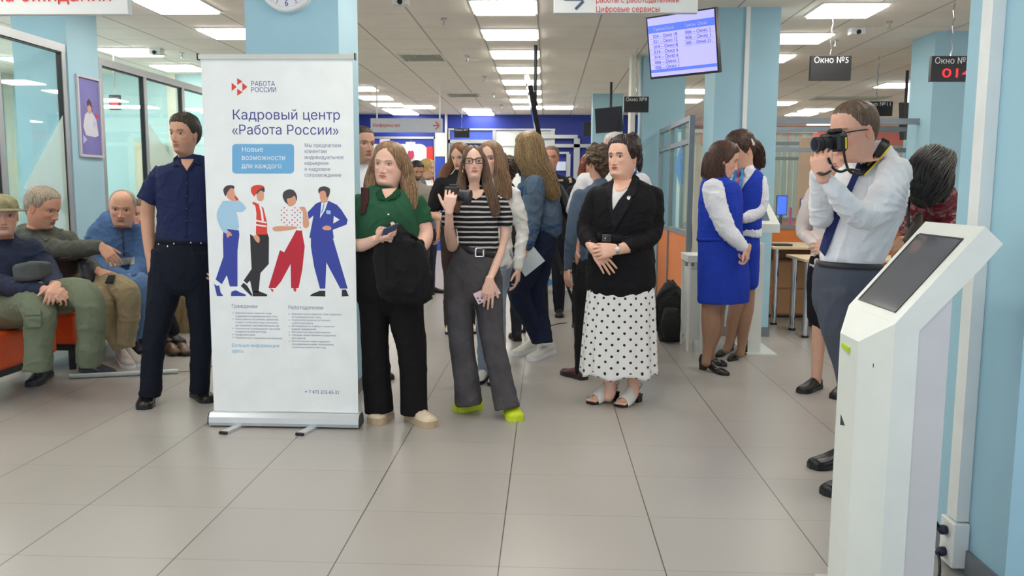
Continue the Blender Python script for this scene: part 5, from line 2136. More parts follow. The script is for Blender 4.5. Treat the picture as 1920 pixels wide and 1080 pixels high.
def strands(P_, name, locks, material, n=26, r=.004, seed=1, parent=None, wave=.004, spread_end=1.0):
    """long hair as bundles of strands.  locks: list of node lists (u, v, dy, halfwidth_px, depth_ratio);
    the bundle fills the tube, with strands lying on its surface"""
    rs = np.random.RandomState(seed)
    mb = MB()
    core = []
    n = int(n*2.6)
    r = r*.42
    for nodes in locks:
        core.append(P_.tube([(a, b, c, d*.93, e) for a, b, c, d, e in nodes], seg=20, sub=5))
        arr = []
        for a, b, c, d, e in nodes:
            p = P_.p((a, b, c))
            ra = P_.r(d, c)
            arr.append([p.x, p.y, p.z, ra, ra*e])
        arr = catmull(arr, 5)
        pos = arr[:, :3]
        tan = np.gradient(pos, axis=0)
        tan /= np.linalg.norm(tan, axis=1)[:, None]+1e-9
        A = np.cross(tan, [0, 1, 0])
        A /= np.linalg.norm(A, axis=1)[:, None]+1e-9
        B = np.cross(tan, A)
        m_ = len(arr)
        t = np.linspace(0, 1, m_)
        for q in range(n):
            th = 2*PI*(q+rs.rand()*.8)/n
            ph, fr = rs.rand()*6, 5+rs.rand()*5
            w1 = wave*np.sin(t*fr+ph)*t
            rad = .97+.06*rs.rand()
            thv = th+.25*np.sin(t*3+ph)*rs.rand()
            c_ = pos+A*(np.cos(thv)*arr[:, 3]*rad+w1)[:, None]+B*(np.sin(thv)*arr[:, 4]*rad+w1*.6)[:, None]
            end = m_-int(rs.rand()*m_*.06)
            rr_ = r*(.8+.6*rs.rand())
            radii = rr_*np.minimum(1, (1-t)*7+.25)*np.minimum(1, t*8+.5)
            V, F = tube_geo([(Vector(c_[i]), radii[i]*1.6, radii[i]) for i in range(end)], 6, 1, 1)
            mb.add(V, F)
    for V, F in core:
        mb.add(V, F)
    return mb.build(name, material, parent or P_.root, smooth=True)
from mathutils.bvhtree import BVHTree
from mathutils.geometry import tessellate_polygon


def G(u, v, z=0.0):
    """ground point seen at photo position"""
    d = CF + CR*((u-960)/FPX) - CU*((v-540)/FPX)
    k = (z-CAM_H)/d.z
    return Vector((d.x*k, d.y*k, z))


def bvh_of(objs):
    V, F = [], []
    for o in objs:
        k = len(V)
        mi = parent_inv(o.parent) if o.parent else None
        V += [v.co.copy() for v in o.data.vertices]
        F += [[i+k for i in f.vertices] for f in o.data.polygons]
    return BVHTree.FromPolygons(V, F)


def conform(name, poly, targets, material, parent, lift=.004, th=.002, step=3.0, holes=None, Ylim=None):
    """a thin piece of cloth lying on the surface of a garment; outline given as seen from the front"""
    tr = targets if isinstance(targets, BVHTree) else bvh_of(targets)
    poly = [tuple(p[:2]) for p in poly]
    bm = bmesh.new()
    tris = tessellate_polygon([[Vector((p[0], p[1], 0)) for p in poly]])
    vs_ = [bm.verts.new((p[0], p[1], 0)) for p in poly]
    for t in tris:
        try:
            bm.faces.new([vs_[i] for i in t])
        except ValueError:
            pass
    for it in range(7):
        es = [e for e in bm.edges if e.calc_length() > step]
        if not es:
            break
        bmesh.ops.subdivide_edges(bm, edges=es, cuts=1)
        bmesh.ops.triangulate(bm, faces=[f for f in bm.faces if len(f.verts) > 3])
    cam0 = Vector((0, 0, CAM_H))
    last = None
    res = []
    for v in bm.verts:
        d = (CF + CR*((v.co.x-960)/FPX) - CU*((v.co.y-540)/FPX)).normalized()
        h, n_, i_, dist = tr.ray_cast(cam0, d)
        res.append((v, d, h, n_, dist))
    ds = sorted(r[4] for r in res if r[2] is not None)
    if not ds:
        bm.free()
        return None
    med = ds[len(ds)//2]
    hits = [(r[0].co.copy(), r[4]) for r in res if r[2] is not None]
    for v, d, h, n_, dist in res:
        if h is None:
            dist = min(hits, key=lambda q: (q[0]-v.co).length)[1]
            h = cam0+d*dist
        v.co = h-d*lift
    bmesh.ops.recalc_face_normals(bm, faces=bm.faces[:])
    f0 = bm.faces[:]
    for f in f0:
        if f.normal.dot(f.calc_center_median()-cam0) > 0:
            f.normal_flip()
    r = bmesh.ops.solidify(bm, geom=bm.faces[:], thickness=th)
    me = bpy.data.meshes.new(name)
    bm.to_mesh(me)
    bm.free()
    me.polygons.foreach_set('use_smooth', [True]*len(me.polygons))
    return link(name, me, material, parent)


def scale_nodes(nodes, f):
    return [(q[0], q[1], q[2], q[3]*f)+tuple(q[4:]) for q in nodes]


def inner(p, lists, f=.82, ratio=.7):
    """the body under the clothes"""
    for nodes in lists:
        if nodes[-1][1] > nodes[0][1]+60 and len(nodes) > 3:
            nodes = nodes[:-1]        # keep the leg inside the trouser hem
        V, F = p.tube(scale_nodes(nodes, f), ratio=ratio, seg=14, sub=3)
        mb = MB().add(V, F)
        p.geo.append(mb)
        p.cols.append(np.tile(L3(p.skin), (len(mb.v), 1)))


class Fig:
    """generic standing figure in its own metric frame; used for people deeper in the hall"""
    def __init__(s, label, u, vtop, Y, face=0, skin=SKIN_FAIR, H=None, hair=(70, 52, 40), lean=0, foot_u=None, group=None):
        top = P(u, vtop, Y)
        s.H = top.z
        s.g = Vector((top.x, Y, 0))
        s.u, s.vtop, s.Y = u, vtop, Y
        s.person = Person(label, Y, (u, 700), skin, group=group)
        s.person.root.location = s.g
        a = math.radians(face)       # 0 faces the camera, + turns to the image left
        s.ex = Vector((math.cos(a), -math.sin(a), 0))     # image-right side of the figure when facing the camera
        s.fw = Vector((-math.sin(a), -math.cos(a), 0))
        s.face = face

    def w(s, x, y, z):
        """x to the side, y forward, z as a share of the height"""
        return s.g+s.ex*x*s.H+s.fw*y*s.H+Vector((0, 0, z*s.H))

    def tube(s, nodes, seg=16, sub=4, cap=1, power=2.0):
        nn = [(s.w(x, y, z), ra*s.H, rb*s.H) for x, y, z, ra, rb in nodes]
        return tube_geo(nn, seg, cap, sub, side=tuple(s.fw), power=power)

    def build(s, top=(40, 40, 44), bottom=(40, 42, 50), shoes=(40, 36, 36), hair=(60, 44, 36), arms='down', sleeve='long', head_yaw=None, pitch=0, wide=1.0, female=False, vox=.011,
              hairstyle='short', beard=None, lip=(180, 100, 92), hz=.82, side=.62, skirt=False, stance=.05, chub=0, topname=None, wr=.006, shirt_z=.50, brow=(80, 60, 48), grey=False):
        p = s.person
        H = s.H
        wd = wide
        Mt = fabric('cloth_%d_%d_%d' % top, top)
        Mb = fabric('cloth_%d_%d_%d' % bottom, bottom)
        sh = .118*wd if not female else .104*wd
        hip = .088*wd*(1.06 if female else 1)
        torso = [(0, 0, shirt_z, hip*1.02, .066*wd), (0, 0, .56, hip*.98, .064*wd), (0, .004, .62, hip*.93, .062*wd), (0, .006, .70, sh*.86, .066*wd), (0, .004, .76, sh*.95, .064*wd), (0, 0, .80, sh*.92, .052*wd), (0, -.004, .83, sh*.55, .038), (0, -.004, .845, .034, .034)]
        parts = [s.tube(torso, 24, 4)]
        skin_parts = []
        for sg in (-1, 1):
            S_ = (sg*sh*.93, 0, .80)
            if arms == 'down':
                E_, W_ = (sg*(sh+.025*wd), -.01, .635), (sg*(sh+.02), .03, .485)
                hd, nn_ = (0, .1, -1), (sg, 0, 0)
            elif arms == 'front':
                E_, W_ = (sg*(sh+.03), .0, .64), (sg*.035, .11, .585)
                hd, nn_ = (-sg*.8, .3, 0), (0, 1, .4)
            else:
                E_, W_ = (sg*(sh+.02), -.01, .635), (sg*.02, -.07, .53)
                hd, nn_ = (-sg*.6, -.2, -.5), (0, -1, 0)
            up = [(S_[0]*.9, S_[1], S_[2]-.01, .036*wd, .036*wd), ((S_[0]+E_[0])/2, (S_[1]+E_[1])/2, (S_[2]+E_[2])/2, .033*wd, .033*wd), (E_[0], E_[1], E_[2], .027*wd, .027*wd)]
            lo = [(E_[0], E_[1], E_[2], .027*wd, .027*wd), ((E_[0]+W_[0])/2, (E_[1]+W_[1])/2, (E_[2]+W_[2])/2, .024, .024), (W_[0], W_[1], W_[2], .018, .018)]
            if sleeve == 'long':
                parts.append(s.tube(up+lo[1:], 14, 3))
            elif sleeve == 'short':
                k = [up[0], up[1], tuple(a*.35+b*.65 for a, b in zip(up[1], up[2]))]
                k[-1] = k[-1][:3]+(.034*wd, .034*wd)
                parts.append(s.tube(k, 14, 3))
            sk = [tuple(q[:3])+(q[3]*.76, q[4]*.76) for q in up]+[tuple(q[:3])+(q[3]*.82, q[4]*.82) for q in lo[1:]]
            wpt = s.w(*W_)
            dv = s.ex*hd[0]+s.fw*hd[1]+Vector((0, 0, hd[2]))
            nv = s.ex*nn_[0]+s.fw*nn_[1]+Vector((0, 0, nn_[2]))
            p.limb([s.tube(sk, 12, 3)]+p.hand(wpt, dv, nv, size=.105*H, curl=(18, 22, 26, 30), side=sg), voxel=.006)
        p.cloth(topname or 'shirt', parts, Mt, vox, 4, wr=wr, wscale=8, seed=s.u)
        # legs
        legs = []
        for sg in (-1, 1):
            x = sg*stance
            lg = [(sg*.045*wd, 0, .50, .050*wd, .054*wd), (x, .004, .40, .046*wd, .048*wd), (x, .008, .285, .036*wd, .036*wd), (x*1.05, -.002, .16, .034*wd, .034*wd), (x*1.1, -.005, .03, .028, .030)]
            legs.append(lg)
        pel = [(0, 0, .47, hip*.94, .060*wd), (0, 0, .52, hip, .062*wd), (0, 0, .565, hip*.93, .058*wd)]
        if skirt:
            parts = [s.tube([(0, 0, skirt, hip*1.05, .06*wd), (0, 0, .45, hip*1.12, .066*wd), (0, 0, .52, hip*1.05, .064*wd), (0, 0, .58, hip*.9, .058*wd)], 22, 4)]
            p.cloth('skirt', parts, Mb, vox, 3, wr=.004)
            for lg in legs:
                p.limb([s.tube([tuple(q[:3])+(q[3]*.72, q[4]*.72) for q in lg[:-1]]+[(lg[-1][0], lg[-1][1], .03, .017, .02)], 14, 3)], voxel=.007)
        else:
            p.cloth('trousers', [s.tube(pel, 22, 3)]+[s.tube(l, 16, 4) for l in legs], Mb, vox, 4, wr=wr*.9, wscale=7, wdir=(1, 1, .7), seed=s.u+3)
        for V, F in [s.tube([tuple(q[:3])+(q[3]*.8, q[4]*.8) for q in torso], 14, 3)]+[s.tube([tuple(q[:3])+(q[3]*.7, q[4]*.7) for q in lg], 12, 3) for lg in legs]:
            mb = MB().add(V, F)
            p.geo.append(mb)
            p.cols.append(np.tile(L3(p.skin), (len(mb.v), 1)))
        for sg, lg in zip((-1, 1), legs):
            a = s.w(lg[-1][0], -.035, 0)
            b = s.w(lg[-1][0]*1.25, .115, 0)
            a.z = b.z = 0
            p.shoe(a, b, mat('shoe_%d_%d_%d' % shoes, shoes, .45), width=.088, height=.08)
        # head
        hy = s.face if head_yaw is None else head_yaw
        C = s.w(0, .012, .934)
        nbp = s.w(0, -.004, .85)
        h = Head(C, .130*H, hy, pitch, 0, nb=nbp, chub=chub, wid=.97 if female else 1, neck=.9 if female else 1.05, nose=.9 if female else 1)
        ps, L = h.skin_geo()
        mb = MB()
        for V, F in ps:
            mb.add(V, F)
        p.geo.append(mb)
        p.cols.append(h.colors(L, p.skin, {'lip': lip, 'beard': beard, 'brow': brow}))
        h.eyes(p.root)
        p.hd = h
        Mh = hair_mat('hair_%d_%d_%d' % hair, hair)
        if hairstyle != 'none':
            h.hair_cap('hair', p.root, Mh, hz=hz, side=side if hairstyle == 'short' else .5, back=.12 if hairstyle == 'short' else -.05, thick=.04 if hairstyle == 'short' else (.055 if hairstyle == 'long' else .10), curl=.07 if hairstyle == 'curly' else 0, seed=s.u, style='part' if hairstyle == 'long' else 'plain')
        p.finish()
        return p


def hair_world(p, name, locks, material, n=22, r=.004, seed=1, wave=.005):
    """locks in world coordinates: lists of (Vector, ra, rb)"""
    rs = np.random.RandomState(seed)
    mb = MB()
    n = int(n*2.6)
    r = r*.42
    for nodes in locks:
        V, F = tube_geo([(a, b*.93, c*.93) for a, b, c in nodes], 18, 1, 5)
        mb.add(V, F)
        arr = catmull(np.array([[a.x, a.y, a.z, b, c] for a, b, c in nodes]), 5)
        pos = arr[:, :3]
        tan = np.gradient(pos, axis=0)
        tan /= np.linalg.norm(tan, axis=1)[:, None]+1e-9
        A = np.cross(tan, [0, 1, 0])
        A /= np.linalg.norm(A, axis=1)[:, None]+1e-9
        B = np.cross(tan, A)
        m_ = len(arr)
        t = np.linspace(0, 1, m_)
        for q in range(n):
            th = 2*PI*(q+rs.rand()*.8)/n
            ph, fr = rs.rand()*6, 5+rs.rand()*5
            w1 = wave*np.sin(t*fr+ph)*t
            c_ = pos+A*(np.cos(th)*arr[:, 3]+w1)[:, None]+B*(np.sin(th)*arr[:, 4]+w1*.6)[:, None]
            rr_ = r*(.8+.6*rs.rand())
            radii = rr_*np.minimum(1, (1-t)*7+.25)
            V, F = tube_geo([(Vector(c_[i]), radii[i]*1.6, radii[i]) for i in range(m_)], 6, 1, 1)
            mb.add(V, F)
    return mb.build(name, material, p.root, smooth=True)
# ================================================================== man in navy shirt (left of the banner)
p = Person('man in navy short sleeved shirt and dark jeans standing left of the banner, looking left', 5.05, (330, 755), (206, 156, 130))
h = p.head(346, 215, 287, 0, yaw=13, pitch=2, roll=2, o={'lip': (176, 104, 92), 'browt': 1.2, 'brow': (70, 54, 44), 'beard': ((120, 96, 84), .25)}, iris=(90, 80, 66), wid=.94, jaw=.88, neck=.95, nose=1.1, gaze=(-8, 0))
hair = h.hair_cap('hair', p.root, hair_mat('hair_dark_brown', (58, 46, 38)), hz=.80, side=.62, back=.12, thick=.05, curl=.004, spiky=.008)
NV = fabric('navy_shirt', (34, 42, 78), weave=.1)
NVd = fabric('navy_shirt_dark', (28, 34, 66))
BJ = fabric('black_jeans', (20, 24, 38), weave=.3)
torso = [(347, 449, 0, 54, .62), (346, 425, 0, 53, .62), (346, 390, 0, 52, .62), (347, 350, 0, 56, .6), (349, 325, 0, 58, .55), (350, 313, .01, 49, .5), (350, 309, .02, 33, .55)]
shirt = p.cloth('shirt', [p.tube(torso, seg=28), p.tube([(304, 318, 0, 14), (289, 344, 0, 17), (274, 377, -.01, 19.5, .9)], cap=0), p.tube([(398, 320, 0, 20), (412, 350, 0, 20), (414, 384, 0, 20)])], NV, .007, 5, wr=.008, wscale=9, wdir=(1, 1, 1.1), seed=1)
inner(p, [torso, [(347, 440, 0, 50), (347, 500, 0, 50)]])
bv = bvh_of([shirt])
conform('collar', [(333, 290), (325, 297), (324, 312), (334, 310), (350, 324), (348, 318), (338, 303)], bv, NVd, shirt, .012, .004)
conform('collar', [(367, 290), (373, 297), (377, 310), (366, 306), (351, 324), (352, 317), (362, 302)], bv, NVd, shirt, .012, .004)
conform('neck_opening', [(339, 298), (364, 298), (362, 305), (351, 321), (341, 307)], bv, mat('neck_skin', p.skin, .55), shirt, .005, .001)
conform('placket', [(349, 324), (353, 324), (352, 380), (351, 446), (347, 446), (348, 380)], bv, NVd, shirt, .003, .0015)
for v in (345, 368, 391, 414):
    conform('button', [(350, v-1.5), (352, v), (350, v+1.5), (348, v)], bv, mat('button_dark', (60, 64, 92), .3), shirt, .006, .001)
# arms
W_ = p.p((281, 482, -.03))
p.limb([p.tube([(296, 330, 0, 15), (280, 375, 0, 13), (277, 405, .02, 12.5), (278, 440, .0, 11.5), (281, 482, -.03, 8.5, .75)])] + p.hand(W_, (.05, -.12, -1), (-.75, -.65, 0), size=.195, curl=(14, 18, 20, 24), side=1, spread=4, thumb=(30, 20)))
W_ = p.p((412, 485, -.02))
p.limb([p.tube([(400, 330, 0, 15), (412, 380, 0, 13), (414, 430, 0, 12), (412, 485, -.02, 9, .75)])] + p.hand(W_, (0, -.1, -1), (1, 0, 0), size=.19, side=-1))
LL = [(318, 470, 0, 34, .9), (313, 520, 0, 34, .9), (304, 570, -.02, 27), (291, 635, -.03, 22), (285, 690, -.02, 20.5), (281, 742, -.02, 20)]
LR = [(370, 470, 0, 34, .9), (373, 520, .02, 32, .9), (376, 570, .04, 26), (378, 635, .06, 22), (375, 690, .08, 19), (374, 734, .1, 18.5)]
tr = p.cloth('jeans', [p.tube([(345, 447, 0, 51, .62), (345, 470, 0, 54, .64), (344, 505, 0, 56, .62), (344, 528, 0, 50, .6)], seg=28), p.tube(LL, cap=0), p.tube(LR, cap=0)], BJ, .008, 4, wr=.006, wscale=7, wdir=(1, 1, .8), seed=2)
inner(p, [LL, LR], .78, 1)
belt = p.tube([(345, 446, 0, 52.5, .62), (345, 456, 0, 54, .64)], seg=28, cap=0, sub=1)
MB().add(*belt).build('waistband', fabric('jeans_band', (24, 26, 40)), tr, smooth=True)
bt = bvh_of([tr])
for (u, v) in ((297, 458), (314, 462), (326, 457), (358, 455), (377, 456), (388, 455)):
    conform('rivet', [(u-1.2, v-1.6), (u+1.2, v-1.6), (u+1.2, v+1.6), (u-1.2, v+1.6)], bt, M_steel, tr, .008, .001)
SB = mat('black_leather', (26, 23, 24), .3)
p.shoe(G(281, 742), G(270, 769), SB, width=.1, height=.085)
p.shoe(G(366, 741), G(395, 756), SB, width=.1, height=.085)
p.finish()

# ================================================================== woman in green polo
p = Person('young woman in green polo shirt with long fair hair, right of the banner', 4.75, (742, 790), (232, 186, 166))
h = p.head(730, 269, 345, -.02, yaw=13, pitch=4, roll=5, o={'lip': (196, 112, 104), 'brow': (140, 104, 76), 'browt': .8}, iris=(96, 96, 80), chub=.75, wid=1.06, jaw=1.06, nose=.85, neck=1.05, gaze=(-22, 2))
HF = hair_mat('hair_fair_brown', (124, 92, 66), (178, 142, 106))
h.hair_cap('hair', p.root, HF, hz=.84, side=.52, back=-.05, thick=.05, part=.06, spiky=.003, style='part')
strands(p, 'hair_length', [
    [(724, 283, .0, 8, 2.2), (710, 300, .02, 11, 2.4), (703, 325, .03, 14, 1.7), (699, 348, .0, 16, 1.0), (699, 372, -.03, 15, .7)],
    [(752, 288, .0, 8, 2.2), (762, 310, .02, 10, 2.4), (764, 335, .02, 13, 1.7), (768, 360, -.02, 15, 1.0), (768, 392, -.05, 12, .7)],
    [(738, 285, .10, 24, .6), (736, 320, .12, 32, .45), (734, 360, .12, 36, .35), (733, 385, .12, 34, .3)]], HF, n=40, r=.0035, seed=4)
GR = fabric('green_polo', (42, 88, 62), weave=.2)
GRd = fabric('green_polo_collar', (18, 66, 40))
torso = [(726, 455, 0, 62, .62), (727, 430, -.01, 61, .7), (726, 400, -.02, 58, .75), (727, 376, -.01, 54, .66), (729, 362, .01, 48, .55), (731, 354, .02, 30, .6), (732, 348, .02, 17, .9)]
shirt = p.cloth('polo_shirt', [p.tube(torso, seg=30), p.tube([(776, 374, .02, 19), (789, 396, .03, 18), (795, 419, .03, 17.5)], cap=0), p.tube([(684, 374, .02, 19), (668, 396, .03, 20), (660, 422, .03, 19)], cap=0)], GR, .007, 5, wr=.007, wscale=7, seed=3)
inner(p, [torso])
bv = bvh_of([shirt])
conform('collar', [(712, 352), (704, 362), (710, 374), (723, 376), (720, 366)], bv, GRd, shirt, .014, .004)
conform('collar', [(748, 350), (752, 362), (742, 372), (725, 376), (732, 366)], bv, GRd, shirt, .014, .004)
conform('neck_opening', [(716, 354), (745, 352), (735, 364), (723, 372), (718, 364)], bv, mat('neck_skin_b', p.skin, .55), shirt, .008, .001)
conform('button', [(728, 400), (730.5, 402), (728, 404), (726, 402)], bv, M_pwhite, shirt, .006, .001)
# arms: image left one holds the phone
W1 = p.p((705, 449, -.30))
ph = [p.tube([(684, 378, .02, 15), (664, 420, .06, 15), (662, 452, .05, 14), (674, 460, -.06, 13), (690, 456, -.2, 11), (705, 449, -.30, 9, .8)])]
p.limb(ph + p.hand(W1, (.85, -.2, .12), (-.15, -.2, -1), size=.175, curl=(38, 42, 46, 48), side=-1, thumb=(38, 30), spread=5))
p.limb([p.tube([(778, 380, .02, 15), (794, 420, .03, 15), (797, 446, .0, 15), (784, 464, -.09, 14), (760, 458, -.2, 11), (742, 452, -.25, 9, .8)])] + p.hand(p.p((742, 452, -.25)), (-.8, -.3, .1), (0, .3, -1), size=.165, curl=(40, 44, 50, 50), side=1))
BT = fabric('black_trousers', (20, 17, 19))
LL = [(702, 540, 0, 31, .9), (701, 600, 0, 27, .95), (704, 680, 0, 27), (711, 772, 0, 27.5)]
LR = [(760, 540, 0, 34, .9), (763, 600, 0, 32, .95), (774, 670, 0, 27), (776, 775, 0, 26)]
p.cloth('wide_trousers', [p.tube([(727, 445, 0, 58, .62), (727, 490, 0, 64, .66), (728, 545, 0, 66, .6), (728, 565, 0, 60, .5)], seg=30), p.tube(LL, power=2.3, cap=0), p.tube(LR, power=2.3, cap=0)], BT, .008, 4, wr=.007, wscale=6, wdir=(1, 1, .45), seed=5)
inner(p, [LL, LR], .6, 1)
SN = mat('sneaker_beige', (214, 196, 170), .6, bump=.3, bscale=90)
SS = mat('sneaker_sole', (188, 166, 136), .6)
p.shoe(G(729, 783), G(699, 797), SN, width=.105, height=.095, sole=SS, solh=.034, laces=M_pwhite)
p.shoe(G(768, 784), G(812, 803), SN, width=.105, height=.095, sole=SS, solh=.034, laces=M_pwhite)
# backpack strap over the image left shoulder
conform('backpack_strap', [(677, 352), (690, 352), (691, 372), (684, 400), (676, 404)], bv, fabric('maroon_strap', (70, 34, 36)), shirt, .012, .006)
p.finish()
Pw = p
# phone held in her hand
t = thing('smartphone', 'dark blue smartphone held by the young woman in green', 'phone', tuple(p.p((731, 436, -.44))))
c0, c1 = p.p((716, 441, -.40)), p.p((743, 430, -.46))
dv = (c1-c0)
up = Vector((.25, -.5, .5)).normalized()*.055
MB().frame_box(c0, dv, up, dv.cross(up).normalized()*.009).build('case', mat('phone_slate', (48, 60, 92), .3), t)
# black tote bag
BGm = fabric('black_tote', (22, 21, 24), weave=.3)
bag = thing('tote_bag', 'large black fabric bag hanging from the arm of the young woman in green', 'bag', tuple(p.p((755, 560, -.25))))
bn = [(752, 437, -.22, 20, .6), (745, 450, -.24, 40, .5), (749, 475, -.24, 50, .45), (756, 510, -.24, 53, .45), (759, 540, -.24, 52, .42), (758, 556, -.24, 49, .3)]
o = organic('bag_body', [p.tube(bn, seg=28, power=3.2)], BGm, bag, .007, 2, wr=.016, wscale=8, wdir=(1, 1, .45), seed=9)
hp = [p.p(q) for q in [(722, 462, -.26), (742, 438, -.26), (766, 440, -.24), (784, 452, -.16), (794, 470, -.1)]]
V, F = tube_geo([(q, .012, .006) for q in hp], 10, 1, 6)
MB().add(V, F).build('handle', BGm, bag, smooth=True)

# ================================================================== young woman with glasses, striped shirt
p = Person('young woman in glasses and striped t-shirt holding a camera and pink phone', 4.95, (905, 780), (230, 186, 166))
h = p.head(888, 275, 338, -.02, yaw=-8, pitch=-9, roll=-2, o={'lip': (196, 92, 88), 'brow': (96, 70, 54)}, iris=(92, 96, 96), wid=.9, jaw=.92, neck=.84, nose=.92)
HB = hair_mat('hair_brown', (88, 64, 50), (130, 100, 78))
h.hair_cap('hair', p.root, HB, hz=.85, side=.55, back=-.05, thick=.04, part=.0, spiky=.003, style='part')
strands(p, 'hair_length', [
    [(874, 290, .02, 4, 3), (868, 312, .03, 5, 3), (866, 340, .02, 8, 2), (862, 370, -.03, 11, .9), (858, 396, -.05, 8, .7)],
    [(905, 290, .02, 4, 3), (911, 312, .03, 6, 3), (913, 340, .02, 9, 2), (921, 370, -.04, 12, .8), (929, 402, -.06, 9, .6)],
    [(890, 290, .09, 18, .5), (890, 330, .10, 24, .4), (890, 370, .11, 26, .3)]], HB, n=34, r=.003, seed=6)
# glasses
gl = bpy.data.objects.new('glasses', None)
COL.objects.link(gl)
gl.parent = p.root
gl.matrix_parent_inverse = parent_inv(p.root)
Mgl = mat('glasses_frame', (34, 24, 24), .25)
for sg in (-1, 1):
    N_ = 26
    pts = []
    for i in range(N_+1):
        a = 2*PI*i/N_
        x = sg*.165+math.copysign(abs(math.cos(a))**.6, math.cos(a))*.118
        z = .50+math.copysign(abs(math.sin(a))**.6, math.sin(a))*.085
        pts.append((h.pt(x, .425-.10*max(0, abs(x)-.12), z), .0022, .0022))
    V, F = tube_geo(pts, 6, 1, 1)
    MB().add(V, F).build('rim', Mgl, gl, smooth=True)
    V, F = tube_geo([(h.pt(sg*.28, .41, .54), .002, .002), (h.pt(sg*.325, .3, .53), .002, .002), (h.pt(sg*.335, .0, .50), .002, .002)], 6, 1, 4)
    MB().add(V, F).build('temple', Mgl, gl, smooth=True)
V, F = tube_geo([(h.pt(-.05, .428, .525), .0022, .0022), (h.pt(0, .445, .535), .0022, .0022), (h.pt(.05, .428, .525), .0022, .0022)], 6, 1, 3)
MB().add(V, F).build('bridge', Mgl, gl, smooth=True)
for sg in (-1, 1):
    c = h.pt(sg*.335, .02, .30)
    MB().tube([c, c+Vector((0, 0, -.012))], .004).build('earring', mat('gold', (220, 190, 120), .2, metal=1), p.root, smooth=True)
ST = fabric('striped_knit', (28, 27, 32), stripes=((190, 184, 180), .030, .36, .012))
torso = [(898, 468, 0, 38, .62), (897, 440, 0, 38, .62), (894, 410, -.01, 40, .66), (893, 385, 0, 43, .6), (893, 368, .01, 44, .5), (892, 358, .02, 30, .55), (891, 352, .02, 15, .9)]
shirt = p.cloth('t_shirt', [p.tube(torso, seg=28), p.tube([(934, 375, .02, 14), (945, 398, .02, 14), (949, 424, .02, 13)], cap=0), p.tube([(854, 375, .02, 14), (844, 398, .02, 14), (842, 424, .0, 14)], cap=0)], ST, .006, 4, wr=.006, wscale=9, seed=7)
inner(p, [torso])
bv = bvh_of([shirt])
conform('neck_opening', [(876, 355), (908, 355), (903, 368), (892, 374), (882, 368)], bv, mat('neck_skin_c', p.skin, .55), shirt, .006, .001)
W1 = p.p((842, 396, -.34))
p.limb([p.tube([(852, 380, .02, 12), (843, 425, .02, 11), (848, 462, -.04, 10.5), (844, 440, -.19, 9), (842, 418, -.28, 8.5), (842, 396, -.34, 7.5, .8)])] + p.hand(W1, (.1, -.05, 1), (0, -1, 0), size=.16, curl=(34, 40, 46, 50), side=-1, thumb=(40, 10), spread=5))
for V, F in [tube_geo([(p.p((835+i*3.2, 428+(1.5 if 0 < i < 5 else 0), -.25-.02*math.sin(i/5*PI))), .004, .004) for i in range(6)], 8, 1, 3)]:
    MB().add(V, F).build('bracelet', mat('bracelet_brown', (70, 44, 40), .5), p.root, smooth=True)
W2 = p.p((918, 524, -.12))
p.limb([p.tube([(936, 380, .02, 12), (947, 430, .02, 9.5), (941, 462, .01, 8.5), (930, 496, -.06, 8), (918, 524, -.12, 6.6, .8)])] + p.hand(W2, (-.12, -.1, -1), (.1, -1, .1), size=.175, curl=(8, 10, 14, 20), side=-1, spread=4, thumb=(30, 10)))
t = thing('smartphone', 'pale pink smartphone held low by the young woman in the striped t-shirt', 'phone', tuple(p.p((912, 552, -.11))))
q = [p.p((u, v, d)) for u, v, d in ((887, 551, -.13), (897, 571, -.13), (939, 550, -.10), (929, 532, -.10))]
ph = MB().prism([q[0], q[1], q[2], q[3]], (0, .008, 0)).build('case', mat('phone_pink', (226, 196, 206), .35), t)
for (u, v) in ((896, 559), (900, 565), (904, 559)):
    a = p.p((u, v, -.131))
    MB().cyl(a, (0, -1, 0), .005, .003, 16).build('lens', M_black, ph)
# her camera
t = thing('camera', 'black camera held up by the young woman in the striped t-shirt', 'camera', tuple(p.p((856, 366, -.34))))
a = p.p((848, 363, -.315))
MB().box(a.x-.045, a.x+.036, a.y, a.y+.06, a.z-.042, a.z+.040, bev=.01).build('camera_body', M_black, t)
MB().box(a.x-.02, a.x+.024, a.y+.01, a.y+.05, a.z+.040, a.z+.052, bev=.004).build('hot_shoe', M_dark, t)
MB().cyl((a.x+.034, a.y+.032, a.z-.010), (1, -.2, -.12), .034, .042, 28).build('lens', M_black, t)
MB().cyl((a.x+.075, a.y+.024, a.z-.015), (1, -.2, -.12), .038, .026, 28).build('lens_hood', M_dark, t)
GJ = fabric('grey_jeans', (78, 75, 78), var=.2, weave=.35)
LL = [(866, 520, 0, 31, .9), (862, 570, -.01, 27), (866, 648, -.02, 23), (873, 700, -.02, 24), (879, 757, -.02, 27)]
LR = [(912, 520, 0, 31, .9), (917, 571, 0, 26), (924, 640, -.03, 23), (937, 700, -.06, 22.5), (951, 766, -.10, 24)]
tr = p.cloth('wide_jeans', [p.tube([(897, 467, 0, 37, .62), (893, 485, 0, 44, .66), (889, 520, 0, 54, .62), (889, 545, 0, 54, .55)], seg=30), p.tube(LL, power=2.3, cap=0), p.tube(LR, power=2.3, cap=0)], GJ, .007, 4, wr=.006, wscale=7, wdir=(1, 1, .5), seed=8)
inner(p, [LL, LR], .6, 1)
V, F = p.tube([(898, 464, 0, 39, .64), (896, 477, 0, 41.5, .65)], seg=28, cap=0, sub=1)
bl = MB().add(V, F).build('belt', mat('belt_black', (28, 26, 28), .4), p.root, smooth=True)
bc = bvh_of([bl])
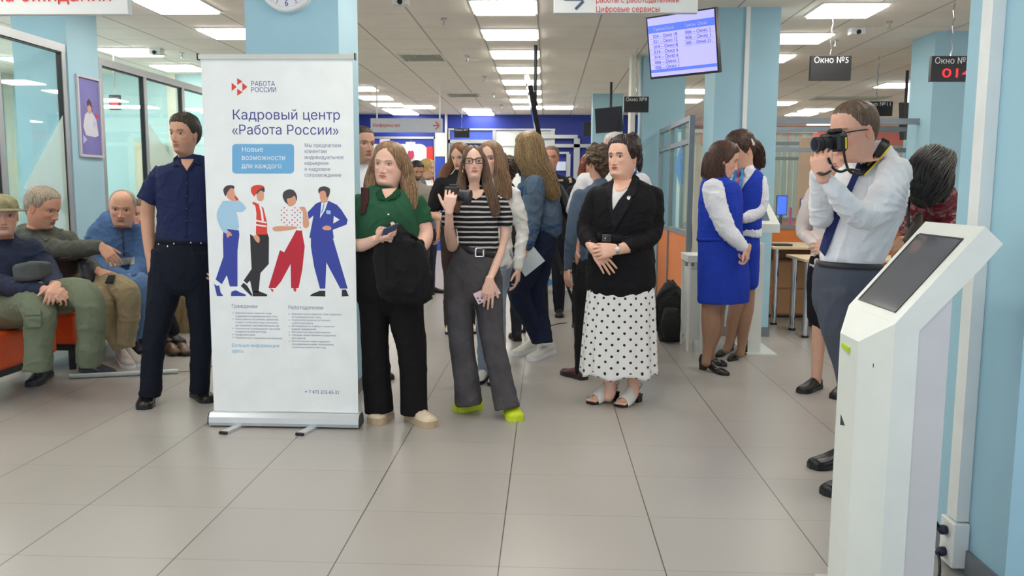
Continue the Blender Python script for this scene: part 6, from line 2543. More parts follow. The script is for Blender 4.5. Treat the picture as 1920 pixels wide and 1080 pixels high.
for pl in ([(890, 466), (893, 466), (893, 481), (890, 481)], [(905, 466), (908, 466), (908, 481), (905, 481)], [(890, 465), (908, 465), (908, 467), (890, 467)], [(890, 480), (908, 480), (908, 482), (890, 482)]):
    conform('buckle', pl, bc, M_steel, bl, .006, .003)
LM = mat('lime_rubber', (206, 222, 40), .45)
p.shoe(G(900, 764), G(853, 772), LM, width=.1, height=.085, sole=LM, solh=.03)
p.shoe(G(955, 774), G(968, 791), LM, width=.1, height=.085, sole=LM, solh=.03)
p.finish()

# ================================================================== woman in black blazer and dotted skirt
p = Person('dark haired woman in black blazer and white polka dot skirt, hands folded', 5.25, (1165, 750), (232, 184, 160))
h = p.head(1168, 260, 331, -.02, yaw=40, pitch=-2, roll=0, o={'lip': (190, 66, 70), 'brow': (40, 26, 24), 'browt': 1.25, 'browk': 1.0, 'lash': (24, 16, 16)}, iris=(60, 48, 44), chub=.8, wid=1.08, jaw=1.05, neck=1.04, nose=.88, gaze=(-6, 3))
HD = hair_mat('hair_black_brown', (34, 24, 24), (64, 46, 42))
h.hair_cap('hair', p.root, HD, hz=.86, side=.56, back=.15, thick=.075, spiky=.006, curl=.025, vol=lambda X, Y, Z: .05*np.clip(.2-Y, 0, .4)/.4*np.clip(Z-.5, 0, 1)*2)
rs = np.random.RandomState(2)
bun = [p.tube([(1182, 278, .02, 17), (1185, 266, .02, 17)])]
for i in range(26):
    a, b = rs.rand()*2*PI, rs.rand()*PI
    c = (1184+17*math.cos(a)*math.sin(b), 270+15*math.cos(b), .03+.055*math.sin(a)*math.sin(b), 5+2*rs.rand())
    c2 = (c[0]+5*math.cos(a+1.5), c[1]+5*math.sin(a), c[2], 4)
    bun.append(p.tube([c, c2], sub=1, seg=8))
bun.append(p.tube([(1196, 285, .03, 7), (1200, 300, .03, 6), (1199, 318, .02, 4)]))
organic('hair_bun', bun, HD, p.root, .005, 1, wr=.004, wscale=60)
c = h.pt(-.0, 0, 0)
a = p.p((1190, 316, -.05))
MB().tube([a, a+Vector((0, 0, -.014))], .0055).build('pearl_earring', mat('pearl', (236, 232, 224), .2), p.root, smooth=True)
BLZ = fabric('black_blazer', (22, 20, 24), weave=.15)
BLZd = fabric('black_lapel', (30, 28, 33))
torso = [(1164, 529, 0, 66.5, .73), (1164, 505, -.01, 65, .7), (1165, 475, -.02, 62, .7), (1166, 448, -.01, 56, .68), (1168, 415, -.02, 57, .75), (1171, 385, -.02, 60, .68), (1173, 362, 0, 60, .52), (1173, 350, .01, 48, .5), (1173, 342, .02, 28, .7)]
aR = [(1222, 368, .01, 21), (1224, 405, .02, 21), (1222, 436, .0, 19.5), (1203, 454, -.10, 17), (1176, 461, -.19, 13)]
aL = [(1120, 368, .01, 20), (1107, 400, .02, 20), (1100, 430, .0, 18.5), (1104, 450, -.09, 16), (1112, 460, -.15, 12.5)]
blz = p.cloth('blazer', [p.tube(torso, seg=32), p.tube(aR), p.tube(aL)], BLZ, .007, 4, wr=.006, wscale=10, seed=10)
inner(p, [torso])
bv = bvh_of([blz])
conform('blouse', [(1151, 342), (1187, 342), (1176, 356), (1160, 376), (1148, 396), (1147, 376), (1148, 356)], bv, fabric('white_blouse', (226, 222, 220)), p.root, .006, .002)
conform('neck_skin_patch', [(1151, 335), (1188, 335), (1180, 350), (1166, 358), (1155, 358), (1151, 350)], bv, mat('neck_skin_d', p.skin, .55), p.root, .010, .001)
conform('lapel', [(1187, 330), (1195, 338), (1192, 366), (1183, 370), (1186, 377), (1152, 432), (1147, 420), (1149, 396), (1160, 376), (1176, 356)], bv, BLZd, blz, .011, .004)
conform('lapel', [(1151, 335), (1138, 348), (1137, 366), (1143, 372), (1139, 378), (1147, 420), (1149, 396), (1147, 376), (1148, 356)], bv, BLZd, blz, .011, .004)
conform('brooch', [(1175, 369), (1180, 366), (1183, 369), (1180, 375), (1176, 374)], bv, M_steel, blz, .020, .003)
V, F = p.tube([(1166, 439, -.01, 57.5, .70), (1165, 457, -.015, 60, .71)], seg=30, cap=0, sub=1)
bl = MB().add(V, F).build('belt', BLZd, p.root, smooth=True)
bc = bvh_of([bl])
conform('buckle', [(1127, 439), (1146, 440), (1146, 457), (1127, 456)], bc, mat('buckle_black', (16, 15, 17), .25), bl, .007, .005)
conform('belt_stud', [(1133, 446), (1136, 446), (1136, 449), (1133, 449)], bc, M_steel, bl, .014, .002)
# hands
W1 = p.p((1109, 458, -.155))
red = L3((150, 20, 36))


def nails_at(pts, r_=.0085):
    def f(co, c):
        for q in pts:
            d = np.linalg.norm(co-np.array(q), axis=1)
            c[d < r_] = red
        return c
    return f


p.limb([p.tube([(1101, 430, .0, 15), (1105, 448, -.09, 13), (1109, 458, -.155, 11, .8)])] + p.hand(p.p((1113, 466, -.20)), (.62, -.12, -.78), (.1, -1, .15), size=.19, curl=(6, 8, 8, 10), side=-1, spread=4, thumb=(25, 20)) + [p.tube([(1109, 458, -.155, 11, .8), (1115, 470, -.20, 9.5, .7)])],
       tint=nails_at([p.p((1152, 511, -.24)), p.p((1146, 513, -.24)), p.p((1139, 513, -.24))], .011))
p.limb([p.tube([(1204, 453, -.10, 14), (1180, 462, -.18, 12), (1158, 468, -.245, 9.5, .75)])] + p.hand(p.p((1158, 468, -.245)), (-.95, -.12, -.12), (.05, -1, .25), size=.19, curl=(28, 32, 34, 36), side=1, spread=3, thumb=(20, 20)))
V, F = tube_geo([(p.p((1158.5, 459, -.255)), .008, .004), (p.p((1158, 467, -.285)), .010, .004), (p.p((1157, 476, -.26)), .008, .004)], 10, 1, 4)
MB().add(V, F).build('wristwatch', M_steel, p.root, smooth=True)
conform('watch_dial', ell(1157.5, 467, 4.2, 5, 14), bvh_of([COL.objects[-1]]), mat('watch_face', (236, 232, 230), .2), p.root, .002, .003)


# skirt with dots laid out on the cloth
def dotted(name):
    mt = bpy.data.materials.new(name)
    mt.use_nodes = True
    nt = NT(mt)
    uv = nt.n('ShaderNodeUVMap', uv_map='cloth')
    sp = nt.n('ShaderNodeSeparateXYZ')
    nt.l(uv.outputs[0], sp.inputs[0])

    def M(op, a, c=None):
        x = nt.n('ShaderNodeMath', operation=op)
        for i, q in enumerate((a, c)):
            if q is None:
                continue
            if isinstance(q, (int, float)):
                x.inputs[i].default_value = q
            else:
                nt.l(q, x.inputs[i])
        return x.outputs[0]
    P_ = .072
    outs = []
    for ox, oy in ((0, 0), (P_/2, P_/2)):
        fx = M('SUBTRACT', M('FRACT', M('DIVIDE', M('ADD', sp.outputs[0], ox+10*P_), P_)), .5)
        fy_ = M('SUBTRACT', M('FRACT', M('DIVIDE', M('ADD', sp.outputs[1], oy+10*P_), P_)), .5)
        d = M('SQRT', M('ADD', M('MULTIPLY', fx, fx), M('MULTIPLY', fy_, fy_)))
        outs.append(M('LESS_THAN', d, .115))
    mx = nt.n('ShaderNodeMix', data_type='RGBA')
    nt.l(M('MAXIMUM', outs[0], outs[1]), mx.inputs['Factor'])
    mx.inputs[6].default_value = rgb((232, 230, 228))
    mx.inputs[7].default_value = rgb((22, 20, 24))
    nt.l(mx.outputs[2], nt.b.inputs['Base Color'])
    nt.b.inputs['Roughness'].default_value = .8
    return mt


def draped(p, nodes, folds, amp, name, material, seg=220, rows=40, phase=0, closed_top=True, ratio=.7):
    """hanging cloth with vertical folds that deepen towards the hem, with metric UVs"""
    arr = catmull(np.array([[*p.p(q), p.r(q[3], q[2]), p.r(q[3], q[2])*(q[4] if len(q) > 4 else ratio)] for q in nodes]), max(2, rows//(len(nodes)-1)))
    m_ = len(arr)
    th = np.linspace(0, 2*PI, seg+1)
    V, UV = [], []
    z0 = arr[0, 2]
    for i, (x, y, z, a, b) in enumerate(arr):
        t = i/(m_-1)
        w_ = amp*(.25+.75*t)*(np.sin(th*folds+phase+.6*np.sin(th*3))+.35*np.sin(th*folds*.47+1.3+phase))
        hem = .012*np.sin(th*folds*.5+1)*(t > .97)
        k = 1+w_
        px = x+a*np.cos(th)*k
        py = y+b*np.sin(th)*k
        for j in range(seg+1):
            V.append((px[j], py[j], z+hem[j]))
        per = np.concatenate([[0], np.cumsum(np.hypot(np.diff(px), np.diff(py)))])
        am = np.interp(np.arange(seg+1), np.arange(seg+1), per)
        for j in range(seg+1):
            UV.append((am[j]/per[-1]*2*PI*arr[m_//2, 3]*.92, z0-z))
    F = [(i*(seg+1)+j, i*(seg+1)+j+1, (i+1)*(seg+1)+j+1, (i+1)*(seg+1)+j) for i in range(m_-1) for j in range(seg)]
    me = bpy.data.meshes.new(name)
    me.from_pydata([tuple(v) for v in V], [], F)
    ul = me.uv_layers.new(name='cloth')
    for l in me.loops:
        ul.data[l.index].uv = UV[l.vertex_index]
    me.polygons.foreach_set('use_smooth', [True]*len(F))
    me.update()
    o = link(name, me, material, p.root)
    sd = o.modifiers.new('thick', 'SOLIDIFY')
    sd.thickness = .002
    return o


draped(p, [(1164, 512, 0, 56, .60), (1164, 528, 0, 59, .64), (1164, 560, 0, 63, .70), (1162, 620, 0, 67, .72), (1160, 700, 0, 72, .75)], 13, .035, 'polka_dot_skirt', dotted('polka_dots'))
for (ut, vt, ub, vb) in ((1144, 640, 1144, 738), (1187, 640, 1187, 742)):
    p.limb([p.tube([(ut, 560, .0, 24), (ut, vt, 0, 19), (ub, 700, 0, 13), (ub, 722, 0, 11.5), (ub, 736, -.01, 11), (ub-3, 745, -.02, 10, 1.1)])], voxel=.006)


def mule(p, heel, toe, col, heelcol, w_=.092):
    """open-toed block heel sandal with a heel strap, and the toes inside"""
    d = (toe-heel)
    L = d.length
    d.normalize()
    x = d.cross(Vector((0, 0, 1))).normalized()
    s_ = MB()
    prof = [(0, .055, .33), (.25, .05, .34), (.5, .022, .40), (.75, .010, .48), (.95, .010, .40), (1.0, .012, .2)]
    vv = []
    for t, z, wf in prof:
        for sg in (-1, 1):
            for dz in (0, -.009):
                q = heel+d*(L*t)+x*(sg*w_*wf)
                vv.append((q.x, q.y, max(.001, z+dz)))
    ff = []
    for i in range(len(prof)-1):
        a, b = i*4, (i+1)*4
        ff += [(a, b, b+2, a+2), (a+1, a+3, b+3, b+1), (a, a+1, b+1, b), (a+2, b+2, b+3, a+3)]
    ff += [(0, 2, 3, 1), (a+4, a+5, a+7, a+6)]
    sh = s_.add(vv, ff).build('sandal', heelcol, p.root)
    MB().frame_box(heel-x*w_*.28, x*w_*.56, d*L*.2, Vector((0, 0, .05))).build('block_heel', heelcol, sh)
    # upper band
    rows = []
    for t in (.40, .52, .66, .80):
        z0 = float(np.interp(t, [a[0] for a in prof], [a[1] for a in prof]))
        wf = float(np.interp(t, [a[0] for a in prof], [a[2] for a in prof]))
        ht = float(np.interp(t, [.40, .80], [.105, .052]))
        c = heel+d*(L*t)
        rows.append([(c.x+x.x*w_*wf*1.2*math.cos(a), c.y+x.y*w_*wf*1.2*math.cos(a), z0-.004+ht*math.sin(a)) for a in np.linspace(0, PI, 14)])
    vv = [q for r_ in rows for q in r_]
    ff = [(i*14+j, i*14+j+1, (i+1)*14+j+1, (i+1)*14+j) for i in range(3) for j in range(13)]
    o = MB().add(vv, ff).build('upper', col, sh, smooth=True)
    o.modifiers.new('t', 'SOLIDIFY').thickness = .004
    # strap
    st = [heel+d*L*.47+x*w_*.42+Vector((0, 0, .05)), heel+d*L*.1+x*w_*.34+Vector((0, 0, .10)), heel-d*.012+Vector((0, 0, .115)), heel+d*L*.1-x*w_*.34+Vector((0, 0, .10)), heel+d*L*.47-x*w_*.42+Vector((0, 0, .05))]
    V, F = tube_geo([(q, .006, .003) for q in st], 8, 1, 5, side=(0, 0, 1))
    MB().add(V, F).build('heel_strap', col, sh, smooth=True)
    # foot and toes (skin)
    ft = [tube_geo([(heel+d*.02+Vector((0, 0, .085)), .026, .03), (heel+d*L*.4+Vector((0, 0, .068)), .027, .028), (heel+d*L*.72+Vector((0, 0, .032)), .034, .018)], 14, 1, 4, side=(0, 0, 1))]
    for k in range(5):
        a = heel+d*L*.70+x*(w_*(.34-.17*k))+Vector((0, 0, .026))
        b = heel+d*L*(.955-.02*k if k != 0 else .93)+x*(w_*(.32-.16*k))+Vector((0, 0, .019))
        ft.append(tube_geo([(a, .011, .011), (b, .0085 if k < 4 else .01, .009)], 8, 1, 2))
    p.limb(ft, voxel=.0045)


MW = mat('white_leather', (228, 224, 216), .4)
mule(p, G(1156, 748), G(1103, 758), MW, mat('heel_black', (30, 24, 24), .3))
mule(p, G(1198, 752), G(1158, 764), MW, mat('heel_black', (30, 24, 24), .3))
p.finish()
# ================================================================== two women in blue uniforms
RB = fabric('royal_blue_vest', (34, 62, 176), weave=.15)
WS = fabric('white_shirt', (226, 228, 236), weave=.12)
TN = (160, 122, 98)
p = Person('woman with curly ponytail in blue uniform vest, behind her brown-bobbed colleague', 6.7, (1395, 665), (222, 176, 152))
h = p.head(1388, 247, 314, 0, yaw=62, pitch=22, roll=0, o={'brow': (60, 44, 40)}, wid=.92, neck=.85)
HK = hair_mat('hair_dark_curly', (58, 40, 34), (92, 64, 52))
h.hair_cap('hair', p.root, HK, hz=.82, side=.52, back=.05, thick=.055, curl=.012)
strands(p, 'ponytail', [[(1404, 268, .04, 12, 1), (1414, 280, .06, 14, 1), (1420, 298, .08, 12, .9), (1422, 316, .08, 6, .8)]], HK, n=44, r=.005, seed=3, wave=.02)
a = p.p((1411, 267, -.06))
MB().tube([a+Vector((-.012, 0, .02)), a+Vector((.008, 0, -.015))], .012).build('hair_clip', mat('pearl', (236, 232, 224), .2), p.root, smooth=True)
torso = [(1402, 423, 0, 25.5, 1.15), (1404, 400, 0, 24, 1.1), (1404, 375, 0, 27, 1.05), (1404, 350, 0, 28, .95), (1406, 334, 0, 26, .85), (1404, 324, 0, 17, .9)]
vest = p.cloth('vest', [p.tube(torso, seg=24)], RB, .008, 4, wr=.004, seed=2)
inner(p, [torso])
bv = bvh_of([vest])
sl = p.cloth('shirt', [p.tube([(1423, 340, -.01, 15), (1427, 368, -.03, 14.5), (1422, 395, -.06, 13), (1406, 406, -.12, 11), (1390, 411, -.16, 8)]), p.tube([(1402, 424, 0, 23, 1.1), (1403, 434, 0, 24.5, 1.15), (1402, 443, 0, 24.5, 1.15)], cap=0)], WS, .008, 4, wr=.006, wscale=11, seed=4)
conform('shirt_front', [(1392, 318), (1418, 316), (1408, 330), (1396, 346), (1386, 362), (1380, 340)], bv, WS, sl, .008, .003)
conform('collar', [(1398, 312), (1412, 308), (1416, 318), (1402, 334), (1394, 322)], bv, WS, sl, .02, .004)
sc = fabric('scarf_blue', (96, 150, 220), var=.3)
scf = conform('scarf', [(1378, 318), (1392, 316), (1394, 330), (1386, 362), (1376, 366), (1372, 340)], bv, sc, p.root, .03, .006)
conform('scarf_stripe', [(1382, 320), (1386, 320), (1382, 362), (1378, 362)], bv, M_pred, scf, .038, .002)
p.limb([p.tube([(1412, 404, -.1, 8), (1392, 411, -.16, 7), (1386, 412, -.17, 6)])] + p.hand(p.p((1388, 412, -.17)), (-1, -.1, 0), (0, -1, .3), size=.165, curl=40, side=1), voxel=.005)
SKT = [(1402, 440, 0, 21, 1.05), (1400, 465, 0, 24, 1.2), (1400, 500, 0, 23, 1.1), (1402, 529, 0, 20, 1.1)]
p.cloth('skirt', [p.tube(SKT, seg=24, cap=1)], RB, .009, 3, wr=.003)
p.limb([p.tube([(1390, 500, 0, 15), (1382, 570, 0, 15), (1376, 600, 0, 14), (1368, 640, 0, 8.5), (1362, 656, 0, 8)])], voxel=.006, tint=lambda co, c: np.tile(L3(TN), (len(c), 1)))
p.limb([p.tube([(1402, 500, 0, 15), (1400, 570, 0, 14), (1396, 600, -.02, 13), (1391, 645, -.02, 8.5), (1388, 664, -.02, 8)])], voxel=.006, tint=lambda co, c: np.tile(L3(TN), (len(c), 1)))


def pump(p, heel, toe, hh=.06, w_=.082, strap=False, col=None):
    """closed low shoe on a block heel"""
    col = col or mat('black_leather', (26, 23, 24), .3)
    d = toe-heel
    L = d.length
    d.normalize()
    x = d.cross(Vector((0, 0, 1))).normalized()
    prof = [(0, hh, .30, .060), (.12, hh*.95, .36, .052), (.35, hh*.55, .36, .036), (.55, hh*.2, .40, .030), (.72, .008, .46, .042), (.88, .006, .40, .034), (1.0, .010, .14, .020)]
    arr = catmull(np.array(prof), 3)
    n = 18
    V = []
    for t, z, wf, ht in arr:
        c = heel+d*(L*t)
        for j in range(n):
            a = 2*PI*j/n
            up = math.sin(a)
            V.append((c.x+x.x*w_*wf*math.cos(a), c.y+x.y*w_*wf*math.cos(a), max(.001, z+(ht*up if up > 0 else .008*up))))
    m_ = len(arr)
    F = [(i*n+j, i*n+(j+1) % n, (i+1)*n+(j+1) % n, (i+1)*n+j) for i in range(m_-1) for j in range(n)]+[tuple(range(n))[::-1], tuple(range((m_-1)*n, m_*n))]
    o = MB().add(V, F).build('pump', col, p.root, smooth=True)
    b = MB()
    b.frame_box(heel-x*w_*.24, x*w_*.48, d*L*.17, Vector((0, 0, hh*1.0)))
    b.build('heel', col, o)
    if strap:
        q = heel+d*L*.10
        pts = [(q+x*.036*math.cos(a)+d*.036*math.sin(a)+Vector((0, 0, hh+.065)), .004, .0025) for a in np.linspace(0, 2*PI, 13)]
        V, F = tube_geo(pts, 6, 1, 2, side=(0, 0, 1))
        MB().add(V, F).build('ankle_strap', col, o, smooth=True)
    return o


pump(p, G(1372, 655), G(1344, 670), strap=True, hh=.04)
pump(p, G(1397, 660), G(1366, 678), strap=True, hh=.04)
p.finish()

p = Person('woman with brown bob in blue uniform vest and skirt, hands folded, facing right', 6.2, (1350, 700), (224, 176, 152))
h = p.head(1356, 267, 332, 0, yaw=-84, pitch=14, roll=0, o={'brow': (70, 50, 44), 'lip': (180, 96, 92)}, wid=.95, neck=.9, nose=.9)
HBB = hair_mat('hair_bob_brown', (72, 48, 38), (104, 74, 60))
h.hair_cap('hair', p.root, HBB, hz=.80, side=.50, back=-.08, thick=.05, spiky=.003)
strands(p, 'hair_length', [[(1352, 284, -.02, 14, 1.4), (1343, 305, -.05, 17, .6), (1341, 326, -.05, 18, .5), (1338, 337, -.04, 15, .5)], [(1350, 280, .08, 14, .6), (1343, 305, .09, 17, .5), (1338, 334, .09, 14, .5)],
    [(1334, 288, .02, 10, 2.2), (1328, 310, .02, 11, 2.2), (1326, 332, .02, 10, 2)]], HBB, n=36, r=.0035, seed=5, wave=.003)
torso = [(1350, 449, 0, 42, .75), (1350, 420, 0, 41, .8), (1351, 390, 0, 41, .8), (1350, 365, 0, 40, .75), (1345, 345, 0, 32, .8), (1346, 332, 0, 20, .9)]
vest = p.cloth('vest', [p.tube(torso, seg=26)], RB, .008, 4, wr=.004, seed=6)
inner(p, [torso])
sl = p.cloth('shirt', [p.tube([(1337, 350, -.12, 20, .8), (1341, 372, -.15, 20, .8), (1349, 400, -.17, 19, .8), (1361, 428, -.19, 17, .85), (1378, 448, -.21, 14), (1393, 463, -.22, 10)])], WS, .008, 4, wr=.008, wscale=11, seed=7)
p.limb([p.tube([(1378, 448, -.21, 10), (1393, 462, -.22, 8.5), (1398, 468, -.22, 7.5)])] + p.hand(p.p((1396, 466, -.22)), (.35, -.1, -1), (1, -.4, .2), size=.16, curl=(45, 50, 52, 52), side=1, spread=3) + p.hand(p.p((1404, 462, -.15)), (-.3, -.3, -1), (.8, -.8, 0), size=.15, curl=50, side=-1, spread=3), voxel=.005)
SKT = [(1350, 446, 0, 42, .78), (1354, 475, 0, 45, .8), (1356, 520, 0, 48, .78), (1356, 560, 0, 47.5, .74), (1356, 567, 0, 47, .74)]
p.cloth('skirt', [p.tube(SKT, seg=28, cap=0)], RB, .008, 3, wr=.004, wdir=(1, 1, .4))
V, F = p.tube([(1350, 444, 0, 43, .78), (1350, 450, 0, 43.5, .78)], seg=26, cap=0, sub=1)
MB().add(V, F).build('waistband', RB, p.root, smooth=True)
for (nodes, ft) in (([(1340, 530, 0, 22), (1333, 583, 0, 18), (1333, 615, 0, 17.5), (1327, 655, 0, 9.5), (1324, 680, 0, 9)], (G(1314, 692), G(1366, 705), False)), ([(1372, 530, .10, 22), (1368, 583, .12, 17), (1366, 615, .12, 16), (1362, 655, .12, 9), (1358, 668, .12, 8.5)], (G(1352, 684), G(1392, 696), False))):
    if nodes[0][2] == .10:
        continue
    p.limb([p.tube(nodes)], voxel=.006, tint=lambda co, c: np.tile(L3(TN), (len(c), 1)))
    pump(p, ft[0], ft[1])
p.limb([p.tube([(1350, 530, .14, 20), (1344, 583, .16, 16), (1342, 615, .16, 15), (1334, 650, .16, 9), (1332, 668, .16, 8.5)])], voxel=.006, tint=lambda co, c: np.tile(L3(TN), (len(c), 1)))
pump(p, G(1326, 680), G(1362, 688))
p.finish()

# ================================================================== photographer
p = Person('man in white shirt and navy tie photographing to the left, behind the kiosk', 3.85, (1590, 900), (222, 170, 148))
h = p.head(1602, 191, 298, -.10, yaw=68, pitch=14, roll=0, nb=(1646, 300, -.02), o={'lip': (186, 116, 104), 'brow': (78, 60, 50)}, wid=.96, jaw=1.0, neck=1.05, chub=.35)
HP = hair_mat('hair_light_brown', (92, 72, 58), (128, 104, 86))
h.hair_cap('hair', p.root, HP, hz=.87, side=.68, back=.26, thick=.022, spiky=.005, temple=.2)
gl = bpy.data.objects.new('glasses', None)
COL.objects.link(gl)
gl.parent = p.root
gl.matrix_parent_inverse = parent_inv(p.root)
for sg in (-1, 1):
    pts = []
    for i in range(27):
        a = 2*PI*i/26
        x = sg*.16+math.copysign(abs(math.cos(a))**.7, math.cos(a))*.105
        z = .49+math.copysign(abs(math.sin(a))**.7, math.sin(a))*.07
        pts.append((h.pt(x, .425-.10*max(0, abs(x)-.12), z), .0024, .0024))
    V, F = tube_geo(pts, 6, 1, 1)
    MB().add(V, F).build('rim', Mgl, gl, smooth=True)
    V, F = tube_geo([(h.pt(sg*.265, .41, .535), .0028, .0028), (h.pt(sg*.335, .28, .53), .0028, .0028), (h.pt(sg*.35, .02, .50), .0028, .0028)], 6, 1, 4)
    MB().add(V, F).build('temple', Mgl, gl, smooth=True)
WSH = fabric('white_dress_shirt', (232, 233, 238), weave=.1, var=.02)
torso = [(1594, 500, 0, 54, .56), (1596, 486, 0, 58, .61), (1600, 468, 0, 60.5, .64), (1612, 430, 0, 62, .66), (1626, 390, 0, 66, .64), (1638, 350, 0, 62, .62), (1646, 318, .0, 50, .62), (1646, 298, .0, 34, .8), (1644, 284, -.02, 24, .9)]
near = [(1676, 322, -.10, 30), (1664, 362, -.16, 32, .95), (1640, 396, -.22, 29, .95), (1612, 404, -.28, 25), (1590, 388, -.33, 22), (1566, 358, -.38, 18), (1550, 338, -.40, 13)]
far = [(1612, 310, .10, 24), (1580, 350, .08, 24), (1550, 392, .02, 22), (1540, 410, -.02, 21), (1537, 380, -.10, 18), (1534, 345, -.16, 15), (1532, 320, -.2, 12)]


def shirt_folds(co, no):
    # drag folds running from the raised arm down to the belt at the back
    c0 = np.array(p.p((1690, 390, 0)))
    d = co-c0
    ang = np.arctan2(d[:, 2], d[:, 0])
    rr_ = np.hypot(d[:, 2], d[:, 0])
    w_ = np.clip(1-rr_/.42, 0, 1)*np.clip((co[:, 0]-c0[0]+.34)/.15, 0, 1)
    return co+no*(np.sin(ang*26)*.0045*w_)[:, None]


shirt = p.cloth('shirt', [p.tube(torso, seg=32), p.tube(near, seg=20), p.tube(far)], WSH, .007, 4, wr=.008, wscale=9, seed=12, post=shirt_folds)
inner(p, [torso])
bv = bvh_of([shirt])
conform('collar', [(1606, 292), (1646, 262), (1662, 268), (1640, 296), (1618, 312), (1610, 306)], bv, WSH, shirt, .014, .004)
TIE = fabric('navy_tie', (38, 48, 96), weave=.2)
bt_ = MB().add(*p.tube(torso, seg=32))
conform('tie', [(1608, 300), (1622, 300), (1618, 312), (1600, 352), (1578, 400), (1556, 456), (1546, 480), (1536, 468), (1544, 440), (1564, 392), (1590, 346), (1604, 314)], BVHTree.FromPolygons([Vector(q) for q in bt_.v], bt_.f), TIE, p.root, .014, .004)
Wn = p.p((1543, 334, -.41))
Wf = p.p((1530, 318, -.2))
cam_c = p.p((1560, 268, -.42))
# near hand under the lens
p.limb([p.tube([(1566, 358, -.38, 14), (1550, 338, -.40, 11), (1543, 332, -.41, 10.5, .8)])] + p.hand(Wn, (-.25, .1, 1), (-.6, -.8, 0), size=.165, curl=(34, 38, 40, 44), side=1, spread=5, thumb=(24, 12), tcurl=30), tint=None)
p.limb([p.tube([(1536, 340, -.14, 12), (1531, 318, -.2, 10)])] + p.hand(p.p((1530, 312, -.2)), (.1, -.3, 1), (-.9, .3, 0), size=.18, curl=(25, 30, 30, 30), side=-1, spread=4), tint=None)
V, F = tube_geo([(p.p((1535, 324, -.425)), .011, .004), (p.p((1545, 327, -.455)), .013, .005), (p.p((1556, 321, -.44)), .011, .004)], 10, 1, 5, side=(-.3, 0, 1))
MB().add(V, F).build('watch', mat('watch_black', (24, 24, 28), .3), p.root, smooth=True)
TG = fabric('grey_trousers', (78, 82, 94), weave=.2, var=.06)
LF = [(1570, 540, -.02, 40, .9), (1572, 600, -.02, 36), (1590, 680, -.0, 28), (1600, 760, 0, 24), (1606, 850, 0, 22)]
LB = [(1620, 540, .02, 40, .9), (1625, 600, -.04, 36), (1628, 700, -.1, 28), (1626, 800, -.14, 24), (1622, 890, -.16, 22)]
tr = p.cloth('trousers', [p.tube([(1592, 497, 0, 60, .64), (1590, 520, 0, 64, .66), (1592, 560, 0, 66, .62), (1594, 585, 0, 60, .55)], seg=30, cap=0), p.tube(LF, cap=0), p.tube(LB, cap=0)], TG, .008, 4, wr=.006, wscale=6, wdir=(1, 1, .5), seed=13)
inner(p, [LF, LB], .7, 1)
V, F = p.tube([(1593, 491, 0, 60, .635), (1592, 502, 0, 62, .655)], seg=30, cap=0, sub=1)
MB().add(V, F).build('belt', mat('belt_dark', (46, 46, 52), .5), p.root, smooth=True)
p.shoe(G(1600, 868), G(1520, 879), SB, width=.1, height=.09)
p.shoe(G(1622, 912), G(1546, 930), SB, width=.1, height=.09)
p.finish()
# camera and strap
t = thing('camera', 'black camera with yellow stripe held to the eye of the man in white shirt', 'camera', tuple(cam_c))
ax_ = Vector((-.93, -.30, -.08)).normalized()      # where the lens points
sd = Vector((0, 0, 1)).cross(ax_).normalized()
upv = ax_.cross(sd)
c = p.p((1566, 268, -.36))
bd = MB().frame_box(c-sd*.055-upv*.036-ax_*.025, sd*.11, upv*.072, ax_*.05)
bm_ = bd.build('camera_body', M_black, t)
bm_.modifiers.new('b', 'BEVEL').width = .01
MB().frame_box(c-sd*.025+upv*.036-ax_*.025, sd*.05, upv*.022, ax_*.05).build('prism_housing', M_black, t).modifiers.new('b', 'BEVEL').width = .008
MB().frame_box(c-sd*.056-upv*.036-ax_*.025, sd*.025, upv*.076, ax_*.07).build('grip', M_dark, t).modifiers.new('b', 'BEVEL').width = .012
MB().frame_box(c+sd*.055-upv*.026-ax_*.012, sd*.002, upv*.045, ax_*.006).build('yellow_stripe', mat('camera_yellow', (236, 210, 40), .5), t)
MB().frame_box(c-sd*.058-upv*.026-ax_*.012, sd*.002, upv*.045, ax_*.006).build('yellow_stripe', mat('camera_yellow', (236, 210, 40), .5), t)
ln = MB()
for a0, a1, r_ in ((.024, .05, .029), (.05, .07, .032), (.07, .094, .030)):
    ln.cyl(c+ax_*a0, ax_, r_, a1-a0, 30)
ln.build('lens_barrel', M_black, t)
MB().cyl(c+ax_*.0945, ax_, .025, .001, 30).build('front_glass', mat('lens_glass', (40, 44, 60), .05), t)
ring = MB()
for i in range(30):
    a0, a1 = 2*PI*i/30, 2*PI*(i+1)/30
    q0, q1 = sd*math.cos(a0)+upv*math.sin(a0), sd*math.cos(a1)+upv*math.sin(a1)
    ring.add([c+ax_*.096+q0*.025, c+ax_*.096+q1*.025, c+ax_*.096+q1*.030, c+ax_*.096+q0*.030], [(0, 1, 2, 3)])
ring.build('lens_rim', mat('lens_rim_grey', (70, 70, 74), .3), t)
t = thing('camera_strap', 'black camera strap with yellow edging around the photographing man\'s neck', 'strap', tuple(p.p((1650, 300, -.2))))
st = conform('strap_band', [(1655, 258), (1667, 264), (1670, 276), (1646, 302), (1622, 328), (1611, 330), (1610, 318), (1636, 292)], bv, mat('strap_black', (30, 32, 30), .6), t, .020, .003)
conform('yellow_edge', [(1668, 274), (1671, 277), (1647, 303), (1623, 329), (1620, 328), (1645, 301)], bv, mat('camera_yellow', (236, 210, 40), .5), st, .025, .001)
conform('yellow_lettering', [(1633, 300), (1640, 293), (1643, 296), (1636, 303), (1628, 311), (1625, 308)], bv, mat('strap_olive_yellow', (170, 150, 50), .5), st, .025, .001)
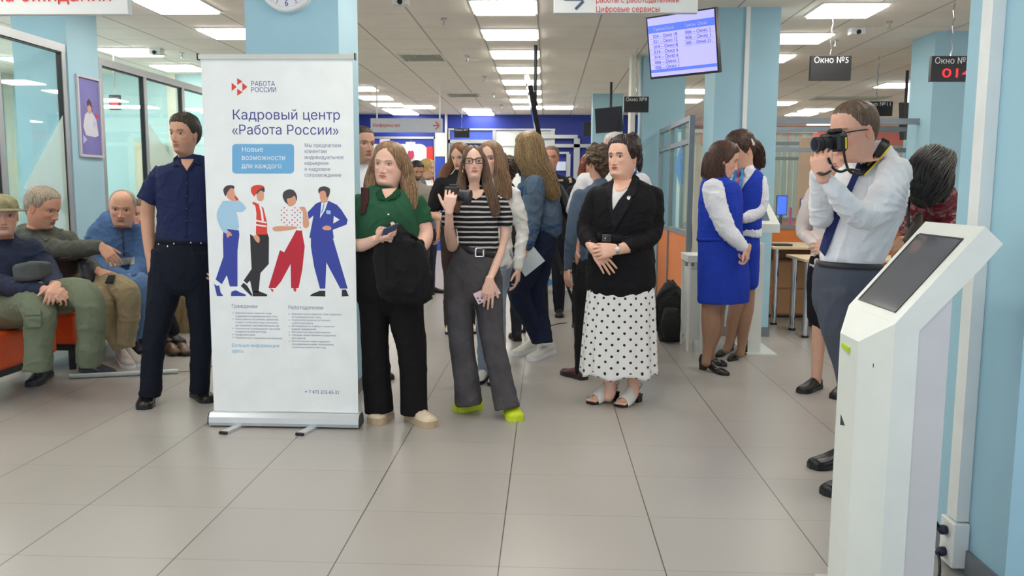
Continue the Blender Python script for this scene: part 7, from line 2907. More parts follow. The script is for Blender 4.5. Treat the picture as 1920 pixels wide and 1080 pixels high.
for pts in ([(1582, 284, -.40), (1586, 305, -.36), (1594, 322, -.36), (1614, 328, -.33)], [(1553, 296, -.44), (1562, 315, -.42), (1576, 322, -.40), (1590, 318, -.38), (1612, 320, -.33)]):
    V, F = tube_geo([(p.p(q), .0055, .0015) for q in pts], 8, 1, 6)
    MB().add(V, F).build('strap_cord', M_black, t, smooth=True)

# ================================================================== woman in denim jacket
p = Person('woman with dark blonde hair in denim jacket and navy trousers, turned away', 6.7, (1005, 665), (220, 172, 148))
h = p.head(992, 250, 313, -.0, yaw=118, pitch=8, roll=-4, o={}, wid=.95, neck=.85)
HBL = hair_mat('hair_dark_blonde', (118, 92, 62), (170, 140, 98))
h.hair_cap('hair', p.root, HBL, hz=.82, side=.50, back=-.08, thick=.06, spiky=.003)
strands(p, 'hair_length', [[(990, 262, -.05, 20, .8), (994, 285, -.08, 26, .6), (1003, 312, -.10, 24, .6), (1024, 340, -.12, 19, .5), (1043, 372, -.12, 10, .4)],
    [(978, 270, -.02, 11, 1.4), (978, 295, -.05, 12, 1.2), (990, 320, -.08, 10, .9)], [(1000, 270, .06, 18, .7), (1010, 310, .06, 22, .6), (1034, 352, .02, 16, .5)]], HBL, n=44, r=.0042, seed=8, wave=.008)
DN = fabric('denim_blue', (82, 100, 120), var=.22, weave=.5)
DNd = fabric('denim_seam', (52, 80, 116), var=.1)
torso = [(1024, 428, 0, 31, .85), (1022, 405, 0, 32, .85), (1014, 375, 0, 35, .8), (1006, 350, 0, 36, .75), (1002, 334, 0, 30, .75), (996, 322, 0, 20, .9), (994, 316, 0, 13, 1)]
jk = p.cloth('denim_jacket', [p.tube(torso, seg=26), p.tube([(1002, 345, -.14, 20), (1001, 375, -.17, 19.5), (997, 405, -.18, 18), (993, 435, -.2, 16), (989, 459, -.22, 14)])], DN, .008, 3, wr=.009, wscale=11, seed=15)
inner(p, [torso])
bj = bvh_of([jk])
conform('chest_pocket', [(972, 350), (986, 348), (987, 364), (976, 368)], bj, DNd, jk, .005, .002)
conform('hem_band', [(994, 431), (1052, 418), (1055, 424), (996, 438)], bj, DNd, jk, .006, .003)
conform('cuff', [(976, 450), (1003, 452), (1002, 461), (976, 459)], bj, DNd, jk, .005, .003)
W1 = p.p((990, 462, -.23))
p.limb([p.tube([(992, 445, -.21, 9), (990, 462, -.23, 7.5, .8)])] + p.hand(W1, (.0, -.1, -1), (.3, -1, 0), size=.17, curl=(28, 34, 38, 42), side=-1, spread=5), voxel=.005)
NJ = fabric('navy_jeans', (30, 38, 60), weave=.2)
L1 = [(1000, 470, -.06, 27, .9), (984, 510, -.08, 26), (972, 548, -.10, 21), (988, 590, -.06, 17), (1004, 625, -.0, 14), (1010, 640, .02, 14)]
L2 = [(1012, 470, .06, 28, .9), (1006, 510, .06, 26), (1002, 548, .04, 21), (1012, 590, .04, 17), (1020, 625, .0, 15), (1022, 643, -.02, 15)]
p.cloth('jeans', [p.tube([(1020, 425, 0, 28, .9), (1012, 450, 0, 32, .9), (1008, 476, 0, 34, .85)], seg=24), p.tube(L1, cap=0), p.tube(L2, cap=0)], NJ, .009, 4, wr=.006, seed=16)
inner(p, [L1, L2], .6, 1)
SW = mat('sneaker_white', (216, 212, 204), .5)
p.shoe(G(1001, 656), G(963, 668), SW, width=.095, height=.085, sole=M_pwhite, laces=M_pwhite, solh=.028)
p.shoe(G(1036, 662), G(993, 677), SW, width=.095, height=.085, sole=M_pwhite, laces=M_pwhite, solh=.028)
p.finish()
Pd = p
t = thing('papers', 'folded white papers in the hand of the woman in denim', 'paper', tuple(p.p((995, 490, -.26))))
for k, (pl, dy) in enumerate((([(1000, 462), (1022, 489), (985, 519), (970, 498)], -.25), ([(1004, 466), (1019, 491), (984, 514), (968, 494)], -.242))):
    q = [p.p((u, v, dy-.0005*i)) for i, (u, v) in enumerate(pl)]
    MB().prism(q, (0, .002, 0)).build('sheet', mat('paper_blue_white', (206, 214, 222), .7), t)
t = thing('bottle', 'short deep blue tube held in the hand of the woman in denim', 'bottle', tuple(p.p((966, 489, -.27))))
V, F = tube_geo([(p.p((952, 489, -.28)), .026, .026), (p.p((976, 488, -.27)), .026, .026)], 18, 0, 2)
b_ = MB().add(V, F).build('tube', mat('bottle_blue', (28, 44, 140), .35), t, smooth=True)
V, F = tube_geo([(p.p((950, 489, -.281)), .028, .028), (p.p((955, 489, -.281)), .028, .028)], 18, 0, 1)
MB().add(V, F).build('cap', mat('bottle_cap', (20, 30, 100), .35), t, smooth=True)
t = thing('shoulder_bag', 'black bag slung behind the woman in the denim jacket', 'bag', tuple(p.p((1062, 400, .1))))
organic('bag_body', [p.tube([(1048, 352, .12, 8, 1.5), (1056, 375, .12, 12, 1.4), (1066, 400, .12, 13, 1.4), (1074, 425, .12, 8, 1.2)])], mat('bag_black', (24, 26, 34), .5), t, .01, 3, wr=.004)
MB().tube([p.p((1046, 356, .1)), p.p((1036, 336, .02)), p.p((1024, 326, .0))], .008).build('strap', M_black, t, smooth=True)
MB().tube([p.p((1076, 408, .1)), p.p((1086, 430, .1)), p.p((1084, 446, .12))], .014).build('blue_tube', mat('bottle_blue', (28, 44, 140), .35), t, smooth=True)

# tripod behind
t = thing('tripod', 'black tripod standing behind the woman in the denim jacket', 'tripod', (.02, 7.75, 0))
ap = Vector((P(1020, 400, 7.75).x, 7.75, P(1020, 400, 7.75).z))
for gx in (G(982, 624), G(1088, 612), Vector((ap.x+.05, 8.3, 0))):
    l = MB()
    l.bar(ap, ap.lerp(gx, .5), .03, .03)
    l.bar(ap.lerp(gx, .5), gx+Vector((0, 0, .02)), .02, .02)
    lg = l.build('leg', M_black, t)
    MB().cyl(ap.lerp(gx, .5)-Vector((0, 0, .02)), (0, 0, 1), .024, .04).build('leg_lock', M_dark, lg)
    MB().cyl((gx.x, gx.y, 0), (0, 0, 1), .022, .03).build('rubber_foot', M_black, lg)
hd_ = P(968, 300, 7.75)
MB().bar(ap, (ap.x-.02, 7.75, hd_.z-.12), .03, .03).build('centre_column', M_black, t)
MB().tube([Vector((ap.x-.02, 7.75, hd_.z-.12)), Vector((hd_.x+.04, 7.7, hd_.z-.14)), Vector((hd_.x, 7.7, hd_.z))], .014).build('pan_handle', M_black, t)
t2 = thing('video_camera', 'black video camera on the tripod partly hidden by the blonde hair', 'camera', (hd_.x, 7.7, hd_.z))
MB().box(hd_.x-.03, hd_.x+.12, 7.66, 7.84, hd_.z-.12, hd_.z+.03, bev=.01).build('camera_body', M_black, t2)
MB().cyl((hd_.x+.02, 7.64, hd_.z+.02), (0, 0, 1), .02, .05).build('microphone', M_black, t2)
cable('floor_cable', 'black cable lying on the floor by the white printed counter', [G(1030, 612), G(1045, 608), G(1062, 606)], .008, M_black)

# ================================================================== seated men at left
def seat_shoe(p, h_, t_, col, sole):
    p.shoe(h_, t_, col, width=.1, height=.09, sole=sole, laces=M_pwhite if col is SW else None)


# bald man in blue jacket
p = Person('bald man in blue jacket and jeans seated on the orange bench', 6.5, (240, 640), (208, 156, 132))
h = p.head(230, 357, 422, -.18, yaw=-20, pitch=8, roll=4, nb=(224, 424, -.10), o={'lip': (168, 104, 92), 'brow': (120, 96, 84), 'browk': .5, 'beard': ((150, 126, 114), .35)}, iris=(80, 80, 80), chub=.4, wid=1.04, jaw=1.05, neck=1.1)
h.hair_cap('hair', p.root, hair_mat('hair_grey_fringe', (150, 138, 128)), hz=1.3, side=.60, back=.2, thick=.012)
BJK = fabric('blue_fleece', (72, 100, 142), var=.1)
torso = [(224, 515, .05, 52, .8), (222, 490, 0, 52, .8), (220, 460, -.04, 50, .75), (220, 435, -.06, 48, .65), (222, 418, -.08, 38, .6), (226, 408, -.09, 24, .7)]
jk = p.cloth('jacket', [p.tube(torso, seg=26), p.tube([(184, 438, -.06, 20), (176, 468, -.08, 19), (190, 496, -.14, 17), (216, 512, -.28, 14), (240, 518, -.36, 11)]), p.tube([(256, 436, -.06, 18), (262, 466, -.08, 17), (262, 494, -.14, 15), (254, 512, -.28, 13), (250, 520, -.36, 11)])], BJK, .009, 4, wr=.009, wscale=9, seed=20)
inner(p, [torso])
bk = bvh_of([jk])
conform('red_tee', [(220, 410), (238, 410), (232, 424), (228, 432), (222, 424)], bk, M_red, jk, .01, .002)
conform('chest_stripe', [(204, 486), (252, 482), (252, 496), (206, 500)], bk, fabric('fleece_grey', (150, 152, 148)), jk, .008, .003)
conform('zipper', [(228, 432), (231, 432), (234, 480), (231, 480)], bk, M_dark, jk, .008, .003)
p.limb(p.hand(p.p((244, 520, -.37)), (.8, -.3, -.5), (.2, -.9, .6), size=.185, curl=(20, 26, 30, 30), side=-1) + p.hand(p.p((254, 522, -.36)), (.5, -.3, -.6), (.4, -.9, .3), size=.18, curl=(26, 30, 34, 34), side=1) + [p.tube([(232, 516, -.33, 10), (244, 520, -.37, 9)])], voxel=.005)
JB = fabric('light_jeans', (86, 116, 156), var=.15, weave=.4)
l1 = [(206, 528, .0, 25), (226, 530, -.2, 24), (238, 534, -.38, 23), (240, 560, -.42, 20), (240, 610, -.40, 17), (242, 640, -.38, 16)]
l2 = [(238, 526, .0, 24), (252, 528, -.2, 23), (260, 534, -.34, 22), (262, 560, -.38, 19), (262, 600, -.38, 16), (262, 632, -.36, 15)]
p.cloth('jeans', [p.tube([(220, 505, .06, 46, .8), (220, 530, .05, 50, .8)]), p.tube(l1, cap=0), p.tube(l2, cap=0)], JB, .009, 4, wr=.006, seed=21)
inner(p, [l1, l2], .7, 1)
for a, b in ((G(244, 650), G(262, 664)), (G(266, 645), G(284, 658))):
    p.shoe(a, b, mat('shoe_navy', (38, 42, 58), .5), width=.1, height=.09)
p.finish()

# man in grey-green jacket
p = Person('seated grey haired man in grey-green jacket, one arm stretched out', 5.75, (150, 690), (206, 152, 126))
h = p.head(80, 352, 425, -.1, yaw=-86, pitch=16, roll=2, nb=(80, 436, -.05), o={'lip': (170, 104, 92), 'brow': (130, 112, 98), 'browk': .6, 'beard': ((160, 130, 116), .25)}, iris=(80, 80, 80), chub=.5, wid=1.0, jaw=1.1, neck=1.15)
h.hair_cap('hair', p.root, hair_mat('hair_grey_blond', (150, 132, 110), (196, 180, 158)), hz=.84, side=.62, back=.2, thick=.035, spiky=.008)
GJK = fabric('grey_green_jacket', (86, 88, 80), var=.1)
torso = [(108, 540, .12, 52, .8), (104, 515, .06, 52, .8), (96, 480, .0, 50, .75), (86, 450, -.02, 46, .65), (80, 432, -.04, 32, .7), (80, 420, -.06, 20, .9)]
jk = p.cloth('jacket', [p.tube(torso, seg=26), p.tube([(52, 440, .02, 23), (78, 458, -.1, 22), (112, 470, -.2, 20), (150, 468, -.24, 17), (186, 462, -.24, 13)], seg=18), p.tube([(128, 450, .06, 18), (152, 480, .02, 16), (170, 500, -.1, 14), (182, 508, -.16, 11)])], GJK, .009, 4, wr=.011, wscale=9, seed=22)
inner(p, [torso])
bk = bvh_of([jk])
conform('brown_tee', [(108, 486), (134, 480), (146, 505), (144, 524), (116, 528), (106, 508)], bk, fabric('brown_tee', (92, 76, 74)), jk, .012, .003)
conform('collar', [(66, 424), (82, 436), (92, 446), (86, 452), (70, 440), (60, 430)], bk, GJK, jk, .014, .006)
p.limb([p.tube([(178, 463, -.24, 11), (190, 462, -.25, 9, .8)])] + p.hand(p.p((190, 462, -.25)), (.75, -.1, -.75), (.5, -.7, .5), size=.19, curl=(22, 28, 32, 34), side=-1), voxel=.0045)
p.limb([p.tube([(176, 505, -.12, 10), (184, 509, -.18, 9, .8)])] + p.hand(p.p((184, 509, -.18)), (.8, -.2, -.35), (.1, -.6, .8), size=.18, curl=(40, 46, 50, 50), side=-1), voxel=.0045)
KH = fabric('khaki_trousers', (150, 134, 104), var=.1, weave=.25)
l1 = [(120, 545, .1, 30), (170, 538, -.05, 29), (215, 538, -.2, 27), (238, 552, -.28, 24), (242, 590, -.28, 20), (238, 630, -.28, 17), (236, 648, -.28, 16)]
l2 = [(120, 560, -.02, 30), (160, 556, -.16, 28), (188, 560, -.28, 26), (198, 590, -.26, 23), (214, 625, -.2, 18), (228, 652, -.16, 14)]
p.cloth('trousers', [p.tube([(106, 530, .12, 50, .8), (106, 556, .1, 54, .8)]), p.tube(l1, cap=0), p.tube(l2, cap=0)], KH, .009, 4, wr=.009, seed=23)
inner(p, [l1, l2], .7, 1)
SG = mat('sneaker_grey', (186, 180, 172), .6, bump=.3)
p.shoe(G(232, 668), G(264, 688), SG, width=.1, height=.095, sole=M_pwhite, laces=M_pwhite)
p.shoe(G(226, 672), G(244, 692), SG, width=.1, height=.095, sole=M_pwhite, laces=M_pwhite)
p.finish()
Pv = p
t = thing('shoulder_bag', 'black strapped bag on the lap of the man in the grey-green jacket', 'bag', tuple(p.p((163, 505, -.12))))
organic('bag_body', [p.tube([(156, 472, -.10, 10, 1.3), (162, 495, -.16, 14, 1.2), (166, 520, -.2, 13, 1.1), (170, 536, -.22, 8, 1)])], mat('bag_black', (24, 26, 34), .5), t, .008, 3, wr=.006, wscale=12)
t = thing('smartphone', 'small dark phone in the lower hand of the man in the grey-green jacket', 'phone', tuple(p.p((207, 522, -.28))))
a = p.p((203, 516, -.27))
MB().frame_box(a, Vector((.06, -.02, .005)), Vector((.0, -.05, -.045)), Vector((0, .005, -.007))).build('case', M_black, t)

# man in cap at the edge
p = Person('seated man in camouflage cap and navy jacket at the left edge of the picture', 5.2, (60, 720), (200, 152, 130))
h = p.head(4, 366, 440, -.12, yaw=-38, pitch=2, nb=(4, 452, -.06), o={'lip': (170, 110, 100), 'beard': ((156, 140, 130), .35), 'brow': (140, 128, 116), 'browk': .6}, iris=(80, 80, 80), chub=.4, wid=1.02, neck=1.1)
h.hair_cap('hair', p.root, hair_mat('hair_grey', (150, 144, 138)), hz=.88, side=.62, back=.2, thick=.02)
CPm = mat('camouflage', (132, 126, 94), .8, var=.35, scale=30)
X_, Y_, Z_, A_ = head_grid(nz=80, na=80, zlo=.2, **h.k)
d_ = Z_-(.66+.0*X_)
th_ = np.where(d_ > 0, .05+.03*np.clip(d_*4, 0, 1), -.04)
X2, Y2 = X_*(1+th_*2.6), Y_*(1+th_*2.2)
Z2 = Z_+np.clip(d_, 0, 1)*.10
V, F = grid_mesh(X2, Y2, Z2)
cap_ = MB().add(h.tw(V), F).build('cap', CPm, p.root, smooth=True)
vv = []
for i in range(13):
    a = -1.15+2.3*i/12
    for r0, zz in ((.36, .70), (.62, .655)):
        vv.append((math.sin(a)*r0*.95, math.cos(a)*r0+.06, zz-.02*abs(math.sin(a))))
ff = [(2*i, 2*i+1, 2*i+3, 2*i+2) for i in range(12)]
pk = MB().add(h.tw(np.array(vv)), ff).build('peak', CPm, cap_, smooth=True)
pk.modifiers.new('t', 'SOLIDIFY').thickness = .006
NJK = fabric('navy_jacket', (40, 46, 66), var=.1)
torso = [(30, 560, .14, 66, .75), (28, 530, .08, 64, .8), (20, 490, .02, 62, .75), (8, 462, -.02, 56, .6), (4, 446, -.04, 36, .6), (4, 436, -.06, 22, .9)]
jk = p.cloth('jacket', [p.tube(torso, seg=28), p.tube([(56, 466, .02, 23), (78, 492, .04, 21), (96, 520, -.02, 19), (100, 535, -.14, 16), (92, 543, -.24, 13)], seg=18), p.tube([(-40, 470, .0, 24), (-30, 510, -.04, 22), (0, 532, -.16, 20), (40, 540, -.26, 18), (78, 545, -.32, 14)], seg=18)], NJK, .009, 4, wr=.010, wscale=8, seed=25)
inner(p, [torso])
p.limb([p.tube([(70, 544, -.31, 12), (86, 545, -.34, 10, .8)])] + p.hand(p.p((86, 544, -.34)), (.95, -.1, -.2), (.1, -.6, .8), size=.195, curl=(34, 38, 42, 44), side=-1, spread=3), voxel=.0045)
p.limb([p.tube([(100, 536, -.2, 11), (104, 538, -.28, 9.5)])] + p.hand(p.p((106, 534, -.30)), (.25, -.8, -.5), (.4, -.1, .9), size=.19, curl=(40, 46, 50, 50), side=1, spread=3), voxel=.0045)
CG = fabric('cargo_trousers', (104, 112, 92), var=.08, weave=.25)
l1 = [(0, 585, .05, 40), (40, 575, -.12, 37), (66, 572, -.28, 33), (74, 590, -.36, 30), (74, 620, -.36, 27), (72, 660, -.36, 26), (70, 694, -.36, 25)]
l2 = [(70, 560, .0, 34), (120, 552, -.12, 32), (155, 552, -.24, 29), (170, 575, -.28, 27), (170, 620, -.26, 25), (168, 660, -.24, 24), (167, 682, -.22, 23)]
tr = p.cloth('cargo_trousers', [p.tube([(34, 545, .14, 60, .75), (34, 580, .1, 64, .75)]), p.tube(l1, cap=0), p.tube(l2, cap=0)], CG, .009, 4, wr=.010, wscale=7, seed=26)
inner(p, [l1, l2], .7, 1)
bt = bvh_of([tr])
conform('cargo_pocket', [(44, 582), (76, 580), (78, 614), (47, 616)], bt, CG, tr, .012, .006)
conform('pocket_flap', [(44, 582), (76, 580), (77, 590), (45, 592)], bt, CG, tr, .020, .004)
p.shoe(G(90, 704), G(58, 726), mat('shoe_navy', (38, 42, 58), .5), width=.11, height=.10, sole=M_dark)
p.shoe(G(156, 696), G(212, 704), mat('shoe_navy', (38, 42, 58), .5), width=.11, height=.09, sole=M_dark)
p.finish()
t = thing('waist_bag', 'dark grey waist bag across the belly of the man in the cap', 'bag', tuple(p.p((64, 505, -.3))))
organic('bag_body', [p.tube([(36, 512, -.28, 11, 1.5), (62, 508, -.31, 12, 1.6), (88, 504, -.24, 10, 1.4)], side=(0, 0, 1), power=4)], mat('waist_bag_grey', (62, 66, 66), .7), t, .008, 3, wr=.004)

# man seated behind, mostly hidden
for (lb, u, v0, Y, shirtc, pantc, hairc, knee, shoe, hid) in (
        ('person in black seated beyond the bald man, half hidden by the man in navy', 266, 374, 7.2, (28, 26, 30), (26, 28, 36), (96, 74, 58), (300, 560), (330, 646), False),
        ('person in khaki trousers seated beyond the man in navy, hidden down to one leg', 338, 372, 8.0, (60, 64, 70), (150, 132, 98), (70, 56, 46), (356, 572), (352, 668), True)):
    p = Person(lb, Y, (u, 640), (206, 156, 132))
    s_ = 7.2/Y
    h = p.head(u, v0, v0+52*s_, 0, yaw=-20, pitch=6, o={}, neck=1)
    h.hair_cap('hair', p.root, hair_mat('hair_%d_%d_%d' % hairc, hairc), hz=.82, side=.62, back=.15, thick=.04)
    v1 = v0+52*s_
    torso = [(u+2, v1+106*s_, .06, 34*s_, .7), (u+2, v1+70*s_, .0, 36*s_, .7), (u+1, v1+30*s_, 0, 38*s_, .6), (u, v1+14*s_, 0, 30*s_, .6), (u, v1+4*s_, 0, 16*s_, .9)]
    p.cloth('shirt', [p.tube(torso), p.tube([(u-32*s_, v1+28*s_, 0, 14), (u-36*s_, v1+66*s_, 0, 13), (u-14, v1+90*s_, -.2, 10)]), p.tube([(u+32*s_, v1+28*s_, 0, 14), (u+36*s_, v1+66*s_, 0, 13), (u+14, v1+90*s_, -.2, 10)])], fabric('cloth_%d_%d_%d' % shirtc, shirtc), .011, 4, wr=.006)
    inner(p, [torso])
    p.limb(p.hand(p.p((u-10, v1+92*s_, -.24)), (.8, -.5, -.2), (0, -.5, .9), size=.18, curl=35, side=-1) + p.hand(p.p((u+12, v1+92*s_, -.24)), (-.6, -.7, -.2), (0, -.5, .9), size=.18, curl=35, side=1), voxel=.006)
    kx, kv = knee
    legs = []
    for sg in (0, -22):
        legs.append([(u+8+sg, v1+112*s_, .02, 20*s_), ((u+kx)/2+sg*.6, v1+110*s_, -.2, 19*s_), (kx-6+sg, kv-22, -.36, 18*s_), (kx+sg, kv, -.4, 16*s_), (shoe[0]-4+sg, shoe[1]-26, -.36, 12*s_)])
    p.cloth('trousers', [p.tube([(u+2, v1+96*s_, .06, 34*s_, .7), (u+2, v1+118*s_, .04, 36*s_, .7)])]+[p.tube(l) for l in legs], fabric('cloth_%d_%d_%d' % pantc, pantc), .011, 4, wr=.006)
    inner(p, legs, .7, 1)
    for sg in (0, -22):
        p.shoe(G(shoe[0]-12+sg, shoe[1]-6), G(shoe[0]+(12 if not hid else 4)+sg, shoe[1]), mat('shoe_brown' if hid else 'shoe_black', (96, 70, 50) if hid else (34, 34, 38), .4), width=.1, height=.085)
    p.finish()
# ================================================================== people deeper in the hall
f = Fig('young man in white t-shirt with navy collar standing behind the banner edge', 677, 239, 5.9, face=-30, skin=(206, 158, 134))
p = f.build(top=(226, 226, 230), bottom=(50, 54, 66), hair=(66, 52, 42), sleeve='short', head_yaw=-44, hz=.84, side=.66, beard=((110, 84, 70), .2))
f = Fig('woman in black t-shirt and brown trousers, behind the girl with glasses', 862, 270, 7.9, face=-14, skin=(224, 176, 152))
p = f.build(top=(30, 28, 32), bottom=(52, 38, 36), shoes=(206, 184, 160), hair=(120, 84, 58), arms='front', sleeve='short', female=True, head_yaw=20, pitch=14, hairstyle='long', hz=.85, wide=1.12)
hair_world(p, 'hair_length', [[(p.hd.pt(-.30, .0, .6), .03, .05), (p.hd.pt(-.42, .0, .2), .04, .05), (p.hd.pt(-.55, .10, -.25), .05, .04), (p.hd.pt(-.62, .25, -.75), .045, .03), (p.hd.pt(-.60, .25, -1.0), .03, .02)]], hair_mat('hair_120_84_58', (120, 84, 58)), 26)
f = Fig('girl in white shirt and pale jeans looking out behind the girl with glasses', 922, 268, 5.85, face=12, skin=(230, 184, 162))
p = f.build(top=(228, 226, 222), bottom=(146, 160, 176), shoes=(210, 208, 204), hair=(134, 104, 78), female=True, head_yaw=20, hairstyle='long', hz=.86, arms='down', stance=.028, wr=.012)
hm = hair_mat('hair_134_104_78', (134, 104, 78))
hair_world(p, 'hair_length', [
    [(p.hd.pt(.20, .2, .85), .02, .04), (p.hd.pt(.33, .12, .5), .03, .06), (p.hd.pt(.38, .1, .1), .045, .06), (p.hd.pt(.50, .18, -.4), .055, .04), (p.hd.pt(.62, .22, -.95), .04, .02)],
    [(p.hd.pt(-.20, .2, .85), .02, .04), (p.hd.pt(-.33, .12, .5), .03, .06), (p.hd.pt(-.36, .1, .1), .04, .06), (p.hd.pt(-.40, .18, -.4), .045, .04), (p.hd.pt(-.40, .2, -.9), .03, .02)],
    [(p.hd.pt(0, -.35, .7), .07, .05), (p.hd.pt(0, -.38, .2), .09, .05), (p.hd.pt(0, -.38, -.5), .09, .04)]], hm, 30, seed=12)
f = Fig('person with curly dark hair standing far behind the girl in the white shirt', 952, 296, 7.4, face=160, skin=(200, 150, 124))
p = f.build(top=(50, 46, 44), bottom=(44, 46, 54), shoes=(34, 32, 34), hair=(58, 42, 34), hairstyle='curly', side=.5, hz=.84, stance=.05)
f = Fig('bearded dark haired man in beige-grey t-shirt far behind the woman in green', 781, 302, 10.3, face=-20, skin=(200, 150, 124))
p = f.build(top=(146, 140, 132), bottom=(66, 64, 66), hair=(40, 32, 30), beard=((40, 32, 30), .85), head_yaw=-30, pitch=22, sleeve='short', wide=1.08)
f = Fig('blonde woman in grey-blue top with white and blue scarf far behind, facing right', 799, 299, 10.8, face=-60, skin=(226, 178, 152))
p = f.build(top=(112, 112, 132), bottom=(50, 52, 70), hair=(200, 166, 104), female=True, hairstyle='long', hz=.80, head_yaw=-70)
hair_world(p, 'hair_length', [[(p.hd.pt(.25, -.1, .7), .05, .09), (p.hd.pt(.33, -.1, .3), .05, .10), (p.hd.pt(.33, -.1, -.05), .04, .08)], [(p.hd.pt(0, -.35, .7), .08, .06), (p.hd.pt(0, -.38, .3), .09, .06), (p.hd.pt(0, -.34, -.08), .08, .05)]], hair_mat('hair_200_166_104', (200, 166, 104)), 24)
ch = [o for o in COL.objects if o.parent == p.root and o.name.startswith('shirt')]
bv = bvh_of(ch)
conform('scarf', [(797, 338), (812, 338), (817, 362), (810, 372), (802, 352)], bv, M_pwhite, p.root, .03, .006)
conform('scarf_tail', [(806, 352), (817, 356), (818, 374), (808, 372)], bv, mat('far_blue', (34, 56, 160), .5), p.root, .045, .006)
f = Fig('man in dark navy short sleeved uniform standing before the glass door', 1034, 275, 9.0, face=6, skin=(206, 150, 128))
p = f.build(top=(34, 36, 50), bottom=(30, 32, 44), hair=(110, 88, 70), sleeve='short', side=.66, hz=.86, wide=1.12)
ch = [o for o in COL.objects if o.parent == p.root and o.name.startswith('shirt')]
bv = bvh_of(ch)
conform('sleeve_badge', [(1066, 334), (1071, 333), (1073, 342), (1068, 344)], bv, mat('badge_gold', (190, 170, 110), .5), p.root, .01, .002)
conform('chest_strip', [(1042, 336), (1056, 336), (1056, 340), (1042, 340)], bv, mat('badge_gold', (190, 170, 110), .5), p.root, .01, .002)
f = Fig('person in black uniform jacket with reddish hair, left of the woman in the blazer', 1104, 290, 8.2, face=-20, skin=(220, 170, 146))
p = f.build(top=(26, 26, 32), bottom=(28, 28, 34), hair=(126, 66, 44), female=True, hairstyle='long', hz=.84, wide=1.1)
hair_world(p, 'hair_length', [[(p.hd.pt(-.3, 0, .6), .03, .06), (p.hd.pt(-.36, 0, .1), .04, .06), (p.hd.pt(-.36, .05, -.3), .03, .04)], [(p.hd.pt(.3, 0, .6), .03, .06), (p.hd.pt(.36, 0, .1), .04, .06), (p.hd.pt(.36, .05, -.3), .03, .04)]], hair_mat('hair_126_66_44', (126, 66, 44)), 18)
ch = [o for o in COL.objects if o.parent == p.root and o.name.startswith('shirt')]
conform('chest_strip', [(1093, 344), (1103, 344), (1103, 349), (1093, 349)], bvh_of(ch), mat('badge_gold', (190, 170, 110), .5), p.root, .012, .002)
f = Fig('tall white-haired man in white t-shirt behind the dark haired woman in the blazer', 1152, 250, 6.7, face=-8, skin=(206, 156, 136))
p = f.build(top=(226, 226, 230), bottom=(60, 60, 68), hair=(196, 192, 188), side=.64, hz=.80, wide=1.22, sleeve='short', brow=(170, 160, 150), head_yaw=24)
# curly haired person with denim jacket
f = Fig('person with curly brown hair in denim jacket, seen from behind beside the blazer woman', 1126, 276, 6.0, face=150, skin=(214, 166, 142))
p = f.build(top=(80, 95, 114), bottom=(26, 24, 28), shoes=(78, 34, 44), hair=(84, 66, 50), hairstyle='curly', hz=.82, side=.46, wide=1.0, arms='down', stance=.075, shirt_z=.46)
# woman behind the photographer
f = Fig('woman in pale blouse and black skirt standing behind the photographer', 1578, 262, 5.65, face=40, skin=(226, 178, 154))
p = f.build(top=(226, 214, 212), bottom=(26, 25, 30), shoes=(30, 26, 28), hair=(150, 112, 84), female=True, skirt=.30, hairstyle='long', hz=.84, wide=1.05, arms='front')
# woman bending in burgundy leather jacket
p = Person('black haired person in burgundy leather jacket bending forward behind the kiosk', 4.5, (1745, 800), (196, 146, 118))
BG = mat('burgundy_leather', (104, 34, 42), .28, var=.15, scale=6, bump=.3, bscale=30)
h = p.head(1748, 300, 375, -.22, yaw=24, pitch=52, roll=10, o={}, neck=.9)
h.hair_cap('hair', p.root, hair_mat('hair_black', (20, 17, 18), (40, 36, 36)), hz=.82, side=.5, back=-.05, thick=.055)
strands(p, 'hair_length', [[(1765, 300, -.15, 22, 1.2), (1752, 325, -.30, 32, .9), (1738, 352, -.36, 32, .8), (1724, 378, -.38, 20, .6)], [(1745, 296, -.22, 26, 1.2), (1730, 320, -.34, 28, .9), (1722, 350, -.38, 22, .7)], [(1762, 315, -.1, 22, 1.2), (1765, 345, -.16, 20, .9), (1755, 372, -.2, 14, .6)]], hair_mat('hair_black', (20, 17, 18), (40, 36, 36)), n=60, r=.0035, seed=14)
torso = [(1752, 545, .1, 44, .8), (1752, 500, .08, 46, .8), (1752, 440, .04, 48, .8), (1752, 400, -.02, 46, .75), (1756, 370, -.08, 38, .7), (1756, 355, -.1, 24, .8)]
jk = p.cloth('leather_jacket', [p.tube(torso, seg=26), p.tube([(1778, 378, -.06, 22), (1790, 410, -.08, 21), (1776, 440, -.2, 18), (1748, 440, -.34, 14)], seg=16), p.tube([(1722, 385, -.08, 20), (1706, 420, -.14, 18), (1712, 448, -.28, 14)], seg=16)], BG, .008, 3, wr=.014, wscale=11, seed=30)
inner(p, [torso])
p.limb([p.tube([(1722, 446, -.3, 12), (1712, 450, -.32, 9)])] + p.hand(p.p((1712, 450, -.32)), (-.8, -.4, -.2), (0, -.7, .7), size=.17, curl=35, side=1) + p.hand(p.p((1745, 442, -.36)), (-.9, -.3, -.1), (0, -.7, .7), size=.17, curl=35, side=-1), voxel=.0055)
l1 = [(1735, 560, .1, 32), (1738, 640, .1, 26), (1738, 740, .1, 20), (1738, 800, .1, 17)]
l2 = [(1770, 560, .12, 32), (1772, 640, .12, 26), (1772, 740, .12, 20), (1772, 800, .12, 17)]
p.cloth('trousers', [p.tube([(1752, 530, .1, 44, .8), (1752, 565, .1, 46, .8)]), p.tube(l1, cap=0), p.tube(l2, cap=0)], fabric('cloth_black_p', (28, 26, 30)), .01, 4, wr=.006)
inner(p, [l1, l2], .7, 1)
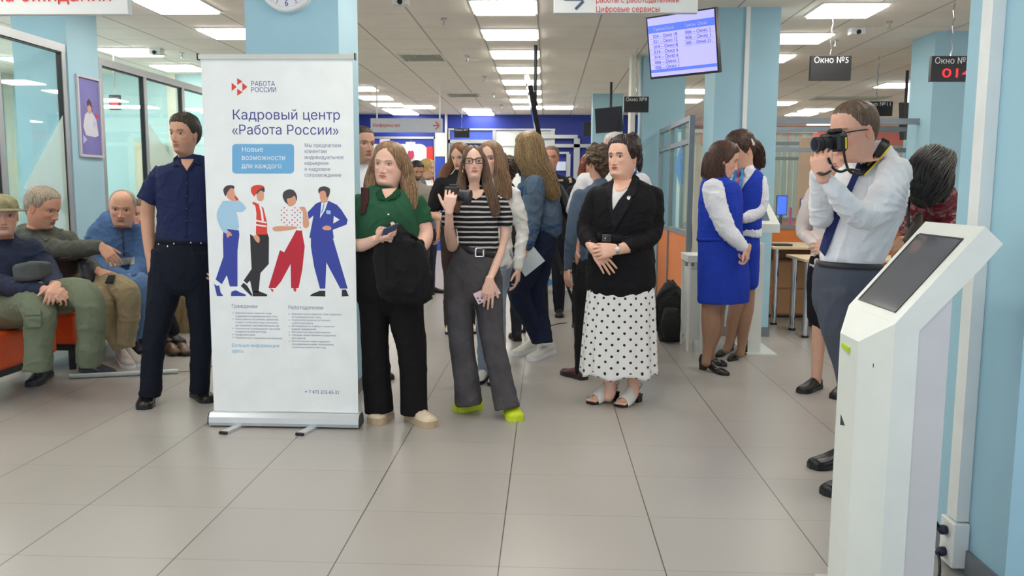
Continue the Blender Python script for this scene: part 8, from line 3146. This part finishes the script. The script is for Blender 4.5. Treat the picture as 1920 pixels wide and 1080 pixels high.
for u in (1738, 1772):
    a = p.p((u, 810, .1))
    p.shoe(Vector((a.x+.03, a.y+.06, 0)), Vector((a.x-.03, a.y-.18, 0)), SB, width=.095, height=.085)
p.finish()
t = thing('shoulder_bag', 'dark bag held under the arm of the person in the burgundy jacket', 'bag', tuple(p.p((1712, 440, -.3))))
organic('bag_body', [p.tube([(1722, 405, -.34, 8, 1), (1716, 430, -.36, 15, .8), (1712, 460, -.36, 18, .8), (1712, 485, -.36, 14, .7)])], mat('bag_umber', (64, 52, 44), .45), t, .008, 3, wr=.005)
MB().tube([p.p((1706, 446, -.37)), p.p((1702, 400, -.36)), p.p((1706, 370, -.3)), p.p((1722, 350, -.16))], .007).build('strap', M_black, t, smooth=True)

# ================================================================== backpack by the partition
t = thing('backpack', 'black backpack standing on the floor by the orange partition panels', 'backpack', (1.16, 7.5, 0))
q = Person.__new__(Person)
q.Y = 7.5
bkn = [(1257, 636, .0, 22, .6), (1257, 610, .0, 27, .7), (1257, 575, 0, 27, .7), (1257, 548, 0, 22, .65), (1257, 533, 0, 12, .7)]
MBK = mat('backpack_black', (26, 26, 28), .6, bump=.3, bscale=120)
organic('main_compartment', [q.tube(bkn, seg=26, power=2.8)], MBK, t, .009, 3, wr=.008, wscale=8)
organic('front_pocket', [q.tube([(1258, 632, -.12, 15, .5), (1258, 605, -.14, 19, .5), (1258, 582, -.12, 15, .5)], seg=22, power=2.8)], MBK, t, .008, 3, wr=.004)
for sg in (-1, 1):
    V, F = tube_geo([(q.p((1257+sg*12, 545, -.06)), .015, .006), (q.p((1257+sg*24, 560, -.10)), .018, .006), (q.p((1257+sg*27, 590, -.08)), .018, .006), (q.p((1257+sg*24, 620, -.04)), .012, .005)], 10, 1, 6)
    MB().add(V, F).build('shoulder_strap', MBK, t, smooth=True)
MB().tube([q.p((1250, 538, 0)), q.p((1253, 525, 0)), q.p((1262, 525, 0)), q.p((1265, 538, 0))], .008).build('grab_handle', MBK, t, smooth=True)
for v in (560, 590):
    MB().tube([q.p((1244, v, -.16)), q.p((1258, v-4, -.175)), q.p((1271, v, -.16))], .003).build('zip', M_dark, t, smooth=True)
